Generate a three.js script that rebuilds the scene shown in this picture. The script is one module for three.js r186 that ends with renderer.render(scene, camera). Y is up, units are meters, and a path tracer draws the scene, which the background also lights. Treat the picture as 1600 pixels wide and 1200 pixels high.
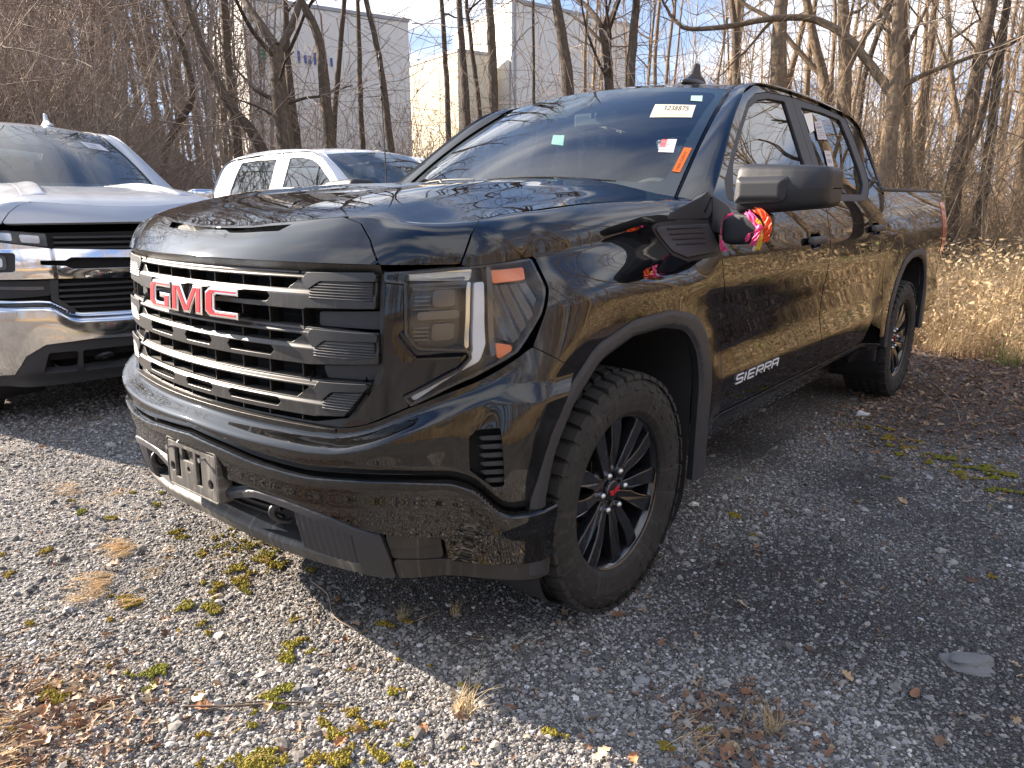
import * as THREE from 'three';
import { mergeGeometries } from 'three/addons/utils/BufferGeometryUtils.js';
import { RoundedBoxGeometry } from 'three/addons/geometries/RoundedBoxGeometry.js';
import { ImprovedNoise } from 'three/addons/math/ImprovedNoise.js';

// ------------------------------------------------------------------ camera, sky, sun, exposure
const scene = new THREE.Scene();
const camera = new THREE.PerspectiveCamera(54.75, 4 / 3, 0.05, 600);
camera.position.set(2.2171, 1.3527, 2.0329);
camera.rotation.order = 'YXZ';
camera.rotation.set(-13.6756 * Math.PI / 180, 39.7766 * Math.PI / 180, -0.186 * Math.PI / 180);
const renderer = new THREE.WebGLRenderer({ antialias: true });
renderer.toneMapping = THREE.LinearToneMapping;
renderer.toneMappingExposure = 4.0;
renderer.shadowMap.enabled = true;

const noise = new ImprovedNoise();
const fbm = (x, y, z, n = 5) => { let a = 0, f = 1, g = 0.5; for (let i = 0; i < n; i++) { a += g * noise.noise(x * f, y * f, z * f); f *= 2.03; g *= 0.5; } return a; };
const clamp = (x, a = 0, b = 1) => Math.min(b, Math.max(a, x));
const sst = (a, b, x) => { const t = clamp((x - a) / (b - a)); return t * t * (3 - 2 * t); };
const lerp = (a, b, t) => a + (b - a) * t;
function rng(seed) { let s = seed >>> 0; return () => { s = (s + 0x6d2b79f5) | 0; let t = Math.imul(s ^ (s >>> 15), 1 | s); t = (t + Math.imul(t ^ (t >>> 7), 61 | t)) ^ t; return ((t ^ (t >>> 14)) >>> 0) / 4294967296; }; }

const SUN = new THREE.Vector3(-0.88, 0.42, 0.25).normalize();
{
  const W = 1024, H = 512, d = new Float32Array(W * H * 4);
  for (let j = 0; j < H; j++) for (let i = 0; i < W; i++) {
    const el = ((j + 0.5) / H - 0.5) * Math.PI, az = ((i + 0.5) / W - 0.5) * 2 * Math.PI;
    const y = Math.sin(el), x = Math.cos(el) * Math.cos(az), z = Math.cos(el) * Math.sin(az);
    const h = Math.max(y, 0);
    let r = lerp(0.40, 0.05, Math.pow(h, 0.5)), g = lerp(0.53, 0.13, Math.pow(h, 0.5)), b = lerp(0.72, 0.34, Math.pow(h, 0.5));
    const c = Math.max(0, x * SUN.x + y * SUN.y + z * SUN.z), glow = 1.6 * Math.pow(c, 40) + 0.7 * Math.pow(c, 10) + 0.2 * Math.pow(c, 3);
    r += glow; g += glow; b += glow;
    if (y > 0) {                                                    // thin wispy cloud on a plane overhead
      const k = 1 / (y + 0.12), px = x * k, pz = z * k;
      const wx = fbm(px * 0.7 + 3, pz * 0.7, 1.3, 3) * 1.2, n = fbm(px * 0.8 + wx + 33.3, pz * 1.9 + wx * 0.6, 4.7, 6);
      const cl = sst(-0.13, 0.36, n) * 0.9 * sst(0.0, 0.12, y);
      const w = 0.9 + 0.6 * Math.pow(c, 4);
      r = lerp(r, w, cl); g = lerp(g, w * 1.0, cl); b = lerp(b, w * 1.03, cl);
    } else { r = g = b = 0.25; }
    const o = (j * W + i) * 4; d[o] = r; d[o + 1] = g; d[o + 2] = b; d[o + 3] = 1;
  }
  const t = new THREE.DataTexture(d, W, H, THREE.RGBAFormat, THREE.FloatType);
  t.mapping = THREE.EquirectangularReflectionMapping; t.magFilter = THREE.LinearFilter; t.needsUpdate = true;
  scene.background = t; scene.environment = t;
}
scene.backgroundIntensity = scene.environmentIntensity = 0.54;
const sun = new THREE.DirectionalLight(0xffeedb, 5.0);
sun.position.copy(SUN).multiplyScalar(40); sun.target.position.set(0, 0, 0);
sun.castShadow = true; sun.shadow.mapSize.set(4096, 4096); sun.shadow.radius = 1;
Object.assign(sun.shadow.camera, { left: -25, right: 25, top: 25, bottom: -25, near: 1, far: 120 });
scene.add(sun, sun.target);

// ------------------------------------------------------------------ naming and tagging
const taken = new Map();
function numbered(n) { const k = taken.get(n) || 0; taken.set(n, k + 1); return k ? n + '_' + String(k).padStart(3, '0') : n; }
function thing(name, label, category, group, kind) {
  const o = new THREE.Group(); o.name = numbered(name); scene.add(o);
  if (label) o.userData.label = label;
  if (category) o.userData.category = category;
  if (group) o.userData.group = group;
  if (kind) o.userData.kind = kind;
  return o;
}
function mesh(name, g, m, parent, label) {
  if (Array.isArray(g)) g = g.length > 1 ? mergeGeometries(g.map(norm)) : norm(g[0]);
  const o = new THREE.Mesh(g, m); o.name = parent ? name : numbered(name); o.castShadow = o.receiveShadow = true;
  (parent || scene).add(o);
  if (label) o.userData.label = label;
  return o;
}
function topMesh(name, g, m, label, category, group, kind) {
  const o = mesh(name, g, m);
  if (label) o.userData.label = label;
  if (category) o.userData.category = category;
  if (group) o.userData.group = group;
  if (kind) o.userData.kind = kind;
  return o;
}
function norm(g) {                       // same attributes everywhere so that pieces merge
  if (!g.index) { const n = g.attributes.position.count, ix = new Uint32Array(n); for (let i = 0; i < n; i++) ix[i] = i; g.setIndex(new THREE.BufferAttribute(ix, 1)); }
  if (!g.attributes.normal) g.computeVertexNormals();
  if (!g.attributes.uv) g.setAttribute('uv', new THREE.BufferAttribute(new Float32Array(g.attributes.position.count * 2), 2));
  for (const k of Object.keys(g.attributes)) if (!['position', 'normal', 'uv'].includes(k)) g.deleteAttribute(k);
  return g;
}
function mirrorX(g) {
  g = norm(g).clone();
  const p = g.attributes.position, n = g.attributes.normal, ix = g.index;
  for (let i = 0; i < p.count; i++) { p.setX(i, -p.getX(i)); n.setX(i, -n.getX(i)); }
  for (let i = 0; i < ix.count; i += 3) { const a = ix.getX(i); ix.setX(i, ix.getX(i + 1)); ix.setX(i + 1, a); }
  return g;
}
const both = (g) => [g, mirrorX(g)];
const at = (g, x, y, z, rx = 0, ry = 0, rz = 0) => { g.applyMatrix4(new THREE.Matrix4().compose(new THREE.Vector3(x, y, z), new THREE.Quaternion().setFromEuler(new THREE.Euler(rx, ry, rz)), new THREE.Vector3(1, 1, 1))); return g; };
const rbox = (w, h, d, r = 0.01, s = 3) => new RoundedBoxGeometry(w, h, d, s, Math.min(r, w / 2.01, h / 2.01, d / 2.01));

// ------------------------------------------------------------------ 2-D outlines and signed distances
function fillet(pts, r, seg = 5) {        // pts: [x, y] or [x, y, r]
  const out = [], n = pts.length;
  for (let i = 0; i < n; i++) {
    const p = pts[i], a = pts[(i + n - 1) % n], b = pts[(i + 1) % n];
    let rr = p[2] ?? r;
    const ax = a[0] - p[0], ay = a[1] - p[1], bx = b[0] - p[0], by = b[1] - p[1], la = Math.hypot(ax, ay), lb = Math.hypot(bx, by);
    if (!(rr > 0) || la < 1e-6 || lb < 1e-6) { out.push([p[0], p[1]]); continue; }
    const c = clamp((ax * bx + ay * by) / la / lb, -1, 1), th = Math.acos(c);
    if (th > 3.1) { out.push([p[0], p[1]]); continue; }
    const t = Math.min(rr / Math.tan(th / 2), la * 0.48, lb * 0.48);
    for (let k = 0; k <= seg; k++) {       // quadratic fillet
      const u = k / seg, w0 = (1 - u) * (1 - u), w1 = 2 * u * (1 - u), w2 = u * u;
      out.push([w0 * (p[0] + ax / la * t) + w1 * p[0] + w2 * (p[0] + bx / lb * t), w0 * (p[1] + ay / la * t) + w1 * p[1] + w2 * (p[1] + by / lb * t)]);
    }
  }
  return out;
}
function poly(pts) {
  const n = pts.length;
  const bb = pts.reduce((b, p) => [Math.min(b[0], p[0]), Math.min(b[1], p[1]), Math.max(b[2], p[0]), Math.max(b[3], p[1])], [1e9, 1e9, -1e9, -1e9]);
  const f = (x, y) => {
    let d = 1e9, s = 1;
    for (let i = 0, j = n - 1; i < n; j = i++) {
      const a = pts[i], b = pts[j], ex = b[0] - a[0], ey = b[1] - a[1], wx = x - a[0], wy = y - a[1];
      const t = clamp((wx * ex + wy * ey) / (ex * ex + ey * ey || 1e-12)), qx = wx - ex * t, qy = wy - ey * t;
      d = Math.min(d, qx * qx + qy * qy);
      const c1 = y >= a[1], c2 = y < b[1], c3 = ex * wy > ey * wx;
      if ((c1 && c2 && c3) || (!c1 && !c2 && !c3)) s = -s;
    }
    return s * Math.sqrt(d);
  };
  f.bb = bb; return f;
}
const U = (...f) => { const g = (x, y) => Math.min(...f.map((q) => q(x, y))); g.bb = f[0].bb; return g; };
const I = (...f) => { const g = (x, y) => Math.max(...f.map((q) => q(x, y))); g.bb = f.find((q) => q.bb)?.bb; return g; };
const D = (a, ...f) => { const g = (x, y) => { let d = a(x, y); for (const q of f) d = Math.max(d, -q(x, y)); return d; }; g.bb = a.bb; return g; };
const inset = (f, e) => { const g = (x, y) => f(x, y) + e; g.bb = f.bb; return g; };

// ------------------------------------------------------------------ trimmed surface patches
const cross = (a, b) => [a[1] * b[2] - a[2] * b[1], a[2] * b[0] - a[0] * b[2], a[0] * b[1] - a[1] * b[0]];
const sub = (a, b) => [a[0] - b[0], a[1] - b[1], a[2] - b[2]];
const add = (a, b, k = 1) => [a[0] + b[0] * k, a[1] + b[1] * k, a[2] + b[2] * k];
const unit = (a) => { const l = Math.hypot(a[0], a[1], a[2]) || 1; return [a[0] / l, a[1] / l, a[2] / l]; };
function normalAt(P, u, v, h = 1e-3) { return unit(cross(sub(P(u + h, v), P(u - h, v)), sub(P(u, v + h), P(u, v - h)))); }

// P(u,v) -> [x,y,z]; sdf(u,v) < 0 is kept; edges get a small rounding and a flange of the given depth
function patch(P, { sdf = null, box = null, step = 0.02, stepV = 0, flange = 0.015, edge = 0.0015, flip = false, domainEdge = true, N = null } = {}) {
  const b = box || sdf.bb, pad = sdf && !box ? 0.004 : 0;
  const u0 = b[0] - pad, v0 = b[1] - pad, nu = Math.max(2, Math.ceil((b[2] + pad - u0) / step)), nv = Math.max(2, Math.ceil((b[3] + pad - v0) / (stepV || step)));
  const du = (b[2] + pad - u0) / nu, dv = (b[3] + pad - v0) / nv;
  const pos = [], nor = [], uv = [], idx = [], uvs = [];
  const nrm = N || ((u, v) => normalAt(P, u, v, Math.min(1e-3, du / 4)));
  const vert = (u, v) => { const p = P(u, v), n = nrm(u, v); pos.push(p[0], p[1], p[2]); const k = flip ? -1 : 1; nor.push(n[0] * k, n[1] * k, n[2] * k); uv.push(u, v); uvs.push([u, v]); return uvs.length - 1; };
  const W = nu + 1, d = new Float64Array(W * (nv + 1)), id = new Int32Array(W * (nv + 1)).fill(-1), cut = new Map();
  for (let j = 0; j <= nv; j++) for (let i = 0; i <= nu; i++) { let q = sdf ? sdf(u0 + i * du, v0 + j * dv) : -1; if (Math.abs(q) < 1e-7) q = -1e-7; d[j * W + i] = q; }
  const vid = (k) => id[k] >= 0 ? id[k] : (id[k] = vert(u0 + (k % W) * du, v0 + Math.floor(k / W) * dv));
  const edgeV = (a, c) => {                // point where the outline crosses the grid edge a-c
    const key = a < c ? a * 1e6 + c : c * 1e6 + a; if (cut.has(key)) return cut.get(key);
    const au = u0 + (a % W) * du, av = v0 + Math.floor(a / W) * dv, cu = u0 + (c % W) * du, cv = v0 + Math.floor(c / W) * dv;
    let lo = 0, hi = 1, da = d[a]; const sa = da < 0;
    let t = da / (da - d[c]);
    for (let k = 0; k < 6; k++) { const q = sdf(lerp(au, cu, t), lerp(av, cv, t)); if ((q < 0) === sa) lo = t; else hi = t; t = (lo + hi) / 2; }
    const r = vert(lerp(au, cu, t), lerp(av, cv, t)); cut.set(key, r); return r;
  };
  const rim = [];
  const tri = (a, b2, c) => {
    const k = [a, b2, c], s = k.map((q) => d[q] < 0), n = s[0] + s[1] + s[2];
    if (!n) return;
    if (n === 3) { idx.push(vid(a), vid(b2), vid(c)); return; }
    if (n === 1) { const i = s.indexOf(true), p = k[i], q = k[(i + 1) % 3], r = k[(i + 2) % 3], e1 = edgeV(p, q), e2 = edgeV(p, r); idx.push(vid(p), e1, e2); rim.push([e1, e2]); }
    else { const i = s.indexOf(false), p = k[i], q = k[(i + 1) % 3], r = k[(i + 2) % 3], e1 = edgeV(p, q), e2 = edgeV(p, r); idx.push(e1, vid(q), vid(r), e1, vid(r), e2); rim.push([e2, e1]); }
  };
  for (let j = 0; j < nv; j++) for (let i = 0; i < nu; i++) {
    const a = j * W + i, b2 = a + 1, c = a + W + 1, e = a + W;
    if ((i + j) & 1) { tri(a, b2, c); tri(a, c, e); } else { tri(a, b2, e); tri(b2, c, e); }
  }
  if (domainEdge) {
    const de = (a, c) => { if (d[a] < 0 && d[c] < 0) rim.push([vid(a), vid(c)]); };
    for (let i = 0; i < nu; i++) { de(i, i + 1); de(nv * W + i + 1, nv * W + i); }
    for (let j = 0; j < nv; j++) { de(j * W + nu, (j + 1) * W + nu); de((j + 1) * W, j * W); }
  }
  if (flange > 0) {
    const outd = new Map(), g3 = (A, i) => [A[3 * i], A[3 * i + 1], A[3 * i + 2]];
    for (const [a, c] of rim) {             // inside is on the left of a->c, so outward is e x n (before flip)
      const n = g3(nor, a), o = unit(cross(unit(sub(g3(pos, c), g3(pos, a))), n)), k = flip ? -1 : 1;
      for (const q of [a, c]) { const w = outd.get(q) || [0, 0, 0]; outd.set(q, add(w, o, k)); }
    }
    const row = new Map();
    const push = (p, n, q) => { pos.push(...p); nor.push(...n); uv.push(uv[2 * q], uv[2 * q + 1]); return pos.length / 3 - 1; };
    for (const [q, w] of outd) {
      const o = unit(w), p = g3(pos, q), n = g3(nor, q), p1 = add(add(p, o, edge), n, -edge), p2 = add(add(p, o, edge), n, -flange);
      row.set(q, [push(p1, o, q), push(p2, o, q)]);
    }
    for (const [a, c] of rim) {
      const A = row.get(a), C = row.get(c);
      idx.push(a, A[0], C[0], a, C[0], c, A[0], A[1], C[1], A[0], C[1], C[0]);
    }
  }
  if (flip) for (let i = 0; i < idx.length; i += 3) { const t = idx[i]; idx[i] = idx[i + 1]; idx[i + 1] = t; }
  const g = new THREE.BufferGeometry();
  g.setAttribute('position', new THREE.Float32BufferAttribute(pos, 3));
  g.setAttribute('normal', new THREE.Float32BufferAttribute(nor, 3));
  g.setAttribute('uv', new THREE.Float32BufferAttribute(uv, 2));
  g.setIndex(idx);
  return g;
}

// tapered tube along points [x,y,z,r]
function tube(pts, { sides = 6, cap = true, smooth = 0, flat = 1 } = {}) {
  if (smooth) {
    const c = new THREE.CatmullRomCurve3(pts.map((p) => new THREE.Vector3(p[0], p[1], p[2])), false, 'centripetal'), n = (pts.length - 1) * smooth, q = [];
    for (let i = 0; i <= n; i++) { const t = i / n, v = c.getPoint(t), f = t * (pts.length - 1), k = Math.min(pts.length - 2, Math.floor(f)); q.push([v.x, v.y, v.z, lerp(pts[k][3], pts[k + 1][3], f - k)]); }
    pts = q;
  }
  const n = pts.length, pos = [], nor = [], uv = [], idx = [];
  let T = unit(sub(pts[1], pts[0])), A = unit(cross(T, Math.abs(T[1]) < 0.9 ? [0, 1, 0] : [1, 0, 0])), len = 0;
  for (let i = 0; i < n; i++) {
    T = unit(sub(pts[Math.min(n - 1, i + 1)], pts[Math.max(0, i - 1)]));
    A = unit(add(A, T, -(A[0] * T[0] + A[1] * T[1] + A[2] * T[2]))); const B = cross(T, A);
    if (i) len += Math.hypot(...sub(pts[i], pts[i - 1]));
    for (let k = 0; k <= sides; k++) {
      const a = k / sides * 2 * Math.PI, c = Math.cos(a), s = Math.sin(a) * flat, v = [A[0] * c + B[0] * s, A[1] * c + B[1] * s, A[2] * c + B[2] * s];
      pos.push(pts[i][0] + v[0] * pts[i][3], pts[i][1] + v[1] * pts[i][3], pts[i][2] + v[2] * pts[i][3]); nor.push(...unit(v)); uv.push(k / sides, len);
    }
  }
  const w = sides + 1;
  for (let i = 0; i < n - 1; i++) for (let k = 0; k < sides; k++) { const a = i * w + k; idx.push(a, a + 1, a + w + 1, a, a + w + 1, a + w); }
  if (cap) for (const [i, sg] of [[0, -1], [n - 1, 1]]) {
    const c = pos.length / 3; T = unit(sub(pts[Math.min(n - 1, i + 1)], pts[Math.max(0, i - 1)]));
    pos.push(pts[i][0], pts[i][1], pts[i][2]); nor.push(T[0] * sg, T[1] * sg, T[2] * sg); uv.push(0.5, len);
    for (let k = 0; k < sides; k++) sg > 0 ? idx.push(c, i * w + k, i * w + k + 1) : idx.push(c, i * w + k + 1, i * w + k);
  }
  const g = new THREE.BufferGeometry();
  g.setAttribute('position', new THREE.Float32BufferAttribute(pos, 3)); g.setAttribute('normal', new THREE.Float32BufferAttribute(nor, 3));
  g.setAttribute('uv', new THREE.Float32BufferAttribute(uv, 2)); g.setIndex(idx); return g;
}
// extrude an outline [x,y] by depth with a small bevel, centred on z = 0..depth
function slab(pts, depth, bevel = 0.004, holes = [], seg = 2) {
  const s = new THREE.Shape(pts.map((p) => new THREE.Vector2(p[0], p[1])));
  for (const h of holes) s.holes.push(new THREE.Path(h.map((p) => new THREE.Vector2(p[0], p[1]))));
  const g = new THREE.ExtrudeGeometry(s, { depth: Math.max(1e-4, depth - 2 * bevel), bevelEnabled: bevel > 0, bevelThickness: bevel, bevelSize: bevel, bevelOffset: -bevel, bevelSegments: seg, curveSegments: 8 });
  g.translate(0, 0, bevel); return g;
}
function spline(tab) {                     // monotone-ish cubic through [x, y] pairs
  const n = tab.length, m = [];
  for (let i = 0; i < n; i++) {
    const s0 = i ? (tab[i][1] - tab[i - 1][1]) / (tab[i][0] - tab[i - 1][0]) : null, s1 = i < n - 1 ? (tab[i + 1][1] - tab[i][1]) / (tab[i + 1][0] - tab[i][0]) : null;
    m.push(s0 === null ? s1 : s1 === null ? s0 : s0 * s1 <= 0 ? 0 : 2 * s0 * s1 / (s0 + s1));
  }
  return (x) => {
    if (x <= tab[0][0]) return tab[0][1] + m[0] * (x - tab[0][0]);
    if (x >= tab[n - 1][0]) return tab[n - 1][1] + m[n - 1] * (x - tab[n - 1][0]);
    let i = 0; while (tab[i + 1][0] < x) i++;
    const h = tab[i + 1][0] - tab[i][0], t = (x - tab[i][0]) / h, t2 = t * t, t3 = t2 * t;
    return (2 * t3 - 3 * t2 + 1) * tab[i][1] + (t3 - 2 * t2 + t) * h * m[i] + (-2 * t3 + 3 * t2) * tab[i + 1][1] + (t3 - t2) * h * m[i + 1];
  };
}
// ------------------------------------------------------------------ the body surface of the trucks (x to the driver's left, z forward, front axle at z = 0)
const PLAN = (() => {                      // plan outline, front centre round the corner to the side
  const ctrl = [[-0.4, -0.034], [-0.2, -0.0085], [0, 0], [0.2, -0.0085], [0.4, -0.034], [0.6, -0.077], [0.73, -0.125], [0.82, -0.20], [0.885, -0.30], [0.935, -0.41], [0.968, -0.53], [0.988, -0.68], [0.998, -0.86], [1.0, -1.05], [1.0, -1.3]];
  const c = new THREE.CatmullRomCurve3(ctrl.map((p) => new THREE.Vector3(p[0], 0, p[1])), false, 'centripetal'), N = 3000, tab = [];
  let s = 0, last = null, started = false;
  for (let i = 0; i <= N; i++) {
    const p = c.getPoint(i / N); if (p.x < 0) { last = p; continue; }
    if (!started) { started = true; last = new THREE.Vector3(0, 0, 0); tab.push([0, 0, 0]); }
    s += p.distanceTo(last); last = p; tab.push([s, p.x, p.z]);
    if (p.z < -1.1) break;
  }
  return tab;
})();
const SEND = PLAN[PLAN.length - 1][0], ZEND = PLAN[PLAN.length - 1][2], Z0 = 0.90;
function planAt(s) {
  if (s < 0) { const q = planAt(-s); return [-q[0], q[1]]; }
  if (s >= SEND) return [1.0, ZEND - (s - SEND)];
  let lo = 0, hi = PLAN.length - 1; while (hi - lo > 1) { const m = (lo + hi) >> 1; if (PLAN[m][0] <= s) lo = m; else hi = m; }
  const a = PLAN[lo], b = PLAN[hi], t = (s - a[0]) / (b[0] - a[0] || 1); return [lerp(a[1], b[1], t), lerp(a[2], b[2], t)];
}
const sOfX = (x) => { let lo = 0, hi = 1.2; for (let k = 0; k < 40; k++) { const m = (lo + hi) / 2; if (planAt(m)[0] < x) lo = m; else hi = m; } return lo; };
const sOfZ = (z) => { if (z - Z0 <= ZEND) return SEND + (ZEND - (z - Z0)); let lo = 0, hi = SEND; for (let k = 0; k < 40; k++) { const m = (lo + hi) / 2; if (planAt(m)[1] > z - Z0) lo = m; else hi = m; } return lo; };
const zOfS = (s) => planAt(s)[1] + Z0;
const frontZ = spline([[0.2, 0.85], [0.3, 0.89], [0.4, 0.925], [0.5, 0.942], [0.6, 0.945], [0.7, 0.94], [0.8, 0.927], [0.95, 0.915], [1.1, 0.902], [1.2, 0.885], [1.3, 0.86], [1.4, 0.83]]);
const sideX = spline([[0.3, -0.11], [0.42, -0.05], [0.5, -0.022], [0.58, -0.006], [0.64, -0.001], [0.70, -0.010], [0.78, -0.020], [0.87, -0.016], [0.97, -0.002], [1.06, 0.009], [1.14, 0.009], [1.22, -0.003], [1.30, -0.022], [1.37, -0.044], [1.44, -0.070], [1.6, -0.136], [1.75, -0.197], [1.86, -0.242], [1.95, -0.28]]);
const ARCH = { f: [-0.015, 0.43, 0.565], r: [-3.745, 0.43, 0.575] };
const archR = (z, y, c) => Math.pow(Math.pow(Math.abs(z - c[0]), 2.4) + Math.pow(Math.abs(y - c[1]), 2.4), 1 / 2.4);
function BODY(s, y) {
  const sg = s < 0 ? -1 : 1, a = Math.abs(s), [cx, cz] = planAt(a);
  const wf = 1 - sst(0.62, 1.35, a), z = cz + Z0;
  let x = cx, zz = z + (frontZ(y) - Z0) * wf;
  x += sideX(y) * (1 - wf);
  if (a > 0.8) {
    
    const bf = sst(0.80, 0.57, archR(z, y, ARCH.f)), br = sst(0.82, 0.58, archR(z, y, ARCH.r));
    x = lerp(x, Math.max(x, 1.018), bf * sst(0.9, 1.15, a)); x = lerp(x, Math.max(x, 1.02), br);
  }
  if (z > -0.78 && a > 0.95) x -= 0.058 * sst(1.07, 1.25, y) * sst(-0.68, -0.40, z) * sst(0.98, 1.25, a);
  if (y < 0.6) x -= 0.05 * sst(0.6, 0.25, y) * wf * sst(0.5, 1.0, a);
  return [sg * x, y, zz];
}
const bodyN = (s, y) => normalAt(BODY, s, y, 2e-3);
const OFF = (f) => (s, y) => { const p = BODY(s, y), n = bodyN(s, y), k = typeof f === 'function' ? f(s, y) : f; return add(p, n, k); };
const zp = (pts) => pts.map((p) => [sOfZ(p[0]), p[1], p[2]]);   // outlines written as [z, y] along the side
const xp = (pts) => pts.map((p) => [sOfX(p[0]), p[1], p[2]]);   // outlines written as [x, y] across the front

// hood and fender tops
const hoodC = spline([[-0.7, 1.447], [-0.4, 1.438], [0, 1.425], [0.27, 1.405], [0.48, 1.384], [0.66, 1.347], [0.79, 1.294], [0.9, 1.24]]);
const hoodDrop = spline([[0, 0.006], [0.15, 0.006], [0.28, 0.002], [0.42, 0.002], [0.52, 0.004], [0.6, 0.012], [0.68, 0.032], [0.78, 0.060], [0.88, 0.078], [1.0, 0.10]]);
function HOOD(x, z) {
  const ax = Math.abs(x), dome = 0.012 * sst(0.30, 0.36, ax - 0.05 * z) * sst(0.62, 0.3, z) * sst(0.62, 0.48, ax);
  return hoodC(z) - hoodDrop(ax) * lerp(1, 0.82, sst(0.55, 0.8, z)) + dome;
}
const lipZ = spline([[-1.2, 1.315], [-0.55, 1.300], [-0.27, 1.273], [0.09, 1.226], [0.32, 1.207], [0.5, 1.201], [0.9, 1.201]]);
const lipY = (s) => Math.abs(s) < 0.9 ? 1.201 : lipZ(zOfS(Math.abs(s)));
const lipIn = (s) => lerp(0.098, 0.085, sst(0.6, 1.0, Math.abs(s)));
function RIM(s, a) {                       // a: 0 at the lip .. 1 at the top surface, beyond 1 along the hood
  const y0 = lipY(s), p = BODY(s, y0), t = normalAt(BODY, s, y0, 2e-3), il = unit([-t[0], 0, -t[2]]), r = lipIn(s);
  const q = (d) => [p[0] + il[0] * d, p[2] + il[2] * d], c = q(r), top = HOOD(c[0], c[1]);
  if (a > 1) { const k = q(r + (a - 1) * r * 1.57); return [k[0], HOOD(k[0], k[1]), k[1]]; }
  const th = a * Math.PI / 2, m = 0.9 * (1 - sst(0.66, 0.86, Math.abs(s)));
  const ci = lerp(1 - Math.cos(th), a, m), cu = lerp(Math.sin(th), a, m), e = 0.005 * Math.sin(Math.PI * a) * m, k = q(r * ci - e);
  return [k[0], lerp(y0, top, cu) + e, k[1]];
}
const rimEnd = (s) => RIM(s, 1);
const FEND = (s, v) => v <= 0 ? BODY(s, lipY(s) + v) : RIM(s, v / 0.13);   // side of the fender carried over its crown
const fp = (pts) => { const out = []; for (let i = 0; i < pts.length; i++) { const a = pts[i], b = pts[(i + 1) % pts.length]; for (let k = 0; k < 4; k++) { const s = lerp(a[0], b[0], k / 4), y = lerp(a[1], b[1], k / 4); out.push([s, y - lipY(s)]); } } return out; };

// cab: windshield, roof, rear window
function WIND(u, t) {                      // u -1..1 across, t 0 base .. 1 header
  const hw = lerp(0.81, 0.665, t), x = u * hw;
  const z = lerp(-0.42, -1.33, t) - lerp(0.25, 0.08, t) * u * u, y = lerp(1.425, 1.905, t) + 0.03 * Math.sin(Math.PI * t) - lerp(0.034, 0.045, t) * u * u;
  return [x, y, z];
}
const roofY = spline([[-3.08, 1.875], [-2.9, 1.925], [-2.6, 1.957], [-2.2, 1.970], [-1.8, 1.962], [-1.5, 1.938], [-1.33, 1.905]]);
function ROOF(u, z) { const hw = 0.665, zz = z - 0.08 * u * u * sst(-2.2, -1.33, z); return [u * hw, roofY(z) - 0.045 * u * u, zz]; }
// the line where the doors meet the cab frame, from the foot of the windscreen pillar over the roof to the rear
const FRAME = [[-0.60, 1.315], [-0.68, 1.385], [-0.85, 1.51], [-1.09, 1.69], [-1.30, 1.822], [-1.47, 1.878], [-1.75, 1.894], [-2.2, 1.890], [-2.6, 1.871], [-2.86, 1.850]];
// ------------------------------------------------------------------ materials
const rgb = (r, g, b) => new THREE.Color().setRGB(r, g, b);
function tex(w, h, f, { srgb = false, rep = null } = {}) {            // f(u, v) -> [r, g, b] 0..1
  const d = new Uint8Array(w * h * 4);
  for (let j = 0; j < h; j++) for (let i = 0; i < w; i++) { const c = f(i / w, j / h), o = (j * w + i) * 4; for (let k = 0; k < 3; k++) d[o + k] = 255 * clamp(Array.isArray(c) ? c[k] : c); d[o + 3] = 255; }
  const t = new THREE.DataTexture(d, w, h); t.wrapS = t.wrapT = THREE.RepeatWrapping; t.magFilter = THREE.LinearFilter; t.minFilter = THREE.LinearMipmapLinearFilter; t.needsUpdate = true;
  if (srgb) t.colorSpace = THREE.SRGBColorSpace; if (rep) t.repeat.set(...rep); return t;
}
// noise that tiles on the unit square
const tile = (u, v, f, z, n = 4) => { let a = 0, g = 0.5; for (let k = 0; k < n; k++) { const F = f << k; const x = u * F, y = v * F, q = (x1, y1) => noise.noise(x1, y1, z + k * 7.3), bx = u, by = v; a += g * (q(x, y) * (1 - bx) * (1 - by) + q(x - F, y) * bx * (1 - by) + q(x, y - F) * (1 - bx) * by + q(x - F, y - F) * bx * by) * 1.4; g *= 0.5; } return a; };
const dustT = tex(512, 512, (u, v) => { const a = 0.5 + 0.5 * tile(u, v, 4, 1.7, 6), b = 0.5 + 0.9 * tile(u * 1, v, 32, 9.2, 3); return clamp(0.12 + 0.5 * a * a + 0.22 * b * b); });
const std = (o) => new THREE.MeshStandardMaterial(o), phys = (o) => new THREE.MeshPhysicalMaterial(o);
const grainT = tex(256, 256, (u, v) => 0.5 + 0.8 * tile(u, v, 64, 3.1, 2));
const rep = (t, x, y) => { const c = t.clone(); c.repeat.set(x, y ?? x); c.needsUpdate = true; return c; };
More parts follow.
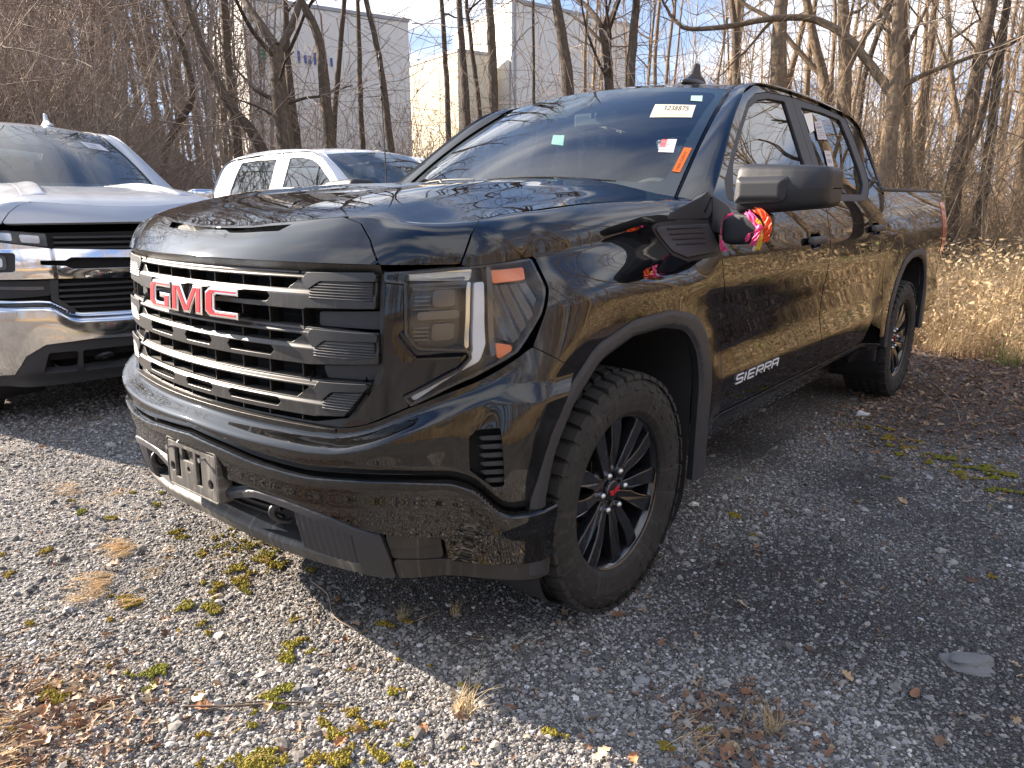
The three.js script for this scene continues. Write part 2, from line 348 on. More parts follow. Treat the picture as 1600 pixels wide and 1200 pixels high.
// dirt: faint dried splashes and run-down streaks in the plastics and on the paint low down
const streakT = tex(512, 512, (u, v) => { const s = 0.5 + 0.9 * tile(u, v * 0.999, 8, 2.2, 3), t = tile(u, 0.3, 64, 5.5, 3), k = sst(0.02, 0.5, t + 0.5 * tile(u, v, 16, 8.8, 3)); const c = 0.25 + 0.3 * s * s + 0.45 * k; return [c, c * 0.97, c * 0.92]; }, { srgb: false });
const M = {
  paint: phys({ name: 'black_paint', color: rgb(0.0026, 0.003, 0.0045), roughness: 0.018, ior: 1.62 }),
  paintDusty: phys({ name: 'black_paint_dusty', color: rgb(0.020, 0.0195, 0.019), map: rep(dustT, 1.7, 1.7), roughness: 0.03, ior: 1.6 }),
  dustyBlack: std({ name: 'dusty_black_plastic', color: rgb(0.048, 0.046, 0.043), roughness: 0.38, map: rep(streakT, 2.5, 1.2), roughnessMap: null }),
  satin: std({ name: 'satin_plastic', color: rgb(0.018, 0.0185, 0.02), roughness: 0.42 }),
  matte: std({ name: 'matte_plastic', color: rgb(0.030, 0.031, 0.035), roughness: 0.55, bumpMap: rep(grainT, 6), bumpScale: 0.0004 }),
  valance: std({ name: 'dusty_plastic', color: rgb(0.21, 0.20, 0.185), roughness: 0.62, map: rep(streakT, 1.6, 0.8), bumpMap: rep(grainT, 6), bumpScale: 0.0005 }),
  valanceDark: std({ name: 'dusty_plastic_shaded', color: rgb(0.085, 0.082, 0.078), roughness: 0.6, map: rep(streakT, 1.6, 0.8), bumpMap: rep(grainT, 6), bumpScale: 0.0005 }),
  mirror: std({ name: 'mirror_plastic', color: rgb(0.013, 0.0145, 0.018), roughness: 0.5, bumpMap: rep(grainT, 8), bumpScale: 0.0003 }),
  dust: std({ name: 'dust_film', color: rgb(0.20, 0.185, 0.165), roughness: 0.8, map: rep(streakT, 3, 3) }),
  dark: std({ name: 'dark_inside', color: rgb(0.006, 0.006, 0.007), roughness: 0.8 }),
  rubber: std({ name: 'tyre_rubber', color: rgb(0.058, 0.055, 0.051), map: rep(streakT, 3, 3), roughness: 0.8, bumpMap: rep(grainT, 8), bumpScale: 0.0006 }),
  seal: std({ name: 'rubber_seal', color: rgb(0.008, 0.008, 0.009), roughness: 0.55 }),
  rim: phys({ name: 'gloss_black_wheel', color: rgb(0.016, 0.0165, 0.019), roughness: 0.22, metalness: 0.3, clearcoat: 1, clearcoatRoughness: 0.06 }),
  chrome: std({ name: 'chrome', color: rgb(0.78, 0.78, 0.8), roughness: 0.07, metalness: 1 }),
  badge: std({ name: 'badge_silver', color: rgb(0.62, 0.62, 0.63), roughness: 0.4, metalness: 0.55 }),
  steel: std({ name: 'bare_metal', color: rgb(0.55, 0.55, 0.56), roughness: 0.28, metalness: 1 }),
  glass: phys({ name: 'windscreen_glass', color: rgb(0.72, 0.84, 0.82), roughness: 0, transmission: 1, thickness: 0, ior: 1.8 }),
  tint: phys({ name: 'tinted_glass', color: rgb(0.10, 0.115, 0.12), roughness: 0, transmission: 1, thickness: 0, ior: 1.9 }),
  lens: phys({ name: 'clear_lens', color: rgb(0.9, 0.93, 0.96), roughness: 0.0, transmission: 1, thickness: 0, ior: 1.5 }),
  lampDark: std({ name: 'lamp_housing', color: rgb(0.035, 0.037, 0.04), roughness: 0.3 }),
  lampGrey: std({ name: 'lamp_reflector', color: rgb(0.11, 0.113, 0.118), roughness: 0.22, metalness: 0.7 }),
  lampChrome: std({ name: 'lamp_chrome', color: rgb(0.6, 0.63, 0.66), roughness: 0.15, metalness: 1 }),
  drl: phys({ name: 'white_light_guide', color: rgb(0.8, 0.82, 0.85), roughness: 0.25, transmission: 0.2, thickness: 0, clearcoat: 1, clearcoatRoughness: 0.05 }),
  amber: phys({ name: 'amber_reflector', color: rgb(0.78, 0.17, 0.025), roughness: 0.3, clearcoat: 1, clearcoatRoughness: 0.05 }),
  redlens: phys({ name: 'red_lens', color: rgb(0.42, 0.025, 0.015), roughness: 0.25, clearcoat: 1, clearcoatRoughness: 0.03 }),
  red: std({ name: 'emblem_red', color: rgb(0.52, 0.028, 0.035), roughness: 0.28 }),
  interior: std({ name: 'interior_black', color: rgb(0.02, 0.02, 0.022), roughness: 0.75 }),
  seat: std({ name: 'seat_cloth', color: rgb(0.035, 0.035, 0.037), roughness: 0.9 }),
  paper: std({ name: 'paper', color: rgb(0.78, 0.76, 0.7), roughness: 0.8, side: THREE.DoubleSide }),
  paleGreen: std({ name: 'pale_tag', color: rgb(0.28, 0.42, 0.36), roughness: 0.7, side: THREE.DoubleSide }),
};
function canvasMat(w, h, draw, o = {}) {
  const c = document.createElement('canvas'); c.width = w; c.height = h; const x = c.getContext('2d'); draw(x, w, h);
  const t = new THREE.CanvasTexture(c); t.colorSpace = THREE.SRGBColorSpace; t.magFilter = THREE.LinearFilter;
  return std({ map: t, color: rgb(0.6, 0.6, 0.6), roughness: 0.75, side: THREE.DoubleSide, ...o });
}
// ------------------------------------------------------------------ the black pickup
const sdfMirror = (f) => { const g = (x, y) => f(Math.abs(x), y); g.bb = [-f.bb[2], f.bb[1], f.bb[2], f.bb[3]]; return g; };
const GAP = 0.0032;
const archOut = (dz, dy) => fillet([[0.50, 0.1], [0.492, 0.55], [0.45, 0.70], [0.362, 0.82], [0.205, 0.94], [-0.013, 0.992], [-0.27, 0.998], [-0.47, 0.955], [-0.60, 0.86], [-0.635, 0.73], [-0.615, 0.55], [-0.59, 0.1]].map((p) => [p[0] + dz, p[1] + dy]), 0.22, 9);
const archIn = (dz, dy) => fillet([[0.435, 0.1], [0.432, 0.54], [0.395, 0.66], [0.315, 0.775], [0.175, 0.888], [-0.02, 0.938], [-0.225, 0.940], [-0.39, 0.91], [-0.49, 0.81], [-0.52, 0.69], [-0.515, 0.55], [-0.50, 0.1]].map((p) => [p[0] + dz, p[1] + dy]), 0.22, 9);
const ARF = poly(zp(archOut(0, 0))), AIF = poly(zp(archIn(0, 0))), ARR = poly(zp(archOut(-3.745, 0.035))), AIR = poly(zp(archIn(-3.745, 0.035)));

function letterSlab(pts, holes, h) { return slab(pts, h, 0.004, holes); }
// emblem letters drawn in a unit box, y up
const LET = {
  G: [[0, 0.18], [0.16, 0], [0.84, 0], [1, 0.0], [1, 0.58], [0.5, 0.58], [0.5, 0.38], [0.72, 0.38], [0.72, 0.24], [0.34, 0.24], [0.28, 0.31], [0.28, 0.69], [0.34, 0.76], [1, 0.76], [1, 1], [0.16, 1], [0, 0.82]],
  M: [[0, 0], [0.2, 0], [0.2, 0.62], [0.41, 0], [0.59, 0], [0.8, 0.62], [0.8, 0], [1, 0], [1, 1], [0.72, 1], [0.5, 0.36], [0.28, 1], [0, 1]],
  C: [[0, 0.18], [0.16, 0], [1, 0], [1, 0.24], [0.34, 0.24], [0.28, 0.31], [0.28, 0.69], [0.34, 0.76], [1, 0.76], [1, 1], [0.16, 1], [0, 0.82]],
};
const shrink = (pts, e) => {                // move every edge of an outline inwards
  const n = pts.length; let area = 0; for (let i = 0; i < n; i++) { const a = pts[i], b = pts[(i + 1) % n]; area += a[0] * b[1] - b[0] * a[1]; }
  const sg = area > 0 ? 1 : -1;
  return pts.map((p, i) => {
    const a = pts[(i + n - 1) % n], b = pts[(i + 1) % n];
    const d1 = [p[0] - a[0], p[1] - a[1]], d2 = [b[0] - p[0], b[1] - p[1]], l1 = Math.hypot(...d1), l2 = Math.hypot(...d2);
    const n1 = [-d1[1] / l1 * sg, d1[0] / l1 * sg], n2 = [-d2[1] / l2 * sg, d2[0] / l2 * sg], m = [n1[0] + n2[0], n1[1] + n2[1]], k = 2 / Math.max(0.35, m[0] * m[0] + m[1] * m[1]);
    return [p[0] + m[0] * k * e, p[1] + m[1] * k * e];
  });
};
function bezierBridge(A, B, C, nu, nv) {    // A, B, C: curves t -> point; C the control curve
  const P = (u, v) => { const a = A(u), b = B(u), c = C(u), w0 = (1 - v) * (1 - v), w1 = 2 * v * (1 - v), w2 = v * v; return [0, 1, 2].map((k) => w0 * a[k] + w1 * c[k] + w2 * b[k]); };
  return patch(P, { box: [0, 0, 1, 1], step: 1 / nu, stepV: 1 / nv, flange: 0.012 });
}
const curve3 = (pts) => { const c = new THREE.CatmullRomCurve3(pts.map((p) => new THREE.Vector3(...p)), false, 'centripetal'), n = pts.length - 1; return (t) => { const v = c.getPoint(clamp(t)); const s = t < 0 ? t : t > 1 ? t - 1 : 0; if (s) { const d = c.getTangent(clamp(t)); return [v.x + d.x * s, v.y + d.y * s, v.z + d.z * s]; } return [v.x, v.y, v.z]; }; };

// ---- wheels -------------------------------------------------------------------------------------
function makeWheel(parent, R = 0.412) {
  const w = new THREE.Group(); w.name = 'wheel'; parent.add(w);
  const r = rng(77), Y = [], hw = 0.142;
  // carcass: lathe about the axle (x)
  const prof = [[0.262, -0.115], [0.272, -0.128], [0.30, -0.141], [0.335, -0.146], [0.365, -0.143], [0.388, -0.134], [R - 0.016, -0.118], [R - 0.010, -0.06], [R - 0.009, 0], [R - 0.010, 0.06], [R - 0.016, 0.118], [0.388, 0.134], [0.365, 0.143], [0.350, 0.1445], [0.345, 0.1465], [0.335, 0.1465], [0.315, 0.1445], [0.30, 0.142], [0.289, 0.138], [0.284, 0.139], [0.279, 0.134], [0.272, 0.128], [0.262, 0.115]];
  const lathe = (pr, seg = 96) => { const g = new THREE.LatheGeometry(pr.map((p) => new THREE.Vector2(p[0], p[1])), seg); g.rotateZ(-Math.PI / 2); return g; };
  const parts = [lathe(prof)];
  const N = 46, block = (x, wdt, len, rad, h, ang, skew) => {       // a tread block, its top following the tyre's roundness
    const g = new THREE.BoxGeometry(wdt, h, len, 2, 1, 1), p = g.attributes.position;
    for (let i = 0; i < p.count; i++) { let px = p.getX(i), py = p.getY(i), pz = p.getZ(i); const top = py > 0; if (top) { px *= 0.9; pz *= 0.88; } pz += skew * px; const xx = x + px; const rr = rad + (top ? 0.0 : -h) - 1.15 * Math.max(0, Math.abs(xx) - 0.085) ** 1.7; p.setXYZ(i, xx, rr, pz); }
    g.computeVertexNormals(); g.rotateX(ang); return g;
  };
  for (let i = 0; i < N; i++) {
    const a = i / N * 2 * Math.PI, da = 2 * Math.PI / N, L = da * R;
    for (const s of [-1, 1]) {
      parts.push(block(s * 0.113, 0.060, L * (i & 1 ? 0.80 : 0.72), R + 0.002, 0.014, a + (s > 0 ? 0 : da / 2), s * (i & 1 ? 0.12 : -0.05)));
      parts.push(block(s * 0.052, 0.046, L * 0.78, R + 0.003, 0.012, a + da * 0.35 * s, s * 0.45));
      // shoulder lug running down the sidewall
      const lug = rbox(0.010, i & 1 ? 0.052 : 0.036, L * (i & 1 ? 0.62 : 0.5), 0.003, 1); lug.translate(0, 0, 0); const m = new THREE.Matrix4().makeRotationX(a + (s > 0 ? 0 : da / 2)).multiply(new THREE.Matrix4().makeTranslation(s * 0.1335, R - (i & 1 ? 0.036 : 0.029), 0)).multiply(new THREE.Matrix4().makeRotationZ(s * 0.42)); lug.applyMatrix4(m); parts.push(lug);
    }
    parts.push(block(0.0, 0.040, L * 0.8, R + 0.003, 0.012, a + da / 2, i & 1 ? 0.35 : -0.35));
  }
  // raised marks on the sidewall
  for (let i = 0; i < 26; i++) { if (i % 13 > 9) continue; const k = rbox(0.006, 0.022, 0.012 + 0.018 * r(), 0.001, 1); k.translate(0.1445, 0.322, 0); k.rotateX(i / 26 * 2 * Math.PI + 0.4); parts.push(k); }
  mesh('tyre', parts.map(norm), M.rubber, w);
  // rim: barrel, flange, six pairs of spokes, hub
  const rimG = new THREE.Group(); rimG.name = 'rim'; const rp = [];
  rp.push(lathe([[0.262, 0.118], [0.270, 0.124], [0.274, 0.121], [0.268, 0.113], [0.256, 0.104], [0.250, 0.085], [0.244, 0.02], [0.236, -0.06], [0.240, -0.11], [0.262, -0.118]], 96));
  const face = (g, x0, x1) => {             // map a slab drawn in the wheel plane (x=radial y, y=tangent) onto the dished face
    const p = g.attributes.position;
    for (let i = 0; i < p.count; i++) { const rr = p.getX(i), t = p.getY(i), d = p.getZ(i), k = clamp((rr - 0.05) / 0.2); p.setXYZ(i, lerp(x0, x1, Math.sin(k * Math.PI / 2)) + d, rr, t); }
    g.computeVertexNormals(); return g;
  };
  for (let k = 0; k < 6; k++) {
    const a = k / 6 * 2 * Math.PI + 0.26;
    for (const s of [-1, 1]) {
      const arm = [[0.045, s * 0.001], [0.122, s * 0.0015], [0.142, s * 0.009], [0.185, s * 0.017], [0.258, s * 0.024], [0.258, s * 0.084], [0.205, s * 0.075], [0.150, s * 0.060], [0.105, s * 0.043], [0.060, s * 0.030]];
      if (s < 0) arm.reverse();
      const g = norm(face(slab(arm, 0.036, 0.004), 0.046, 0.072)); g.rotateX(a); rp.push(g);
      const web = [[0.05, s * 0.022], [0.11, s * 0.032], [0.155, s * 0.045], [0.10, s * 0.062], [0.06, s * 0.05]]; if (s < 0) web.reverse();
      const g2 = norm(face(slab(web, 0.03, 0.004), 0.026, 0.03)); g2.rotateX(a); rp.push(g2);
    }
  }
  rp.push(lathe([[0.001, 0.074], [0.055, 0.074], [0.085, 0.067], [0.098, 0.046], [0.10, -0.02], [0.001, -0.02]], 48));
  rp.push(lathe([[0.10, -0.05], [0.236, -0.055], [0.236, -0.065], [0.10, -0.07]], 48));
  mesh('rim', rp.map(norm), M.rim, w);
  mesh('brake_disc', [lathe([[0.06, -0.01], [0.175, -0.01], [0.175, -0.04], [0.06, -0.04]], 48)], std({ color: rgb(0.12, 0.11, 0.1), roughness: 0.5, metalness: 0.8 }), w);
  for (let k = 0; k < 6; k++) { const g = new THREE.CylinderGeometry(0.0122, 0.0135, 0.03, 6); g.rotateZ(-Math.PI / 2); g.translate(0.080, 0.0695, 0); g.rotateX(k / 6 * 2 * Math.PI + 0.5); const d = new THREE.SphereGeometry(0.0125, 12, 8); d.translate(0.094, 0.0695, 0); d.rotateX(k / 6 * 2 * Math.PI + 0.5); mesh('lug_nut', [norm(g), norm(d)], M.steel, w); }
  mesh('centre_cap', lathe([[0.001, 0.095], [0.030, 0.094], [0.037, 0.088], [0.039, 0.066]], 32), M.rim, w);
  const bad = []; let lx = -0.026; for (const [c, wd] of [['G', 0.016], ['M', 0.018], ['C', 0.016]]) { const g = letterSlab(LET[c].map((p) => [lx + p[0] * wd, -0.007 + p[1] * 0.014]), [], 0.004); lx += wd + 0.002; g.rotateY(Math.PI / 2); g.translate(0.0945, 0, 0); bad.push(norm(g)); }
  const bg = mergeGeometries(bad); bg.rotateX(0.12); mesh('cap_letters', bg, M.red, w);
  return w;
}

// ---- the body shared by every pickup in the yard ---------------------------------------------------
function cabShell(T, paint, { trimMat = M.matte, tintMat = M.tint, glassMat = M.glass, handleMat = M.matte, handles = true, arch = M.matte } = {}) {
  const zH = (x) => -0.375 - 0.24 * Math.pow(Math.abs(x) / 0.8, 2);
  // hood: flanks over the rim and the top
  const flank = poly(fillet([[0.736, 0], [0.694, 0.45], [0.640, 0.80], [0.560, 1.003], [1.09, 1.003], [1.07, 1.0], [0.985, 0.495], [0.946, 0.0]], 0));
  const front = []; for (let s = -1.075; s <= 1.0751; s += 0.025) { const p = rimEnd(s); front.push([clamp(p[0], -0.858, 0.858), p[2]]); }
  const back = []; for (let x = 0.858; x >= -0.859; x -= 0.0429) back.push([x, zH(x)]);
  const hoodTop = patch((x, z) => HOOD2(x, z), { sdf: poly([...front, ...back]), step: 0.02, flange: 0.012, edge: 0 , flip: true });
  const seam = patch(RIM, { box: [-0.565, 0.99, 0.565, 1.0], step: 0.02, stepV: 0.01, flange: 0.0 });
  mesh('hood', [hoodTop, ...both(patch(RIM, { sdf: flank, step: 0.012, stepV: 0.05, flange: 0.012, edge: 0.001 }))], paint, T);
  const nose = sdfMirror(poly([[-0.05, 0], [0.728, 0], [0.686, 0.45], [0.632, 0.80], [0.556, 0.985], [-0.05, 0.985]]));
  return { zH, nose, seam };
}
const HOOD2 = (x, z) => [x, HOOD(x, z), z];

function cabBody(T, paint, o = {}) {
  const { trim = M.matte, tint = M.tint, glass = M.glass, fenderArch = true, cabOnly = false } = o;
  const side = [];
  // fenders
  const seamPoly = poly([[0.953, -2], [0.953, 0], [0.993, 0.0644], [1.075, 0.13], [4, 0.5], [4, -2]]);
  const fz = [[-0.612, 1.29], [-0.69, 1.08], [-0.757, 0.9], [-0.772, 0.74], [-0.748, 0.62], [-0.715, 0.50], [-0.70, 0.43]];
  const hl = [[1.2255, 1.2], [1.2285, 1.124], [1.190, 1.053], [1.138, 0.968], [1.292, 0.885]];
  const fenderSide = fp([...zp([[0.30, 0.884]]), [1.140, 0.971], [1.1925, 1.051], [1.2305, 1.123], [1.2285, 1.209], [0.9535, 1.1955], [0.9535, 1.20]].concat([]));
  const fPoly = (() => {
    const pts = [];
    const P = (s, y) => pts.push([s, y - lipY(s)]);
    P(...zp([[0.38, 0.82]])[0]); P(1.292, 0.886); P(1.140, 0.972); P(1.1925, 1.053); P(1.2305, 1.124); P(1.2285, 1.2085);
    for (let s = 1.2; s > 0.96; s -= 0.03) P(s, lerp(1.1945, 1.208, (s - 0.953) / 0.275)); P(0.953, 1.1945);
    pts.push([0.953, 0], [0.993, 0.0644], [1.075, 0.13], [1.075, 0.30], [sOfZ(-0.64), 0.30], [sOfZ(-0.62), 0.02]);
    for (const [z, y] of fz) P(sOfZ(z), y);
    P(sOfZ(-0.60), 0.43); return pts;
  })();
  const f1 = poly(fPoly), fx = (s, v) => v < 0.12 ? -1 : 0.8625 - FEND(s, v)[0];
  const fsdf = (s, v) => { const d = Math.max(f1(s, v), -ARF(s, lipY(s) + v) + 0.001); return v > 0.125 ? Math.max(d, fx(s, v)) : d; };
  fsdf.bb = f1.bb;
  for (const g of both(patch(FEND, { sdf: fsdf, step: 0.014, flange: 0.014 }))) mesh('fender', g, paint, T);
  // doors
  const frameTop = (z0, z1) => { const out = []; for (let z = z0; z >= z1; z -= 0.04) out.push(z); return out; };
  const FR = spline(FRAME.map((p) => [-p[0], p[1]])), fr = (z) => FR(-z);
  const frontTrim = poly(zp(fillet([[-0.790, 1.362, 0.03], [-0.82, 1.437, 0.02], [-1.09, 1.632, 0.2], [-1.33, 1.79, 0.08], [-1.46, 1.838, 0.08], [-1.62, 1.862, 0.1], [-1.9585, 1.874, 0.002], [-1.9585, 1.362, 0.002]], 0.02)));
  const frontGlass = poly(zp(fillet([[-0.875, 1.392, 0.008], [-0.955, 1.50, 0.02], [-1.12, 1.622, 0.1], [-1.33, 1.763, 0.1], [-1.47, 1.812, 0.08], [-1.62, 1.834, 0.08], [-1.835, 1.842, 0.015], [-1.835, 1.392, 0.012]], 0.02)));
  const rearTrim = poly(zp(fillet([[-1.9615, 1.362, 0.002], [-1.9615, 1.874, 0.002], [-2.4, 1.868, 0.1], [-2.70, 1.852, 0.1], [-2.82, 1.836, 0.04], [-2.868, 1.72, 0.1], [-2.90, 1.55, 0.08], [-2.885, 1.462, 0.05], [-2.76, 1.378, 0.05], [-2.6, 1.362, 0.1]], 0.02)));
  const rearGlass = poly(zp(fillet([[-2.055, 1.395, 0.012], [-2.055, 1.835, 0.012], [-2.4, 1.836, 0.1], [-2.70, 1.822, 0.04], [-2.748, 1.70, 0.1], [-2.778, 1.53, 0.08], [-2.755, 1.452, 0.04], [-2.665, 1.398, 0.05]], 0.02)));
  const fdoor = poly(zp([[-0.72, 0.502], [-0.752, 0.62], [-0.776, 0.74], [-0.761, 0.9], [-0.694, 1.08], [-0.616, 1.29], [-0.606, 1.318], ...FRAME.slice(1, 7), [-1.957, fr(-1.957)], [-1.957, 1.15], [-1.985, 0.8], [-2.005, 0.502]]));
  const rdoor = poly(zp([[-1.963, 1.15], [-1.963, fr(-1.963)], ...FRAME.slice(7), [-2.90, 1.805], [-2.962, 1.66], [-3.005, 1.53], [-3.05, 1.40], [-3.078, 1.30], [-3.088, 1.14], [-3.08, 0.84], [-3.035, 0.69], [-2.93, 0.585], [-2.85, 0.502], [-2.011, 0.502], [-1.991, 0.8]]));
  const hz = [[-1.74, 1.172], [-2.83, 1.2]];
  const cup = (z, y) => poly(zp(fillet([[z + 0.075, y + 0.04], [z - 0.075, y + 0.04], [z - 0.075, y - 0.04], [z + 0.075, y - 0.04]], 0.035)));
  const mk = (name, dsdf, tsdf, gsdf, hp, sgn) => {
    const c = cup(...hp), M2 = (g) => sgn > 0 ? g : mirrorX(g);
    const d = mesh(name, M2(patch(BODY, { sdf: inset(D(dsdf, tsdf, ARR, c), 0.0025), step: 0.018, flange: 0.016 })), paint, T);
    mesh('window_trim', M2(patch(OFF(-0.003), { sdf: inset(D(tsdf, gsdf), 0.001), step: 0.012, flange: 0.014 })), trim, d);
    const w = mesh('window', M2(patch(OFF(-0.013), { sdf: inset(gsdf, -0.006), step: 0.05, flange: 0 })), tint, d);
    mesh('handle_recess', M2(patch(OFF((s, y) => -0.004 - 0.022 * sst(0, -0.022, c(s, y))), { sdf: c, step: 0.006, flange: 0 })), paint, d);
    const s0 = sOfZ(hp[0]), n = bodyN(s0, hp[1]), p = BODY(s0, hp[1]);
    const hg = new THREE.CapsuleGeometry(0.021, 0.20, 6, 14), q = hg.attributes.position;
    for (let i = 0; i < q.count; i++) { const yy = q.getY(i), b = 0.028 * (1 - Math.pow(Math.abs(yy) / 0.13, 3)); q.setXYZ(i, q.getX(i) * 0.55 + b + 0.006, q.getZ(i) * 0.95, -yy); }
    hg.computeVertexNormals(); hg.rotateZ(Math.atan2(n[1], n[0])); hg.translate(p[0], p[1], p[2] + 0.02);
    mesh('door_handle', M2(norm(hg)), trim, d);
    return { d, w };
  };
  const doors = {};
  for (const sg of [1, -1]) { doors['f' + sg] = mk('door', fdoor, frontTrim, frontGlass, hz[0], sg); doors['r' + sg] = mk('door', rdoor, rearTrim, rearGlass, hz[1], sg); }
  // pillar foot in front of the glass
  for (const sg of [1, -1]) { const g = patch(OFF(-0.008), { sdf: inset(poly(zp(fillet([[-0.800, 1.372, 0.02], [-0.832, 1.43, 0.02], [-0.945, 1.515, 0.01], [-0.868, 1.392, 0.005]], 0.01))), 0.001), step: 0.01, flange: 0.006 }); mesh('quarter_panel', sg > 0 ? g : mirrorX(g), trim, doors['f' + sg].d); }
  // rocker below the doors
  const rocker = poly(zp([[-0.705, 0.498], [-0.63, 0.34], [-3.19, 0.34], [-3.19, 0.45], [-2.86, 0.498]]));
  for (const g of both(patch(OFF((s, y) => 0.004 - 0.03 * sst(0.47, 0.41, y)), { sdf: D(rocker, ARF, ARR), step: 0.02, stepV: 0.01, flange: 0.02 }))) mesh('rocker_panel', g, paint, T);
  // cab frame: screen pillars, roof rails and rear pillars
  const inner = [WIND(1, -0.04), WIND(1, 0.1), WIND(1, 0.3), WIND(1, 0.6), WIND(1, 0.85), ROOF(1, -1.34), ROOF(1, -1.7), ROOF(1, -2.2), ROOF(1, -2.6), ROOF(1, -2.86), ROOF(1, -3.02), [0.655, 1.74, -3.12], [0.67, 1.58, -3.155], [0.69, 1.40, -3.17]];
  const S = (z, y) => BODY(sOfZ(z), y);
  const rearEdge = [[-2.995, 1.81], [-3.05, 1.74], [-3.085, 1.59], [-3.108, 1.40]];
  const outer = [...FRAME.slice(0, 5), FRAME[5], FRAME[6], FRAME[7], FRAME[8], FRAME[9]].map((p) => S(...p)).concat(rearEdge.map((p) => S(...p)));
  outer[0] = add(outer[0], [0, 0, 0]);
  const push = [0.02, 0.03, 0.034, 0.036, 0.036, 0.036, 0.032, 0.032, 0.032, 0.036, 0.04, 0.045, 0.045, 0.045];
  const dirs = inner.map((a, i) => i < 5 ? unit([0.8, 0.35, 0.75]) : i < 10 ? unit([0.75, 0.8, 0]) : unit([0.75, 0.15, -0.8]));
  const ctrl = inner.map((a, i) => add([0, 1, 2].map((k) => (a[k] + outer[i][k]) / 2), dirs[i], push[i]));
  const bridge = bezierBridge(curve3(inner), curve3(outer), curve3(ctrl), 90, 8);
  for (const g of both(bridge)) mesh('cab_frame', g, paint, T);
  const cp = poly(zp([[-2.862, 1.852], [-2.902, 1.807], [-2.965, 1.66], [-3.008, 1.53], [-3.053, 1.40], [-3.081, 1.30], [-3.091, 1.14], [-3.083, 0.84], [-3.038, 0.69], [-2.97, 0.61], [-3.12, 0.56], [-3.12, 1.30], ...rearEdge.slice().reverse()]));
  for (const g of both(patch(BODY, { sdf: D(cp, ARR), step: 0.014, flange: 0.03 }))) mesh('cab_pillar', g, paint, T);
  mesh('roof', patch(ROOF, { box: [-1.0, -3.06, 1.0, -1.335], step: 0.05, stepV: 0.03, flange: 0.01, flip: true }), paint, T);
  const ditch = both(patch((u, v) => { const z = lerp(-1.36, -3.0, u), p = ROOF(1, z); return [p[0] - 0.016 + v * 0.03, p[1] + 0.007 - 0.004 * v, p[2]]; }, { box: [0, 0, 1, 1], step: 0.05, stepV: 0.5, flange: 0.006, flip: true }));
  for (const g of ditch) mesh('roof_ditch_trim', g, trim, T);
  const fin = slab(fillet([[0.11, 0], [0.075, 0.022], [0.02, 0.05], [-0.015, 0.105], [-0.055, 0.108], [-0.065, 0.055], [-0.12, 0.035], [-0.13, 0]], 0.015), 0.022, 0.009, [], 4); fin.translate(0, 0, -0.011); fin.rotateY(-Math.PI / 2);
  const fb = new THREE.SphereGeometry(1, 20, 10); fb.scale(0.04, 0.028, 0.13); norm(fb).translate(0, 0.002, -0.01);
  mesh('roof_antenna', [norm(fin), fb].map((g) => at(g, 0.33, roofY(-1.70) - 0.012, -1.70)), o.finMat || M.satin, T);
  // rear wall and its window
  const rw = slab([[-0.69, 0.6], [0.69, 0.6], [0.69, 1.40], [0.655, 1.74], [0.60, 1.87], [-0.60, 1.87], [-0.655, 1.74], [-0.69, 1.40]], 0.02, 0.002, [fillet([[-0.58, 1.45], [-0.55, 1.76], [0.55, 1.76], [0.58, 1.45]], 0.05)]);
  mesh('cab_wall', at(norm(rw), 0, 0, -3.155, 0), paint, T);
  mesh('window', at(new THREE.PlaneGeometry(1.2, 0.36), 0, 1.605, -3.15), tint, T);
  // windscreen with its black border, cowl
  mesh('windscreen', patch(WIND, { box: [-0.995, -0.07, 0.995, 1.0], step: 0.06, flange: 0 }), glass, T);
  const fritHole = poly(fillet([[-0.925, 0.06], [-0.935, 0.945], [0.935, 0.945], [0.925, 0.06]], 0.07));
  const camPatch = poly(fillet([[-0.20, 1.0], [-0.17, 0.62], [0.06, 0.62], [0.16, 1.0]], 0.03));
  const full = poly([[-0.997, -0.07], [0.997, -0.07], [0.997, 1.0], [-0.997, 1.0]]);
  mesh('windscreen_border', patch((u, t) => add(WIND(u, t), normalAt(WIND, u, t), 0.003 * -1), { sdf: U(D(full, fritHole), camPatch), box: [-1, -0.07, 1, 1.0], step: 0.02, flange: 0 }), M.seal, T);
  const zH = (x) => -0.375 - 0.24 * Math.pow(Math.abs(x) / 0.8, 2);
  mesh('cowl', patch((u, v) => { const x = u * 0.90, z = zH(x) + 0.03 - v * 0.18; return [x, HOOD(x, z) - 0.035 - 0.0 * v, z]; }, { box: [-1, 0, 1, 1], step: 0.05, stepV: 0.25, flange: 0.02 }), M.dark, T);
  // cab inside
  const cab = new THREE.Group(); cab.name = 'cabin'; T.add(cab);
  mesh('floor', [norm(rbox(1.74, 0.06, 2.6, 0.02)).translate(0, 0.52, -1.85)], M.interior, cab);
  mesh('firewall', [norm(rbox(1.7, 0.75, 0.05, 0.02)).translate(0, 0.95, -0.62)], M.dark, cab);
  const dash = patch((u, v) => { const x = u * 0.8, z = lerp(-0.50 - 0.22 * u * u, -1.02, v); return [x, 1.36 - 0.02 * u * u + 0.035 * Math.sin(Math.PI * Math.min(1, v * 1.1)) - 0.16 * sst(0.85, 1.0, v) + 0.028 * sst(0.18, 0.08, Math.abs(u - 0.47)) * sst(0.45, 0.8, v), z]; }, { box: [-1, 0, 1, 1], step: 0.03, flange: 0.25 });
  mesh('dashboard', dash, M.interior, cab);
  const sw = new THREE.TorusGeometry(0.185, 0.016, 10, 40); const hub = norm(rbox(0.15, 0.11, 0.05, 0.03)), sp = norm(rbox(0.34, 0.035, 0.025, 0.01)), sp2 = norm(rbox(0.035, 0.17, 0.025, 0.01)).translate(0, -0.09, 0);
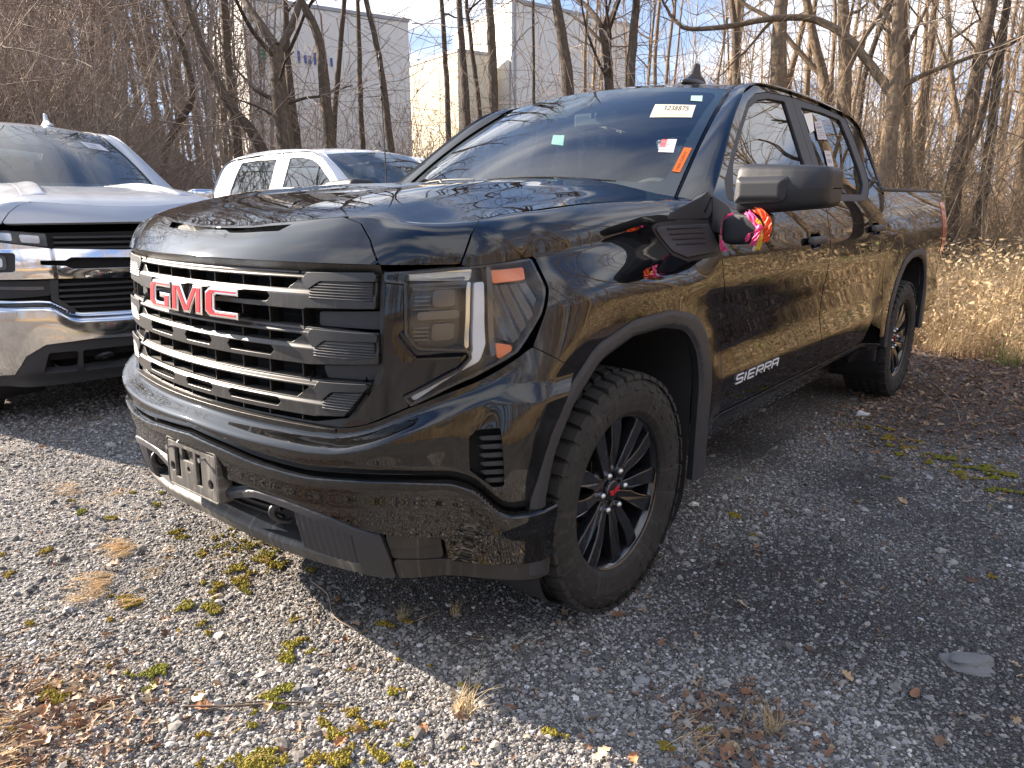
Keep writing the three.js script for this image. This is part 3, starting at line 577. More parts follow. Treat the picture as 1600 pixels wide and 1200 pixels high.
  mesh('steering_wheel', [norm(sw), hub, sp, sp2].map((g) => at(g, 0.39, 1.29, -1.16, -0.45)), M.interior, cab);
  const seat = (x, z) => {
    const g = [norm(rbox(0.5, 0.16, 0.5, 0.06)).translate(x, 0.80, z), at(norm(rbox(0.48, 0.66, 0.14, 0.06)), x, 1.16, z - 0.27, -0.2), at(norm(rbox(0.28, 0.19, 0.09, 0.045)), x, 1.585, z - 0.36, -0.12), norm(rbox(0.14, 0.08, 0.02, 0.005)).translate(x, 1.48, z - 0.345)];
    mesh('seat', g, M.seat, cab);
  };
  seat(0.4, -1.62); seat(-0.4, -1.62);
  mesh('bench_seat', [norm(rbox(1.4, 0.16, 0.46, 0.06)).translate(0, 0.80, -2.6), at(norm(rbox(1.4, 0.66, 0.13, 0.06)), 0, 1.16, -2.90, -0.14), ...[-0.45, 0.45].map((x) => at(norm(rbox(0.28, 0.17, 0.09, 0.04)), x, 1.55, -2.97, -0.1))], M.seat, cab);
  mesh('headliner', patch((u, z) => { const p = ROOF(u, z); return [p[0], p[1] - 0.045, p[2]]; }, { box: [-1, -3.05, 1, -1.42], step: 0.1, flange: 0 }), std({ color: rgb(0.16, 0.16, 0.155), roughness: 0.9 }), cab);
  const mir = norm(rbox(0.25, 0.07, 0.03, 0.02)).translate(0, 1.765, -1.30); const stem = norm(new THREE.CylinderGeometry(0.01, 0.012, 0.1, 8)).translate(0, 1.82, -1.27);
  mesh('cabin_mirror', [mir, stem], M.interior, cab);
  return { doors, frontGlass, rearGlass };
}

function bedAndChassis(T, paint, o = {}) {
  const trim = o.trim || M.matte;
  const fuel = poly(zp(fillet([[-3.225, 1.07], [-3.40, 1.07], [-3.425, 0.93], [-3.425, 0.86], [-3.36, 0.80], [-3.225, 0.80]], 0.035)));
  const tail = poly(zp(fillet([[-4.74, 1.355], [-4.90, 1.355], [-4.90, 0.95], [-4.80, 0.95], [-4.755, 1.1]], 0.02)));
  const bed = poly(zp([[-3.128, 1.418], [-4.90, 1.425], [-4.90, 0.50], [-3.128, 0.50]]));
  for (const sg of [1, -1]) {
    const m = (g) => sg > 0 ? g : mirrorX(g);
    const b = mesh('bed_side', m(patch(BODY, { sdf: D(bed, inset(ARR, 0.004), inset(tail, -0.002), ...(sg > 0 ? [inset(fuel, -0.0015)] : [])), step: 0.018, flange: 0.018 })), paint, T);
    if (sg > 0) mesh('fuel_door', patch(BODY, { sdf: inset(fuel, 0.0015), step: 0.02, flange: 0.012 }), paint, b);
    mesh('tail_light', m(patch(OFF(0.003), { sdf: tail, step: 0.015, flange: 0.06 })), M.redlens, T);
    const rail = norm(rbox(0.085, 0.022, 1.765, 0.008)).translate(0.898, 1.432, -4.013); mesh('bed_rail_cap', m(rail), trim, b);
    mesh('bed_wall', m(norm(rbox(0.05, 0.72, 1.74, 0.01)).translate(0.845, 1.06, -4.015)), M.dark, b);
  }
  mesh('bed_floor', norm(rbox(1.66, 0.05, 1.74, 0.01)).translate(0, 0.76, -4.01), M.dark, T);
  mesh('bed_wall', norm(rbox(1.7, 0.72, 0.04, 0.01)).translate(0, 1.06, -3.16), M.dark, T);
  mesh('tailgate', norm(rbox(1.58, 0.62, 0.06, 0.02)).translate(0, 1.11, -4.88), paint, T);
  mesh('bumper', [norm(rbox(1.9, 0.2, 0.14, 0.05)).translate(0, 0.60, -4.99)], trim, T);
  // underside and wheel wells
  mesh('underbody', [norm(rbox(1.5, 0.16, 4.6, 0.03)).translate(0, 0.43, -2.2), norm(rbox(0.9, 0.15, 5.3, 0.03)).translate(0, 0.36, -2.2), norm(rbox(1.34, 0.5, 0.6, 0.03)).translate(0, 0.72, 0.32), norm(rbox(1.1, 0.5, 0.9, 0.03)).translate(0, 0.85, -0.1)], M.dark, T);
  for (const [zc, dy] of [[0, 0], [-3.745, 0.035]]) {
    const out = fillet(archIn(zc, dy + 0.012).slice(), 0);
    const liner = (sg) => { const pts = out, pos = [], idx = [], n = pts.length; for (let i = 0; i < n; i++) for (const x of [0.52, 0.985]) pos.push(sg * x, pts[i][1], pts[i][0]); for (let i = 0; i < n - 1; i++) idx.push(2 * i, 2 * i + 1, 2 * i + 3, 2 * i, 2 * i + 3, 2 * i + 2); const g = new THREE.BufferGeometry(); g.setAttribute('position', new THREE.Float32BufferAttribute(pos, 3)); g.setIndex(idx); g.computeVertexNormals(); return norm(g); };
    const wall = (sg) => norm(rbox(0.02, 0.8, 1.2, 0.005)).translate(sg * 0.52, 0.62, zc);
    for (const sg of [1, -1]) mesh('wheel_well_liner', [liner(sg), wall(sg)], std({ color: rgb(0.016, 0.016, 0.017), roughness: 0.85 }), T);
  }
  // arch trims
  const at1 = both(patch(OFF((s, y) => 0.010 - 0.006 * sst(-0.02, 0, ARF(s, y)) - 0.012 * sst(0.016, 0, AIF(s, y))), { sdf: inset(I(D(ARF, AIF), (s, y) => 0.30 - y), 0.001), box: [sOfZ(0.56), 0.28, sOfZ(-0.70), 1.02], step: 0.011, flange: 0.03 }));
  const at2 = both(patch(OFF((s, y) => 0.010 - 0.006 * sst(-0.02, 0, ARR(s, y)) - 0.012 * sst(0.016, 0, AIR(s, y))), { sdf: inset(I(D(ARR, AIR), (s, y) => 0.42 - y), 0.001), box: [sOfZ(-3.18), 0.4, sOfZ(-4.42), 1.06], step: 0.011, flange: 0.03 }));
  for (const g of [...at1, ...at2]) mesh('wheel_arch_trim', g, o.archMat || trim, T);
  // wheels
  if (!o.noWheels) {
    const w = makeWheel(T);
    const put = (g, x, z, flip, st = 0) => { g.position.set(x, 0.405, z); g.rotation.set(0, (flip ? Math.PI : 0) + st, 0); };
    put(w, 0.878, 0, false, 0.0);
    for (const [x, z, f, a] of [[-0.878, 0, true, 1], [0.878, -3.745, false, 2.2], [-0.878, -3.745, true, 3]]) { const c = w.clone(); c.name = 'wheel'; put(c, x, z, f); T.add(c); c.rotateX(a); }
  }
}
// ---- the black truck itself ------------------------------------------------------------------------
const STK = {
  num: [[0.610, 0.745], [0.862, 0.752], [0.888, 0.607], [0.652, 0.589]], tag: [[0.785, 0.876], [0.857, 0.883], [0.881, 0.804], [0.809, 0.806]],
  card: [[0.807, 0.384], [0.882, 0.391], [0.900, 0.28], [0.827, 0.278]], strip: [[0.937, 0.326], [0.974, 0.325], [0.971, 0.137], [0.936, 0.142]],
  hang: [[0.013, 0.535], [0.111, 0.525], [0.193, 0.415], [0.09, 0.434]],
  n1: [[-2.085, 1.805], [-2.233, 1.824], [-2.179, 1.727], [-2.091, 1.708]], n2: [[-2.217, 1.776], [-2.345, 1.790], [-2.344, 1.691], [-2.186, 1.681]], n3: [[-2.238, 1.627], [-2.348, 1.630], [-2.300, 1.468], [-2.185, 1.463]],
};
const COMMON = []; let NOSE;
function smoothN(g) {                      // shared normals where faces of a deformed box meet
  const p = g.attributes.position, n = g.attributes.normal, m = new Map(), key = (i) => [p.getX(i), p.getY(i), p.getZ(i)].map((v) => Math.round(v * 1e5)).join();
  for (let i = 0; i < p.count; i++) { const k = key(i), a = m.get(k) || [0, 0, 0]; m.set(k, add(a, [n.getX(i), n.getY(i), n.getZ(i)])); }
  for (let i = 0; i < p.count; i++) { const a = unit(m.get(key(i))); n.setXYZ(i, ...a); }
  return g;
}
const B = thing('pickup_truck', 'black crew cab pickup with red letter emblem in its grille, nearest the camera', 'pickup truck', null);
{
  const T = B, paint = M.paint;
  const { nose } = cabShell(T, paint);
  const cab = cabBody(T, paint);
  bedAndChassis(T, paint);
  COMMON.push(...T.children); NOSE = nose;
  // nose of the hood with its two intake slots
  const slot = sdfMirror(poly(fillet([[-0.02, 0.80], [0.02, 0.80], [0.06, 0.80], [0.10, 0.70], [0.335, 0.70], [0.37, 0.90], [-0.02, 0.90]], 0.0)));
  mesh('hood_nose', patch(RIM, { sdf: inset(D(nose, slot), 0.0), step: 0.012, stepV: 0.03, flange: 0.02, edge: 0.001 }), M.paintDusty, T);
  mesh('nose_intake', patch((s, a) => add(RIM(s, a), normalAt(RIM, s, a), -0.018), { sdf: inset(slot, -0.02), step: 0.02, stepV: 0.05, flange: 0 }), M.satin, T);
  mesh('nose_lip', patch((s, v) => add(BODY(s, 1.2 - v), bodyN(s, 1.2), -0.002 - 0.9 * v), { box: [-0.735, 0, 0.735, 0.022], step: 0.03, stepV: 0.006, flange: 0.0 }), M.dustyBlack, T);

  // ---- grille
  const G = new THREE.Group(); G.name = 'grille'; T.add(G);
  const GP = OFF(-0.022);
  const grp = (yt, ub, mt, ht, hb, yb, se, de, hx, end) => {
    const out = sdfMirror(poly([[-0.05, yt], [de[1], yt], ...end, [de[1] + 0.01, yb], [-0.05, yb]]));
    const open = sdfMirror(poly([[-0.05, ub], [de[1] - 0.012, ub], [de[0], mt], [-0.05, mt]]));
    const ym = (ht + hb) / 2, hex = (a, b) => poly([[a, ym], [a + 0.014, ht], [b - 0.014, ht], [b, ym], [b - 0.014, hb], [a + 0.014, hb]]);
    const h = [hex(-0.085, 0.085), hex(0.165, hx), hex(-hx, -0.165)];
    const prof = (s, y) => -0.022 + 0.012 * sst(yt - 0.002, yt - 0.014, y) - 0.006 * sst(mt - 0.012, mt, y) * (y < ub - 0.005 ? 1 : 0);
    return patch(OFF(prof), { sdf: D(out, open, ...h), step: 0.008, stepV: 0.005, flange: 0.05, edge: 0.0025 });
  };
  const g1 = grp(1.178, 1.161, 1.128, 1.118, 1.087, 1.076, 0, [0.424, 0.484], 0.362, [[0.724, 1.182], [0.724, 1.088], [0.49, 1.08]]);
  const g2 = grp(1.025, 1.008, 0.978, 0.967, 0.936, 0.926, 0, [0.442, 0.505], 0.378, [[0.732, 1.022], [0.736, 0.942], [0.51, 0.926]]);
  const g3 = grp(0.881, 0.865, 0.826, 0.819, 0.792, 0.783, 0, [0.462, 0.528], 0.405, [[0.712, 0.886], [0.632, 0.793], [0.54, 0.785]]);
  for (const g of [g1, g2, g3]) mesh('grille_bar', g, M.dustyBlack, G);
  for (const [y, w] of [[1.1285, 0.42], [0.9785, 0.438], [0.8265, 0.458], [1.1795, 0.475], [1.0265, 0.49], [0.8825, 0.515]]) mesh('bar_top_dust', patch((s, v) => add(BODY(s, y + 0.0012), bodyN(s, y), lerp(-0.026, -0.068, v)), { box: [-w, 0, w, 1], step: 0.04, stepV: 0.5, flange: 0 }), M.dust, G);
  const cap = (pts) => both(patch(OFF((s, y) => -0.0215 + 0.012 + 0.003), { sdf: poly(pts), step: 0.012, flange: 0.006, edge: 0.002 }));
  for (const pts of [[[0.50, 1.174], [0.722, 1.180], [0.722, 1.158], [0.545, 1.154], [0.505, 1.13], [0.482, 1.155]], [[0.52, 1.022], [0.732, 1.020], [0.732, 1.0], [0.565, 0.995], [0.53, 0.97], [0.505, 1.0]], [[0.545, 0.878], [0.712, 0.884], [0.695, 0.864], [0.59, 0.856], [0.56, 0.83], [0.528, 0.855]]]) for (const g of cap(pts)) mesh('grille_end_cap', g, M.satin, G);
  const ridged = (pts, y0) => both(patch(OFF((s, y) => -0.016 + 0.0035 * Math.abs(((y - y0) / 0.0075 + 100) % 1 - 0.5) * 2 + 0.006), { sdf: poly(pts), step: 0.02, stepV: 0.0018, flange: 0.01 }));
  for (const [pts, y0] of [[[[0.552, 1.150], [0.715, 1.154], [0.716, 1.108], [0.512, 1.104], [0.512, 1.128]], 1.1], [[[0.572, 0.992], [0.724, 0.996], [0.726, 0.955], [0.53, 0.945], [0.53, 0.968]], 0.95], [[[0.60, 0.852], [0.688, 0.858], [0.648, 0.808], [0.56, 0.802], [0.562, 0.825]], 0.8]]) for (const g of ridged(pts, y0)) mesh('grille_mesh_panel', g, M.satin, G);
  const backing = both(patch(OFF(-0.05), { sdf: U(poly(fillet([[0.515, 1.068], [0.74, 1.08], [0.74, 1.03], [0.515, 1.03]], 0.006)), poly(fillet([[0.53, 0.918], [0.74, 0.935], [0.735, 0.892], [0.545, 0.886]], 0.006))), box: [0.5, 0.88, 0.75, 1.09], step: 0.012, flange: 0.02 }));
  for (const g of backing) mesh('grille_blank_panel', g, M.satin, G);
  for (const x of [-0.47, -0.34, -0.22, -0.075, 0.075, 0.22, 0.34, 0.47]) {
    const s = sOfX(Math.abs(x)) * Math.sign(x);
    for (const [a, b] of [[1.076, 1.025], [0.926, 0.881], [0.783, 0.762], [1.165, 1.122], [1.012, 0.972], [0.87, 0.822]]) { const p = BODY(s, (a + b) / 2), n = bodyN(s, (a + b) / 2); const g = norm(rbox(0.005, a - b + 0.01, 0.05, 0.002, 1)); g.rotateY(Math.atan2(n[0], n[2])); mesh('grille_rib', g.translate(p[0] - n[0] * 0.052, p[1], p[2] - n[2] * 0.052), M.dustyBlack, G); }
  }
  mesh('radiator_shutter', [patch(OFF((s, y) => -0.13 + 0.02 * Math.abs(((y * 22) % 1) - 0.5)), { box: [-0.62, 0.74, 0.62, 1.19], step: 0.06, stepV: 0.006, flange: 0 })], M.dark, G);
  const floorG = (s, v) => add(BODY(s, 0.752 + 0.026 * v), bodyN(s, 0.752), lerp(-0.012, -0.095, v));
  mesh('grille_sill', patch(floorG, { box: [-0.60, 0, 0.60, 1], step: 0.03, stepV: 0.25, flange: 0.01 }), M.dustyBlack, G);
  const frameG = both(patch(OFF((s) => -0.03), { sdf: D(poly(fillet([[-0.02, 1.2], [0.742, 1.188], [0.745, 0.905], [0.66, 0.79], [0.605, 0.755], [0.5, 0.75], [-0.02, 0.75]], 0.01)), poly([[-0.1, 1.183], [0.727, 1.187], [0.737, 0.93], [0.716, 0.885], [0.636, 0.785], [0.52, 0.762], [-0.1, 0.76]])), step: 0.008, flange: 0.06 }));
  mesh('grille_surround', frameG, M.satin, G);
  // emblem: chrome letters with red faces
  const E = new THREE.Group(); E.name = 'emblem'; T.add(E);
  for (const [c, x, w] of [['G', -0.262, 0.158], ['M', -0.089, 0.182], ['C', 0.108, 0.158]]) {
    const mid = x + w / 2, s = sOfX(Math.abs(mid)) * Math.sign(mid), p = BODY(s, 1.072), n = bodyN(s, 1.072), ry = Math.atan2(n[0], n[2]), rx = -Math.asin(n[1]);
    const pts = LET[c].map((q) => [(q[0] - 0.5) * w, (q[1] - 0.5) * 0.088]);
    const body = norm(slab(pts, 0.052, 0.0035)), face = norm(slab(shrink(pts, 0.0075), 0.003, 0.0006));
    const place = (g, d) => { g.translate(0, 0, d); g.rotateX(rx); g.rotateY(ry); return g.translate(p[0], p[1], p[2]); };
    mesh('letter', place(body, -0.028), M.chrome, E); mesh('letter_face', place(face, 0.0225), M.red, E);
  }

  // ---- bumper
  const topY = spline([[0, 0.750], [0.3, 0.746], [0.5, 0.748], [0.61, 0.754], [0.70, 0.772], [0.827, 0.820], [0.99, 0.880], [1.098, 0.946], [1.136, 0.969], [1.2, 0.98]]);
  const botY = spline([[0, 0.662], [0.2, 0.648], [0.35, 0.634], [0.518, 0.629], [0.70, 0.642], [0.763, 0.644], [0.92, 0.629], [0.972, 0.608], [1.035, 0.532], [1.06, 0.522], [1.15, 0.521], [1.25, 0.525]]);
  const lowY = spline([[0, 0.544], [0.3, 0.535], [0.55, 0.516], [0.68, 0.49], [0.76, 0.474], [0.90, 0.452], [0.924, 0.446], [0.936, 0.37], [1.0, 0.352], [1.25, 0.345]]);
  const curveY = (f, a, b, n) => { const o = []; for (let i = 0; i <= n; i++) { const s = lerp(a, b, i / n); o.push([s, f(s)]); } return o; };
  const BP = M.paintDusty;
  const upProf = (s, y) => { const t = topY(s), b = botY(s), d = t - y, fr = 1 - sst(0.75, 1.05, s); return (1 - 0.95 * sst(0.95, 1.13, s) * sst(0.82, 0.88, y)) * ( lerp(0.004, -0.020, fr) + lerp(0.016, 0.052, fr) * sst(0.014, 0.062, d) - 0.012 * sst(0.45, 1, d / (t - b)) - 0.010 * sst(0.03, 0.0, y - b)); };
  const vent = poly(fillet([[0.974, 0.738], [0.99, 0.758], [1.036, 0.763], [1.036, 0.598], [1.014, 0.594], [0.971, 0.645]], 0.008));
  const upPoly = poly([...curveY(topY, -0.03, 1.136, 60), [1.290, 0.883], ...zp([[0.36, 0.83], [0.44, 0.72], [0.50, 0.53]]), ...curveY((s) => botY(s) + 0.004, 1.2, -0.03, 60)]);
  const upper = both(patch((s, y) => OFF(upProf(s, y))(s, y), { sdf: D(I(upPoly, (s) => -s), inset(ARF, 0.0), vent), step: 0.008, stepV: 0.005, flange: 0.02, domainEdge: false }));
  mesh('bumper', upper.map((g) => g), BP, T);
  const lowProf = (s, y) => { const t = botY(s), d = t - y; return -0.004 + 0.030 * sst(0.0, 0.016, d) - 0.012 * sst(0.03, 0.10, d); };
  const lowPoly = poly([...curveY((s) => botY(s) - 0.006, -0.03, 1.185, 80), ...curveY(lowY, 1.185, -0.03, 80)]);
  mesh('bumper_panel', both(patch((s, y) => OFF(lowProf(s, y))(s, y), { sdf: I(lowPoly, (s) => -s), step: 0.006, stepV: 0.003, flange: 0.03, domainEdge: false })), BP, T);
  mesh('bumper_backing', both(patch(OFF(-0.045), { box: [0, 0.36, 1.12, 0.745], step: 0.06, flange: 0 })), M.dark, T);
  // corner vents
  for (const sg of [1, -1]) {
    const m = (g) => sg > 0 ? g : mirrorX(g);
    const v = mesh('corner_vent', m(patch(OFF(-0.035), { sdf: inset(vent, -0.004), step: 0.01, flange: 0 })), M.dark, T);
    for (let k = 0; k < 6; k++) { const y = 0.735 - k * 0.024, g = patch(OFF((s) => -0.002 - 0.02 * sst(1.0, 0.975, s)), { sdf: I(vent, poly([[0.985, y], [1.04, y + 0.004], [1.04, y - 0.008], [1.0, y - 0.009]])), box: [0.96, y - 0.015, 1.05, y + 0.01], step: 0.005, flange: 0.025 }); mesh('vent_fin', m(g), M.satin, v); }
    // headlight --------------------------------------------------------------
    const H = new THREE.Group(); H.name = 'headlight'; T.add(H);
    const outline = poly(fillet([[0.746, 1.181], [0.881, 1.188], [1.022, 1.197], [1.213, 1.206, 0.012], [1.2195, 1.124, 0.03], [1.182, 1.056], [1.096, 0.960], [0.993, 0.898], [0.829, 0.828], [0.809, 0.853], [0.958, 0.922], [0.984, 0.952, 0.01], [0.972, 0.968], [0.842, 0.979, 0.02], [0.809, 1.02], [0.803, 1.152], [0.749, 1.157]], 0.004));
    const hin = (name, pts, off, mt, r = 0.006, fl = 0.02, par = H, st = 0.01) => mesh(name, m(patch(OFF(off), { sdf: poly(fillet(pts, r)), step: st, flange: fl, edge: 0.002 })), mt, par);
    mesh('lamp_housing', m(patch(OFF(-0.055), { sdf: inset(outline, -0.006), step: 0.02, flange: 0 })), M.lampDark, H);
    mesh('lamp_wall', m(patch(OFF(-0.004), { sdf: D(outline, inset(outline, 0.0055)), box: outline.bb, step: 0.004, flange: 0.052 })), M.satin, H);
    mesh('lens', m(patch(OFF(-0.001), { sdf: inset(outline, 0.001), step: 0.02, flange: 0 })), M.lens, H);
    hin('light_strip', [[0.76, 1.178], [0.985, 1.190], [0.985, 1.158], [0.76, 1.163]], (s, y) => -0.03 + 0.012 * sst(1.158, 1.185, y), M.lampChrome);
    hin('lamp_projector', [[0.818, 1.136], [0.955, 1.142], [0.958, 0.99], [0.94, 0.978], [0.850, 0.985], [0.818, 1.02]], -0.04, M.lampDark, 0.01, 0.01);
    hin('lamp_bezel', [[0.812, 1.150], [0.972, 1.156], [0.972, 1.138], [0.825, 1.133]], (s, y) => -0.028 + 0.01 * sst(1.135, 1.15, y), M.lampGrey, 0.003);
    hin('lamp_crossbar', [[0.84, 1.076], [0.955, 1.078], [0.955, 1.058], [0.84, 1.056]], -0.026, M.lampGrey, 0.004, 0.012);
    for (const yy of [1.112, 1.02]) hin('projector_lens', [[0.882, yy + 0.022], [0.945, yy + 0.022], [0.945, yy - 0.022], [0.882, yy - 0.022]], -0.030, M.lampGrey, 0.01, 0.008);
    for (let k = 0; k < 4; k++) for (const yy of [1.118, 1.035]) hin('projector_fin', [[0.825, yy - k * 0.011], [0.875, yy - k * 0.011], [0.875, yy - k * 0.011 - 0.003], [0.825, yy - k * 0.011 - 0.003]], -0.034, M.lampGrey, 0.001, 0.006);
    hin('light_guide', [[0.996, 1.149], [1.024, 1.151], [1.026, 0.985, 0.03], [1.008, 0.938, 0.03], [0.840, 0.841], [0.828, 0.851], [0.970, 0.928, 0.03], [0.996, 0.962, 0.03]], (s, y) => -0.022, M.drl, 0.006, 0.025);
    hin('light_guide_edge', [[0.976, 1.152], [0.986, 1.152], [0.986, 0.972], [0.976, 0.972]], -0.030, M.lampChrome, 0.002, 0.01);
    hin('lamp_divider', [[1.033, 1.19], [1.047, 1.191], [1.047, 0.958], [1.036, 0.946]], -0.014, M.lampGrey, 0.003, 0.03);
    hin('amber_reflector', [[1.054, 1.183], [1.190, 1.191], [1.178, 1.160], [1.056, 1.148]], (s) => -0.024, M.amber, 0.004, 0.02);
    hin('lamp_reflector', [[1.054, 1.140], [1.19, 1.152], [1.206, 1.12], [1.17, 1.054], [1.10, 0.985], [1.054, 1.0]], (s, y) => -0.042 + 0.018 * Math.abs(((s * 26 + y * 8) % 1) - 0.5), M.lampGrey, 0.005, 0.015, H, 0.004);
    hin('amber_marker', [[1.050, 0.985], [1.09, 0.978], [1.085, 0.965], [1.050, 0.942]], -0.022, M.amber, 0.003, 0.02);
    // gloss panel between grille and lamp
    const bez = poly([[0.750, 1.153], [0.798, 1.149], [0.804, 1.02], [0.838, 0.975], [0.968, 0.964], [0.980, 0.952], [0.956, 0.926], [0.804, 0.856], [0.824, 0.826], [0.70, 0.776], [0.612, 0.757], [0.664, 0.795], [0.748, 0.905]]);
    const hb = mesh('headlight_bezel', m(patch(OFF(-0.018), { sdf: bez, step: 0.01, flange: 0.03 })), M.paint, T);
    mesh('bezel_facet', m(patch((s, y) => { const d = poly2(s, y); return OFF(-0.017 + 0.016 * sst(-0.03, 0.0, y - (0.977 + Math.max(0, (0.838 - s)) * 1.3)))(s, y); }, { sdf: poly([[0.797, 1.03], [0.805, 1.022], [0.842, 0.976], [0.975, 0.964], [0.962, 0.945], [0.845, 0.946], [0.782, 1.0]]), step: 0.008, flange: 0.02 })), M.paint, hb);
    // tow hook, fog blank, lower block
    const hk = new THREE.TorusGeometry(0.036, 0.0105, 10, 24, Math.PI * 1.25); hk.scale(0.75, 1.15, 1); hk.rotateZ(-Math.PI * 0.62 + Math.PI); hk.rotateY(Math.PI / 2 - 0.35);
    mesh('tow_hook', m([norm(hk)].map((g) => g.translate(0.385, 0.462, 0.885))[0]), M.satin, T);
  }
  function poly2() { return 0; }

  // ---- lower valance
  const V = new THREE.Group(); V.name = 'valance'; T.add(V);
  const lip = spline([[0, 0.365], [0.2, 0.352], [0.4, 0.335], [0.64, 0.328], [0.76, 0.318], [1.2, 0.305]]);
  const lowerStrip = sdfMirror(poly([...curveY((s) => lip(s) + lerp(0.052, 0.042, sst(0.3, 0.6, s)), -0.03, 0.66, 30), [0.70, 0.352], [0.70, lip(0.7)], ...curveY(lip, 0.69, -0.03, 30)]));
  mesh('valance_lip', patch(OFF((s, y) => 0.012 - 0.03 * sst(0.03, 0.052, y - lip(Math.abs(s)))), { sdf: lowerStrip, step: 0.015, stepV: 0.006, flange: 0.04 }), M.valance, V);
  const upY = spline([[0, 0.505], [0.165, 0.505], [0.25, 0.525], [0.32, 0.538], [0.42, 0.535], [0.55, 0.52], [0.68, 0.492], [0.76, 0.472]]);
  const upStrip = sdfMirror(poly([...curveY(upY, -0.03, 0.745, 40), [0.755, 0.455], ...curveY((s) => upY(s) - lerp(0.03, 0.036, sst(0.1, 0.6, s)), 0.73, -0.03, 40)]));
  mesh('valance_ledge', patch(OFF((s, y) => -0.002 + 0.016 * sst(0.0, 0.014, upY(Math.abs(s)) - y)), { sdf: upStrip, step: 0.012, stepV: 0.005, flange: 0.035 }), M.matte, V);
  for (const sg of [1, -1]) {
    const m = (g) => sg > 0 ? g : mirrorX(g);
    mesh('valance_block', m(patch(OFF((s, y) => 0.002 + 0.007 * sst(0.0, 0.012, Math.min(s - 0.455, 0.665 - s)) + 0.0015 * Math.sin(s * 260)), { sdf: poly(fillet([[0.452, 0.502], [0.668, 0.462], [0.668, 0.355], [0.452, 0.378]], 0.012)), step: 0.005, flange: 0.05 })), M.matte, V);
    mesh('valance_corner', m(patch(OFF(0.014), { sdf: poly(fillet([[0.668, 0.480], [0.752, 0.462], [0.770, 0.385], [0.775, 0.318], [0.668, 0.326]], 0.008)), step: 0.012, flange: 0.05 })), M.matte, V);
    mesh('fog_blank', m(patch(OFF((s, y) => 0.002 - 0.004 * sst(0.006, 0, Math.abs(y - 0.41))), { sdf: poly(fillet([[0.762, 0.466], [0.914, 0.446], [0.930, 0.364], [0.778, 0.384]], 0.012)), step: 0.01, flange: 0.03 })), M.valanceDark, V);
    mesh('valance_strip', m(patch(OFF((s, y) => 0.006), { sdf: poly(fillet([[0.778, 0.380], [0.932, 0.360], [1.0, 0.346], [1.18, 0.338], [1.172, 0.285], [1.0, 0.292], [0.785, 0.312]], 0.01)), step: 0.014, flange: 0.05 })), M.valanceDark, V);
    mesh('hook_pocket', m(patch(OFF(-0.09), { box: [0.36, 0.37, 0.47, 0.52], step: 0.03, flange: 0 })), M.dark, V);
  }
  for (let k = 0; k < 3; k++) mesh('valance_slat', both(patch(OFF((s, y) => -0.035), { box: [0.0, 0.472 - k * 0.028, 0.345, 0.480 - k * 0.028], step: 0.03, stepV: 0.004, flange: 0.04 })), M.satin, V);
  mesh('valance_duct', [patch(OFF(-0.085), { box: [-0.5, 0.36, 0.5, 0.53], step: 0.05, flange: 0 }), patch((s, v) => add(BODY(s, 0.385 + 0.01 * v), bodyN(s, 0.385), lerp(0.0, -0.09, v)), { box: [-0.5, 0, 0.5, 1], step: 0.05, stepV: 0.5, flange: 0 })], M.dark, V);
  // licence plate bracket
  const L = new THREE.Group(); L.name = 'plate_bracket'; T.add(L);
  const holes = [[[-0.105, 0.055], [-0.075, 0.055], [-0.075, -0.045], [-0.105, -0.045]], [[-0.055, 0.058], [0.012, 0.058], [0.012, 0.022], [-0.055, 0.022]], [[0.03, 0.058], [0.06, 0.058], [0.06, -0.045], [0.03, -0.045]]].map((h) => h.slice().reverse());
  const circ = (x, y, r) => { const o = []; for (let k = 0; k < 12; k++) o.push([x + r * Math.cos(-k / 12 * 6.2832), y + r * Math.sin(-k / 12 * 6.2832)]); return o; };
  const plate = norm(slab(fillet([[-0.152, -0.074], [0.152, -0.074], [0.152, 0.074], [-0.152, 0.074]], 0.012), 0.012, 0.003, [...holes, circ(-0.125, -0.015, 0.014), circ(0.115, -0.025, 0.015), circ(-0.02, -0.005, 0.008)]));
  const rimP = norm(slab(fillet([[-0.162, -0.084], [0.162, -0.084], [0.162, 0.084], [-0.162, 0.084]], 0.02), 0.05, 0.004, [fillet([[-0.153, 0.075], [0.153, 0.075], [0.153, -0.075], [-0.153, -0.075]], 0.012)]));
  const pl = (g, dz) => at(g, 0, 0.531, 0.955 + dz, -0.03);
  mesh('bracket_plate', pl(plate, 0.002), M.valance, L); mesh('bracket_rim', pl(rimP, -0.035), M.valance, L);
  mesh('bracket_back', pl(norm(new THREE.BoxGeometry(0.30, 0.15, 0.01)), -0.02), M.dark, L);
  for (const x of [-0.122, 0.086]) { const b = norm(new THREE.CylinderGeometry(0.0045, 0.0045, 0.024, 8)); b.rotateX(Math.PI / 2); const h = norm(new THREE.CylinderGeometry(0.008, 0.008, 0.004, 10)); h.rotateX(Math.PI / 2); mesh('screw', [b, h.translate(0, 0, 0.012)].map((g) => at(g, x, 0.585, 0.972)), M.steel, L); }

  // ---- fender vent and sail panel, mirrors
  for (const sg of [1, -1]) {
    const m = (g) => sg > 0 ? g : mirrorX(g);
    const fv = poly(zp(fillet([[-0.258, 1.274], [-0.315, 1.286], [-0.607, 1.29], [-0.655, 1.17], [-0.62, 1.160], [-0.43, 1.148], [-0.345, 1.174]], 0.015)));
    const F = mesh('fender_vent', m(patch(OFF((s, y) => 0.003 + 0.005 * sst(0, -0.02, fv(s, y))), { sdf: inset(fv, 0.014), step: 0.008, flange: 0.012 })), M.matte, T);
    mesh('vent_surround', m(patch(OFF(0.0025), { sdf: D(fv, inset(fv, 0.012)), step: 0.006, flange: 0.01 })), M.seal, F);
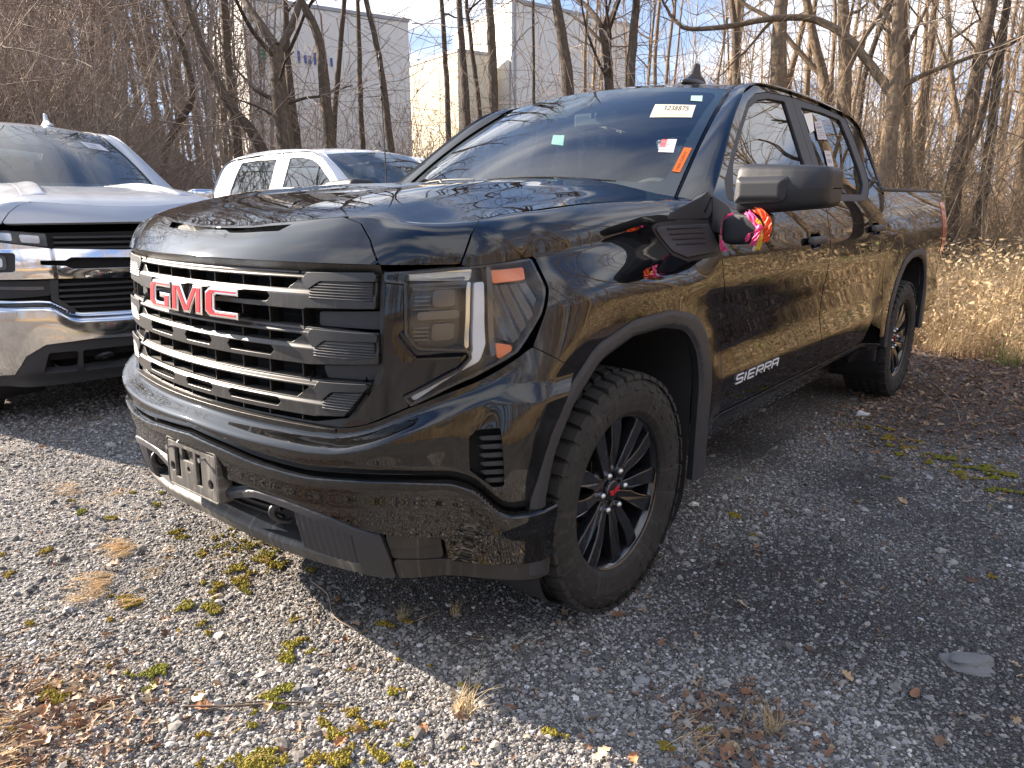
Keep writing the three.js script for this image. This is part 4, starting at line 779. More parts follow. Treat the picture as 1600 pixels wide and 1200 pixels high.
    for (let k = 0; k < 4; k++) { const y = 1.268 - k * 0.019; mesh('vent_slat', m(patch(OFF((s, yy) => 0.008 + 0.004 * Math.sin(Math.PI * clamp((y - yy) / 0.010))), { sdf: poly(zp(fillet([[-0.36 - k * 0.012, y], [-0.56, y + 0.004], [-0.57, y - 0.006], [-0.36 - k * 0.012, y - 0.010]], 0.004))), step: 0.004, flange: 0.008 })), M.seal, F); }
    mesh('sail_panel', m(patch(OFF(0.004), { sdf: poly(zp(fillet([[-0.36, 1.296], [-0.607, 1.297], [-0.64, 1.325], [-0.66, 1.37], [-0.64, 1.392], [-0.60, 1.375]], 0.006))), step: 0.01, flange: 0.05 })), M.seal, T);
    mesh('sail_panel', m(patch(OFF(0.006), { sdf: poly(zp(fillet([[-0.615, 1.25], [-0.66, 1.378], [-0.78, 1.335], [-0.80, 1.30], [-0.76, 1.22]], 0.01))), step: 0.01, flange: 0.02 })), M.seal, T);
    const MR = new THREE.Group(); MR.name = 'door_mirror'; T.add(MR);
    const hg = new THREE.BoxGeometry(0.325, 0.165, 0.20, 24, 16, 12), q = hg.attributes.position;
    for (let i = 0; i < q.count; i++) {
      let u = q.getX(i) / 0.1625, v = q.getY(i) / 0.0825, w = q.getZ(i) / 0.10;
      const e = 9.0, L0 = Math.pow(Math.abs(u) ** e + Math.abs(v) ** e + Math.abs(w) ** e, 1 / e) || 1, mx = Math.max(Math.abs(u), Math.abs(v), Math.abs(w)), k = mx / L0; u *= k; v *= k; w *= k;
      const x = 1.232 + u * 0.158 + 0.0, y = 1.402 + v * (0.080 - 0.004 * u) - 0.004 * u + (v < 0 ? 0.014 * (u - 0) : 0), z = -0.665 + w * 0.09 - 0.045 * (u > 0 ? u * u : 0) + (w > 0 ? -0.02 * v * v : 0);
      q.setXYZ(i, x, y, z);
    }
    hg.computeVertexNormals();
    mesh('mirror_housing', m(norm(smoothN(hg))), M.mirror, MR);
    const capP = (u, v) => [1.078 + u, 1.348 + v, -0.568 - 0.045 * Math.max(0, (u - 0.155) / 0.155) ** 2 - 0.05 * sst(0.075, 0.115, v) * 0.3];
    mesh('mirror_cap', m(patch((u, v) => { const d = Math.min(u - 0.0, 0.19 - u, v, 0.098 - v); const p = capP(u, v); p[2] += 0.010 * sst(0, 0.03, d) - 0.006; return p; }, { sdf: poly(fillet([[0.0, 0.0], [0.185, 0.010], [0.19, 0.098], [0.012, 0.098]], 0.022)), step: 0.006, flange: 0.012 })), M.mirror, MR);
    mesh('mirror_glass', m(norm(new THREE.PlaneGeometry(0.26, 0.13)).rotateY(Math.PI).translate(1.232, 1.40, -0.768)), M.chrome, MR);
    const arm = new THREE.BoxGeometry(0.16, 0.105, 0.12, 10, 8, 8), aq = arm.attributes.position;
    for (let i = 0; i < aq.count; i++) { let u = aq.getX(i) / 0.08, v = aq.getY(i) / 0.0525, w = aq.getZ(i) / 0.06; const e = 6, L0 = Math.pow(Math.abs(u) ** e + Math.abs(v) ** e + Math.abs(w) ** e, 1 / e) || 1, k = Math.max(Math.abs(u), Math.abs(v), Math.abs(w)) / L0; u *= k; v *= k; w *= k; const t = (u + 1) / 2; aq.setXYZ(i, 1.02 + t * 0.165, 1.262 + v * lerp(0.058, 0.045, t) + 0.012 * t - (v < 0 ? 0.012 * Math.sin(Math.PI * t) : 0), -0.665 + w * lerp(0.055, 0.06, t) - 0.0 * t); }
    arm.computeVertexNormals(); mesh('mirror_arm', m(norm(smoothN(arm))), M.mirror, MR);
  }
  // wipers
  for (const x0 of [0.02, -0.62]) { const pts = []; for (let k = 0; k <= 10; k++) { const u = (x0 + k * 0.056) / 0.80, p = WIND(u, 0.035 + 0.012 * Math.sin(k / 10 * 3)), n = normalAt(WIND, u, 0.05); pts.push([...add(p, n, 0.012), 0.006 - 0.003 * Math.abs(k - 5) / 5]); } mesh('wiper', [tube(pts, { sides: 6 }), tube([[...add(WIND((x0 + 0.33) / 0.8, 0.03), normalAt(WIND, 0.3, 0.05), 0.02), 0.008], [...add(WIND((x0 + 0.5) / 0.8, -0.06), [0, 0, 0], 1), 0.012]])], M.seal, T); }

  // ---- lettering on the door
  const sier = []; {
    const L1 = (x, w, segs) => segs.forEach(([x0, y0, x1, y1]) => sier.push([x + x0 * w, y0, x + x1 * w, y1]));
    const S = [[0, 1, 1, 1], [0, 1, 0, 0.5], [0, 0.5, 1, 0.5], [1, 0.5, 1, 0], [0, 0, 1, 0]], I1 = [[0, 0, 0, 1]], E1 = [[0, 1, 1, 1], [0, 0.5, 0.9, 0.5], [0, 0, 1, 0], [0, 0, 0, 1]], R1 = [[0, 0, 0, 1], [0, 1, 1, 1], [1, 1, 1, 0.5], [0, 0.5, 1, 0.5], [0.25, 0.5, 1, 0]], A1 = [[0, 0, 0, 1], [0, 1, 1, 1], [1, 1, 1, 0], [0, 0.45, 1, 0.45]];
    const Z0l = -0.895, wl = 0.066, gp = 0.092; let x = 0;
    for (const [seg, w] of [[S, 1], [I1, 0], [E1, 1], [R1, 1], [R1, 1], [A1, 1]]) { L1(x, w ? wl : 0.001, seg); x += w ? gp : 0.034; }
    const gs = sier.map(([a, y0, b, y1]) => { const P = (t, yy) => { const z = Z0l - t, y = 0.612 + yy * 0.034 + 0.0; const s = sOfZ(z - 0.012 * yy), p = BODY(s, y), n = bodyN(s, y); return [...add(p, n, 0.003), 0.0042]; }; return tube([P(a, y0), P((a + b) / 2, (y0 + y1) / 2), P(b, y1)], { sides: 6 }); });
    mesh('door_lettering', gs, M.badge, cab.doors['f1'].d);
  }
  // ---- stickers
  const quad = (P, pts) => { const pos = [], uv = [], idx = [], n = 10, m = 6; for (let j = 0; j <= m; j++) for (let i = 0; i <= n; i++) { const a = i / n, b = j / m, q = [0, 1].map((k) => lerp(lerp(pts[0][k], pts[1][k], a), lerp(pts[3][k], pts[2][k], a), b)); pos.push(...P(...q)); uv.push(a, 1 - b); } for (let j = 0; j < m; j++) for (let i = 0; i < n; i++) { const a = j * (n + 1) + i; idx.push(a, a + n + 1, a + 1, a + 1, a + n + 1, a + n + 2); } const g = new THREE.BufferGeometry(); g.setAttribute('position', new THREE.Float32BufferAttribute(pos, 3)); g.setAttribute('uv', new THREE.Float32BufferAttribute(uv, 2)); g.setIndex(idx); g.computeVertexNormals(); return g; };
  const WP = (u, t) => add(WIND(u, t), normalAt(WIND, u, t), 0.002);
  const scrib = (x, w, y0, n, h, a = 0.15, rnd = rng(5)) => { for (let k = 0; k < n; k++) { let p = a * w; while (p < w * (1 - a)) { const l = 3 + rnd() * 9; x.fillRect(p, y0 + k * h, l, h * 0.45); p += l + 3 + rnd() * 4; } } };
  mesh('number_sticker', quad(WP, STK.num), canvasMat(512, 160, (x, w, h) => { x.fillStyle = '#f4ead2'; x.fillRect(0, 0, w, h); x.fillStyle = '#1d1d22'; x.font = 'bold 82px sans-serif'; x.fillText('1238875', 130, 78); x.fillStyle = '#8a7c70'; scrib(x, w, 122, 2, 14, 0.12); scrib(x, 230, 92, 1, 14, 0.2); }), T, 'cream paper sticker with a printed number in the windscreen');
  mesh('pale_tag', quad(WP, STK.tag), M.paleGreen, T);
  mesh('inspection_card', quad(WP, STK.card), canvasMat(128, 128, (x, w, h) => { x.fillStyle = '#f2f2f4'; x.fillRect(0, 0, w, h); x.fillStyle = '#cf3340'; x.fillRect(0, 0, 50, 82); x.fillStyle = '#f2f2f4'; for (let k = 0; k < 6; k++) x.fillRect(0, 10 + k * 13, 50, 3); x.fillStyle = '#777'; scrib(x, w, 14, 4, 17, 0.42); x.fillStyle = '#c66'; x.fillRect(10, 104, 100, 4); }), T, 'red and white card in the lower corner of the windscreen');
  mesh('orange_sticker', quad(WP, STK.strip), canvasMat(64, 256, (x, w, h) => { x.fillStyle = '#ff7a12'; x.fillRect(0, 0, w, h); x.save(); x.translate(44, 246); x.rotate(-Math.PI / 2); x.fillStyle = '#6a2400'; x.font = 'bold 34px sans-serif'; x.fillText('1600-22883Y', 6, 0, 228); x.restore(); }), T, 'orange number strip beside the windscreen pillar');
  mesh('hanging_card', quad((u, t) => add(WIND(u, t), normalAt(WIND, u, t), -0.05), STK.hang), M.paleGreen, T);
  const SP = (z, y) => { const s = sOfZ(z), p = BODY(s, y), n = bodyN(s, y); return add(p, n, -0.008); };
  const note = (seed) => canvasMat(96, 256, (x, w, h) => { x.fillStyle = '#f3eef0'; x.fillRect(0, 0, w, h); x.fillStyle = '#77727a'; const r = rng(seed); x.font = 'bold 22px sans-serif'; if (seed > 1) x.fillText(seed === 2 ? '23887' : '238875', 10, 46); for (let k = 0; k < 12; k++) { x.fillRect(10 + k * 6, 70, 1 + r() * 4, 34); } scrib(x, w, 130, 5, 22, 0.12, r); });
  mesh('window_note', quad(SP, STK.n1), M.paper, cab.doors['r1'].d); mesh('window_note', quad((z, y) => add(SP(z, y), [0.002, 0, 0]), STK.n2), note(2), cab.doors['r1'].d); mesh('window_note', quad(SP, STK.n3), note(3), cab.doors['r1'].d);
}
// ------------------------------------------------------------------ the two other pickups, parked side by side
function otherTruck(name, label, { paint, tint, frame, trim, x, z, psi, sy = 1, fin }) {
  const T = thing(name, label, 'pickup truck'), swap = new Map([[M.paint, paint], [M.tint, tint || M.tint]]);
  for (const c of COMMON) {
    const k = c.clone(); k.name = c.name;
    k.traverse((o) => { if (!o.isMesh) return; if (swap.has(o.material)) o.material = swap.get(o.material); if (o.name === 'roof_antenna') o.material = fin || paint; if (trim && ['window_trim', 'quarter_panel', 'wheel_arch_trim', 'roof_ditch_trim'].includes(o.name)) o.material = trim; });
    T.add(k);
  }
  T.position.set(x, 0, z); T.rotation.y = psi * Math.PI / 180; T.scale.set(1, sy, 1);
  return T;
}
const silverPaint = phys({ name: 'silver_paint', color: rgb(0.36, 0.375, 0.40), roughness: 0.42, metalness: 0.35, clearcoat: 0.9, clearcoatRoughness: 0.1, bumpMap: rep(grainT, 3), bumpScale: 0.0002 });
const whitePaint = phys({ name: 'white_paint', color: rgb(0.62, 0.63, 0.645), roughness: 0.4, clearcoat: 0.8, clearcoatRoughness: 0.05 });
const chromeDusty = std({ name: 'chrome_dusty', color: rgb(0.62, 0.62, 0.62), roughness: 0.10, metalness: 1 });
{
  const sy = 1.04, T = otherTruck('silver_pickup_truck', 'silver pickup truck with chrome bumper, partly hidden behind the nose of the black one', { paint: silverPaint, x: -3.62, z: -0.22, psi: 87, sy });
  const Yp = (pts) => pts.map((p) => [p[0], p[1] / sy, p[2]]);
  const pz = (pts, r) => poly(fillet(Yp(pts), r ?? 0.006));
  mesh('hood_nose', patch(RIM, { sdf: NOSE, step: 0.02, stepV: 0.05, flange: 0.02 }), silverPaint, T);
  // raised creases of the hood
  const ridge = patch((u, v) => { const z = lerp(-0.30, 0.60, u), x = lerp(0.24, 0.40, u) + v * 0.15, b = Math.sqrt(Math.max(0, Math.sin(Math.PI * clamp(u))) + 1e-4); return [x, HOOD(x, z) + 0.001 + 0.020 * b * (v < 0.25 ? sst(0, 0.25, v) : 1 - sst(0.25, 1, v)), z]; }, { box: [0, 0, 1, 1], step: 0.04, stepV: 0.05, flange: 0.004, flip: false });
  for (const g of both(ridge)) mesh('hood_ridge', g, silverPaint, T);
  const B2 = (f, o) => both(patch(f, o));
  const add2 = (name, pts, off, m, r, fl = 0.03, holes = [], st = 0.015) => { const o = []; for (const g of B2(OFF(off), { sdf: D(pz(pts, r), ...holes), step: st, stepV: 0.008, flange: fl })) o.push(mesh(name, g, m, T)); return o; };
  add2('grille_backing', [[-0.01, 1.20], [1.12, 1.2], [1.12, 0.40], [-0.01, 0.40]], -0.06, M.dark, 0.001, 0, [], 0.06);
  const slot = pz([[-0.1, 1.022], [0.412, 1.044], [0.443, 1.027], [0.577, 1.031], [0.577, 1.003], [0.448, 0.992], [0.411, 0.972], [-0.1, 0.963]], 0.003), lampHole = pz([[0.690, 1.080], [0.93, 1.09], [0.95, 0.965], [0.705, 0.968]], 0.02);
  add2('chrome_bar', [[-0.01, 1.076], [0.12, 1.077], [0.517, 1.099], [0.757, 1.139], [1.16, 1.150], [1.14, 0.94], [0.795, 0.928], [0.532, 0.922], [0.127, 0.905], [-0.01, 0.902]], (s, y) => 0.006 + 0.014 * Math.sin(Math.PI * clamp((y * sy - 0.90) / 0.2)) - 0.02 * sst(0.52, 0.50, s), M.chrome, 0.004, 0.04, [slot, lampHole]);
  for (let k = 0; k < 3; k++) add2('grille_bar', [[-0.01, 1.165 - k * 0.034], [0.49, 1.172 - k * 0.032], [0.49, 1.160 - k * 0.032], [-0.01, 1.153 - k * 0.034]], -0.02, M.satin, 0.002, 0.03);
  for (let k = 0; k < 5; k++) add2('grille_bar', [[-0.01, 0.88 - k * 0.036], [0.52 - 0.02 * Math.max(0, k - 2), 0.888 - k * 0.034], [0.52 - 0.02 * Math.max(0, k - 2), 0.876 - k * 0.034], [-0.01, 0.868 - k * 0.036]], -0.02, M.satin, 0.002, 0.03);
  add2('grille_frame', [[0.50, 0.915], [0.545, 0.915], [0.552, 0.795], [0.445, 0.705], [0.43, 0.722], [0.515, 0.80]], -0.004, M.satin, 0.003, 0.03);
  for (const sg of [1, -1]) {
    const m = (g) => sg > 0 ? g : mirrorX(g);
    const H = new THREE.Group(); H.name = 'headlight'; T.add(H);
    const pc = (name, pts, off, mt, r = 0.006, fl = 0.02) => mesh(name, m(patch(OFF(off), { sdf: pz(pts, r), step: 0.01, flange: fl })), mt, H);
    const hp = [[0.525, 1.190], [0.742, 1.212], [1.13, 1.225], [1.10, 1.17], [0.757, 1.146], [0.522, 1.112]];
    pc('lamp_housing', hp, -0.04, M.lampDark, 0.006, 0); pc('lens', hp, -0.002, M.lens, 0.006, 0);
    pc('projector_lens', [[0.56, 1.178], [0.66, 1.188], [0.655, 1.142], [0.56, 1.132]], -0.025, M.lampChrome, 0.01); pc('projector_lens', [[0.70, 1.195], [0.80, 1.202], [0.80, 1.162], [0.70, 1.150]], -0.025, M.lampChrome, 0.01);
    pc('fog_lamp_bezel', [[0.688, 1.082], [0.935, 1.092], [0.955, 0.963], [0.702, 0.966]], -0.012, M.satin, 0.02, 0.03);
    pc('fog_lamp', [[0.745, 1.065], [0.90, 1.07], [0.905, 0.985], [0.752, 0.985]], -0.004, M.lampGrey, 0.015, 0.02);
    pc('fog_lamp_lens', [[0.765, 1.05], [0.88, 1.052], [0.885, 1.0], [0.77, 1.0]], 0.0, M.drl, 0.012, 0.01);
    pc('strip_lamp', [[0.545, 0.912], [0.80, 0.916], [1.08, 0.93], [1.08, 0.83], [0.815, 0.816], [0.552, 0.824]], -0.008, M.seal, 0.006, 0.03); pc('light_guide', [[0.58, 0.876], [0.80, 0.886], [1.02, 0.892], [1.02, 0.876], [0.80, 0.868], [0.58, 0.858]], -0.004, M.lampGrey, 0.005, 0.006);
  }
  const btop = spline([[-0.05, 0.696], [0.13, 0.697], [0.40, 0.706], [0.46, 0.718], [0.52, 0.76], [0.56, 0.787], [0.62, 0.795], [0.82, 0.802], [1.2, 0.83]].map((p) => [p[0], p[1] / sy]));
  add2('chrome_bumper', [[-0.01, 0.696], [0.13, 0.697], [0.40, 0.706], [0.46, 0.718], [0.52, 0.76], [0.56, 0.787], [0.62, 0.795], [0.82, 0.802], [1.17, 0.825], [1.19, 0.5], [1.18, 0.345], [0.948, 0.346], [0.831, 0.356], [0.77, 0.42], [0.731, 0.472], [0.62, 0.534], [0.37, 0.548], [0.13, 0.536], [-0.01, 0.534]], (s, y) => { const d = btop(s) - y; return -0.012 + 0.05 * sst(0.0, 0.055, d) - 0.02 * sst(0.1, 0.35, d); }, chromeDusty, 0.004, 0.03);
  add2('valance', [[-0.01, 0.535], [0.13, 0.534], [0.37, 0.546], [0.62, 0.53], [0.735, 0.465], [0.83, 0.352], [0.95, 0.342], [1.18, 0.34], [1.17, 0.262], [0.6, 0.255], [-0.01, 0.262]], (s, y) => 0.012 - 0.02 * sst(0.36, 0.27, y), M.matte, 0.004, 0.05, [pz([[0.10, 0.475], [0.43, 0.478], [0.43, 0.342], [0.10, 0.335]], 0.02), pz([[0.45, 0.477], [0.61, 0.48], [0.655, 0.35], [0.46, 0.342]], 0.02)]);
  for (const sg of [1, -1]) { const hk = norm(new THREE.TorusGeometry(0.045, 0.013, 8, 20)); hk.scale(1, 1.3, 1); hk.rotateX(1.2); mesh('tow_hook', hk.translate(sg * 0.30, 0.40, 0.88), M.satin, T); }
  const WPs = (u, t) => add(WIND(u, t), normalAt(WIND, u, t), 0.002);
  const quad = (P, pts) => { const pos = [], uv = [], idx = [], n = 10, m = 6; for (let j = 0; j <= m; j++) for (let i = 0; i <= n; i++) { const a = i / n, b = j / m, q = [0, 1].map((k) => lerp(lerp(pts[0][k], pts[1][k], a), lerp(pts[3][k], pts[2][k], a), b)); pos.push(...P(...q)); uv.push(a, 1 - b); } for (let j = 0; j < m; j++) for (let i = 0; i < n; i++) { const a = j * (n + 1) + i; idx.push(a, a + n + 1, a + 1, a + 1, a + n + 1, a + n + 2); } const g = new THREE.BufferGeometry(); g.setAttribute('position', new THREE.Float32BufferAttribute(pos, 3)); g.setAttribute('uv', new THREE.Float32BufferAttribute(uv, 2)); g.setIndex(idx); g.computeVertexNormals(); return g; };
  mesh('number_sticker', quad(WPs, [[0.55, 0.76], [0.80, 0.76], [0.83, 0.63], [0.58, 0.63]]), canvasMat(256, 80, (x, w, h) => { x.fillStyle = '#eef0f4'; x.fillRect(0, 0, w, h); x.fillStyle = '#3c4048'; x.font = '40px sans-serif'; x.fillText('123868', 40, 44); x.fillRect(40, 56, 150, 4); x.fillRect(40, 66, 110, 3); }), T);
  for (const sg of [1, -1]) {
    const MR = new THREE.Group(); MR.name = 'door_mirror'; T.add(MR);
    const h = new RoundedBoxGeometry(0.24, 0.17, 0.15, 4, 0.05), q = h.attributes.position; for (let i = 0; i < q.count; i++) { const u = q.getX(i) / 0.12; q.setZ(i, q.getZ(i) - 0.04 * (u > 0 ? u * u : 0)); }
    h.computeVertexNormals(); const g = norm(smoothN(h)).translate(1.17, 1.345, -0.68);
    mesh('mirror_cap', sg > 0 ? g : mirrorX(g), chromeDusty, MR);
    const gl = norm(rbox(0.225, 0.15, 0.03, 0.01)).translate(1.165, 1.34, -0.755); mesh('mirror_housing', sg > 0 ? gl : mirrorX(gl), M.satin, MR);
    const a = norm(rbox(0.16, 0.05, 0.08, 0.015)).translate(1.03, 1.275, -0.67); mesh('mirror_arm', sg > 0 ? a : mirrorX(a), M.satin, MR);
  }
  mesh('cloth_tuft', norm(new THREE.ConeGeometry(0.05, 0.12, 8)).translate(0.30, 1.37, -1.1), M.paper, T.children.find((c) => c.name === 'cabin'));
}
{
  const T = otherTruck('white_pickup_truck', 'white pickup truck showing only its cab above the hood of the black one', { paint: whitePaint, trim: whitePaint, fin: M.satin, x: -2.71, z: -3.36, psi: 91, tint: phys({ name: 'light_tinted_glass', color: rgb(0.34, 0.42, 0.42), roughness: 0, transmission: 1, thickness: 0, ior: 1.6 }) });
  T.position.y = -0.03;
  mesh('hood_nose', patch(RIM, { sdf: NOSE, step: 0.03, stepV: 0.08, flange: 0.02 }), whitePaint, T);
  mesh('grille', both(patch(OFF(-0.01), { box: [0, 0.78, 0.72, 1.19], step: 0.05, flange: 0.03 })), M.satin, T);
  mesh('headlight', patch(OFF(-0.005), { box: [0.74, 0.85, 1.18, 1.19], step: 0.05, flange: 0.03 }), M.lampGrey, T); mesh('headlight', mirrorX(patch(OFF(-0.005), { box: [0.74, 0.85, 1.18, 1.19], step: 0.05, flange: 0.03 })), M.lampGrey, T);
  mesh('bumper', both(patch(OFF(0.02), { box: [0, 0.42, 1.16, 0.76], step: 0.05, flange: 0.05 })), M.chrome, T);
  for (const sg of [1, -1]) { const MR = new THREE.Group(); MR.name = 'door_mirror'; T.add(MR); const g = norm(rbox(0.22, 0.17, 0.13, 0.05, 4)).translate(1.16, 1.36, -0.68), gl = norm(rbox(0.20, 0.15, 0.02, 0.01)).translate(1.16, 1.36, -0.75), a = norm(rbox(0.16, 0.05, 0.08, 0.015)).translate(1.03, 1.28, -0.67); mesh('mirror_cap', sg > 0 ? g : mirrorX(g), whitePaint, MR); mesh('mirror_housing', sg > 0 ? gl : mirrorX(gl), M.satin, MR); mesh('mirror_arm', sg > 0 ? a : mirrorX(a), M.satin, MR); }
  mesh('whip_antenna', [tube([[-0.80, 1.28, -0.36, 0.009], [-0.80, 1.36, -0.36, 0.006], [-0.80, 1.9, -0.37, 0.005], [-0.80, 2.66, -0.39, 0.0042]], { sides: 6 }), ...[2.28, 2.38, 2.52, 2.62].map((y) => norm(new THREE.SphereGeometry(0.012, 8, 6)).scale(1, 1.8, 1).translate(-0.80, y, -0.385))], M.seal, T);
}

// ------------------------------------------------------------------ flagging tape tied round the driver's mirror arm
{
  const T = thing('flagging_tape', 'pink, orange and yellow flagging tape knotted round the driver mirror arm', 'ribbon');
  const pink = phys({ name: 'pink_tape', color: rgb(0.85, 0.08, 0.30), roughness: 0.45, transmission: 0.35, thickness: 0, side: THREE.DoubleSide }), orange = phys({ name: 'orange_tape', color: rgb(0.95, 0.12, 0.02), roughness: 0.45, transmission: 0.35, thickness: 0 }), yellow = phys({ name: 'yellow_tape', color: rgb(0.80, 0.55, 0.05), roughness: 0.5, transmission: 0.3, thickness: 0 }), white = phys({ name: 'white_tape', color: rgb(0.8, 0.78, 0.66), roughness: 0.5, transmission: 0.3, thickness: 0 });
  const r = rng(31);
  const strip = (pts, w0, w1, dir, m, crumple = 0.003) => {            // ribbon along points, width direction dir
    const C = curve3(pts), ph = r() * 9;
    const P = (u, v) => { const c = C(u), w = lerp(w0, w1, u), k = (v - 0.5) * w, n = crumple * Math.sin(v * 9 + u * 17 + ph) + 0.5 * crumple * Math.sin(u * 31 + v * 5 + ph); return [c[0] + dir[0] * k, c[1] + dir[1] * k, c[2] + dir[2] * k + n]; };
    return mesh('tape_strip', patch(P, { box: [0, 0, 1, 1], step: 0.05, stepV: 0.1, flange: 0.0008, edge: 0 }), m, T);
  };
  strip([[1.098, 1.335, -0.612], [1.13, 1.318, -0.592], [1.165, 1.285, -0.583], [1.185, 1.262, -0.580]], 0.024, 0.026, [0.5, 0.87, 0], pink);
  strip([[1.100, 1.338, -0.610], [1.155, 1.332, -0.588], [1.195, 1.308, -0.582], [1.208, 1.285, -0.585]], 0.012, 0.034, [0.35, 0.93, 0], orange);
  strip([[1.200, 1.305, -0.580], [1.212, 1.275, -0.575], [1.208, 1.24, -0.575], [1.204, 1.218, -0.578]], 0.030, 0.026, [1, 0.1, 0], orange, 0.004);
  strip([[1.185, 1.27, -0.575], [1.170, 1.255, -0.566], [1.150, 1.245, -0.565], [1.142, 1.218, -0.568]], 0.016, 0.017, [0.9, 0.4, 0], pink);
  strip([[1.186, 1.268, -0.574], [1.180, 1.245, -0.562], [1.172, 1.222, -0.562], [1.166, 1.205, -0.566]], 0.018, 0.022, [1, 0, 0], pink);
  strip([[1.190, 1.262, -0.572], [1.192, 1.235, -0.566], [1.188, 1.21, -0.568], [1.182, 1.190, -0.570]], 0.014, 0.02, [1, 0.1, 0], yellow);
  strip([[1.183, 1.25, -0.570], [1.178, 1.225, -0.569], [1.172, 1.20, -0.571], [1.168, 1.186, -0.573]], 0.010, 0.014, [1, 0.1, 0], white);
  strip([[1.165, 1.295, -0.580], [1.18, 1.285, -0.574], [1.19, 1.272, -0.570]], 0.012, 0.016, [0.4, 0.9, 0], yellow);
  const k = new THREE.SphereGeometry(0.011, 12, 8), q = k.attributes.position; for (let i = 0; i < q.count; i++) { const f = 1 + 0.3 * noise.noise(q.getX(i) * 120, q.getY(i) * 120, q.getZ(i) * 120); q.setXYZ(i, q.getX(i) * f, q.getY(i) * f, q.getZ(i) * f); }
  k.computeVertexNormals(); mesh('knot', norm(k).translate(1.186, 1.268, -0.568), pink, T);
  strip([[1.072, 1.315, -0.60], [1.052, 1.306, -0.592], [1.035, 1.29, -0.594], [1.028, 1.26, -0.597], [1.032, 1.22, -0.60]], 0.010, 0.008, [0.3, 0.9, 0.2], pink, 0.002);
  strip([[1.032, 1.22, -0.598], [1.042, 1.20, -0.590], [1.050, 1.18, -0.592]], 0.010, 0.026, [1, 0.1, 0], pink, 0.004);
}
// ------------------------------------------------------------------ ground
const CAM = [2.217, 2.033];
const hill = (x, z) => { const b = Math.atan2(-(x - CAM[0]), -(z - CAM[1])), d = Math.hypot(x - CAM[0], z - CAM[1]); return 9 * sst(24, 52, d) * sst(0.98, 1.22, b) * sst(1.8, 1.4, b); };
const gh = (x, z) => 0.010 * noise.noise(x * 1.1, z * 1.1, 0.5) + 0.006 * noise.noise(x * 3.1, z * 3.1, 4.5) - 0.004 + hill(x, z) + 0.25 * sst(9, 30, Math.hypot(x, z)) * (noise.noise(x * 0.09, z * 0.09, 2.2) + 0.1);
const fieldMask = (x, z) => sst(-5.35, -6.1, z + 0.28 * noise.noise(x * 0.9, z * 0.9, 8)) * sst(-9, -3.5, x + 0.2 * z + 0.4 * noise.noise(z, x, 3));
const litterMask = (x, z) => clamp(sst(-2.3, -4.1, z + 0.9 * noise.noise(x * 0.7, z * 0.7, 3.3)) * sst(0.2, 1.1, x) + sst(0.45, 0.85, noise.noise(x * 0.55 + 7, z * 0.55, 1.9)) * 0.2 * sst(2, 4, Math.hypot(x - 2.2, z - 2)) + sst(9, 14, Math.hypot(x - 1, z)) + 0.9 * sst(0.55, 0.1, Math.hypot(x - 0.15, z - 1.62)) + 0.5 * sst(0.3, 0.05, Math.hypot(x - 1.60, z - 0.36)));
const darkMask = (x, z) => { const n = fbm(x * 0.75 + 3.7, z * 0.75, 6.1, 4), band = sst(0.02, 0.40, n + 0.22 * sst(0.9, 1.3, x) * sst(0.5, 0.0, z) - 0.5 * sst(0.9, 0.4, x) * sst(-0.4, 0.4, z)); return clamp(band); };
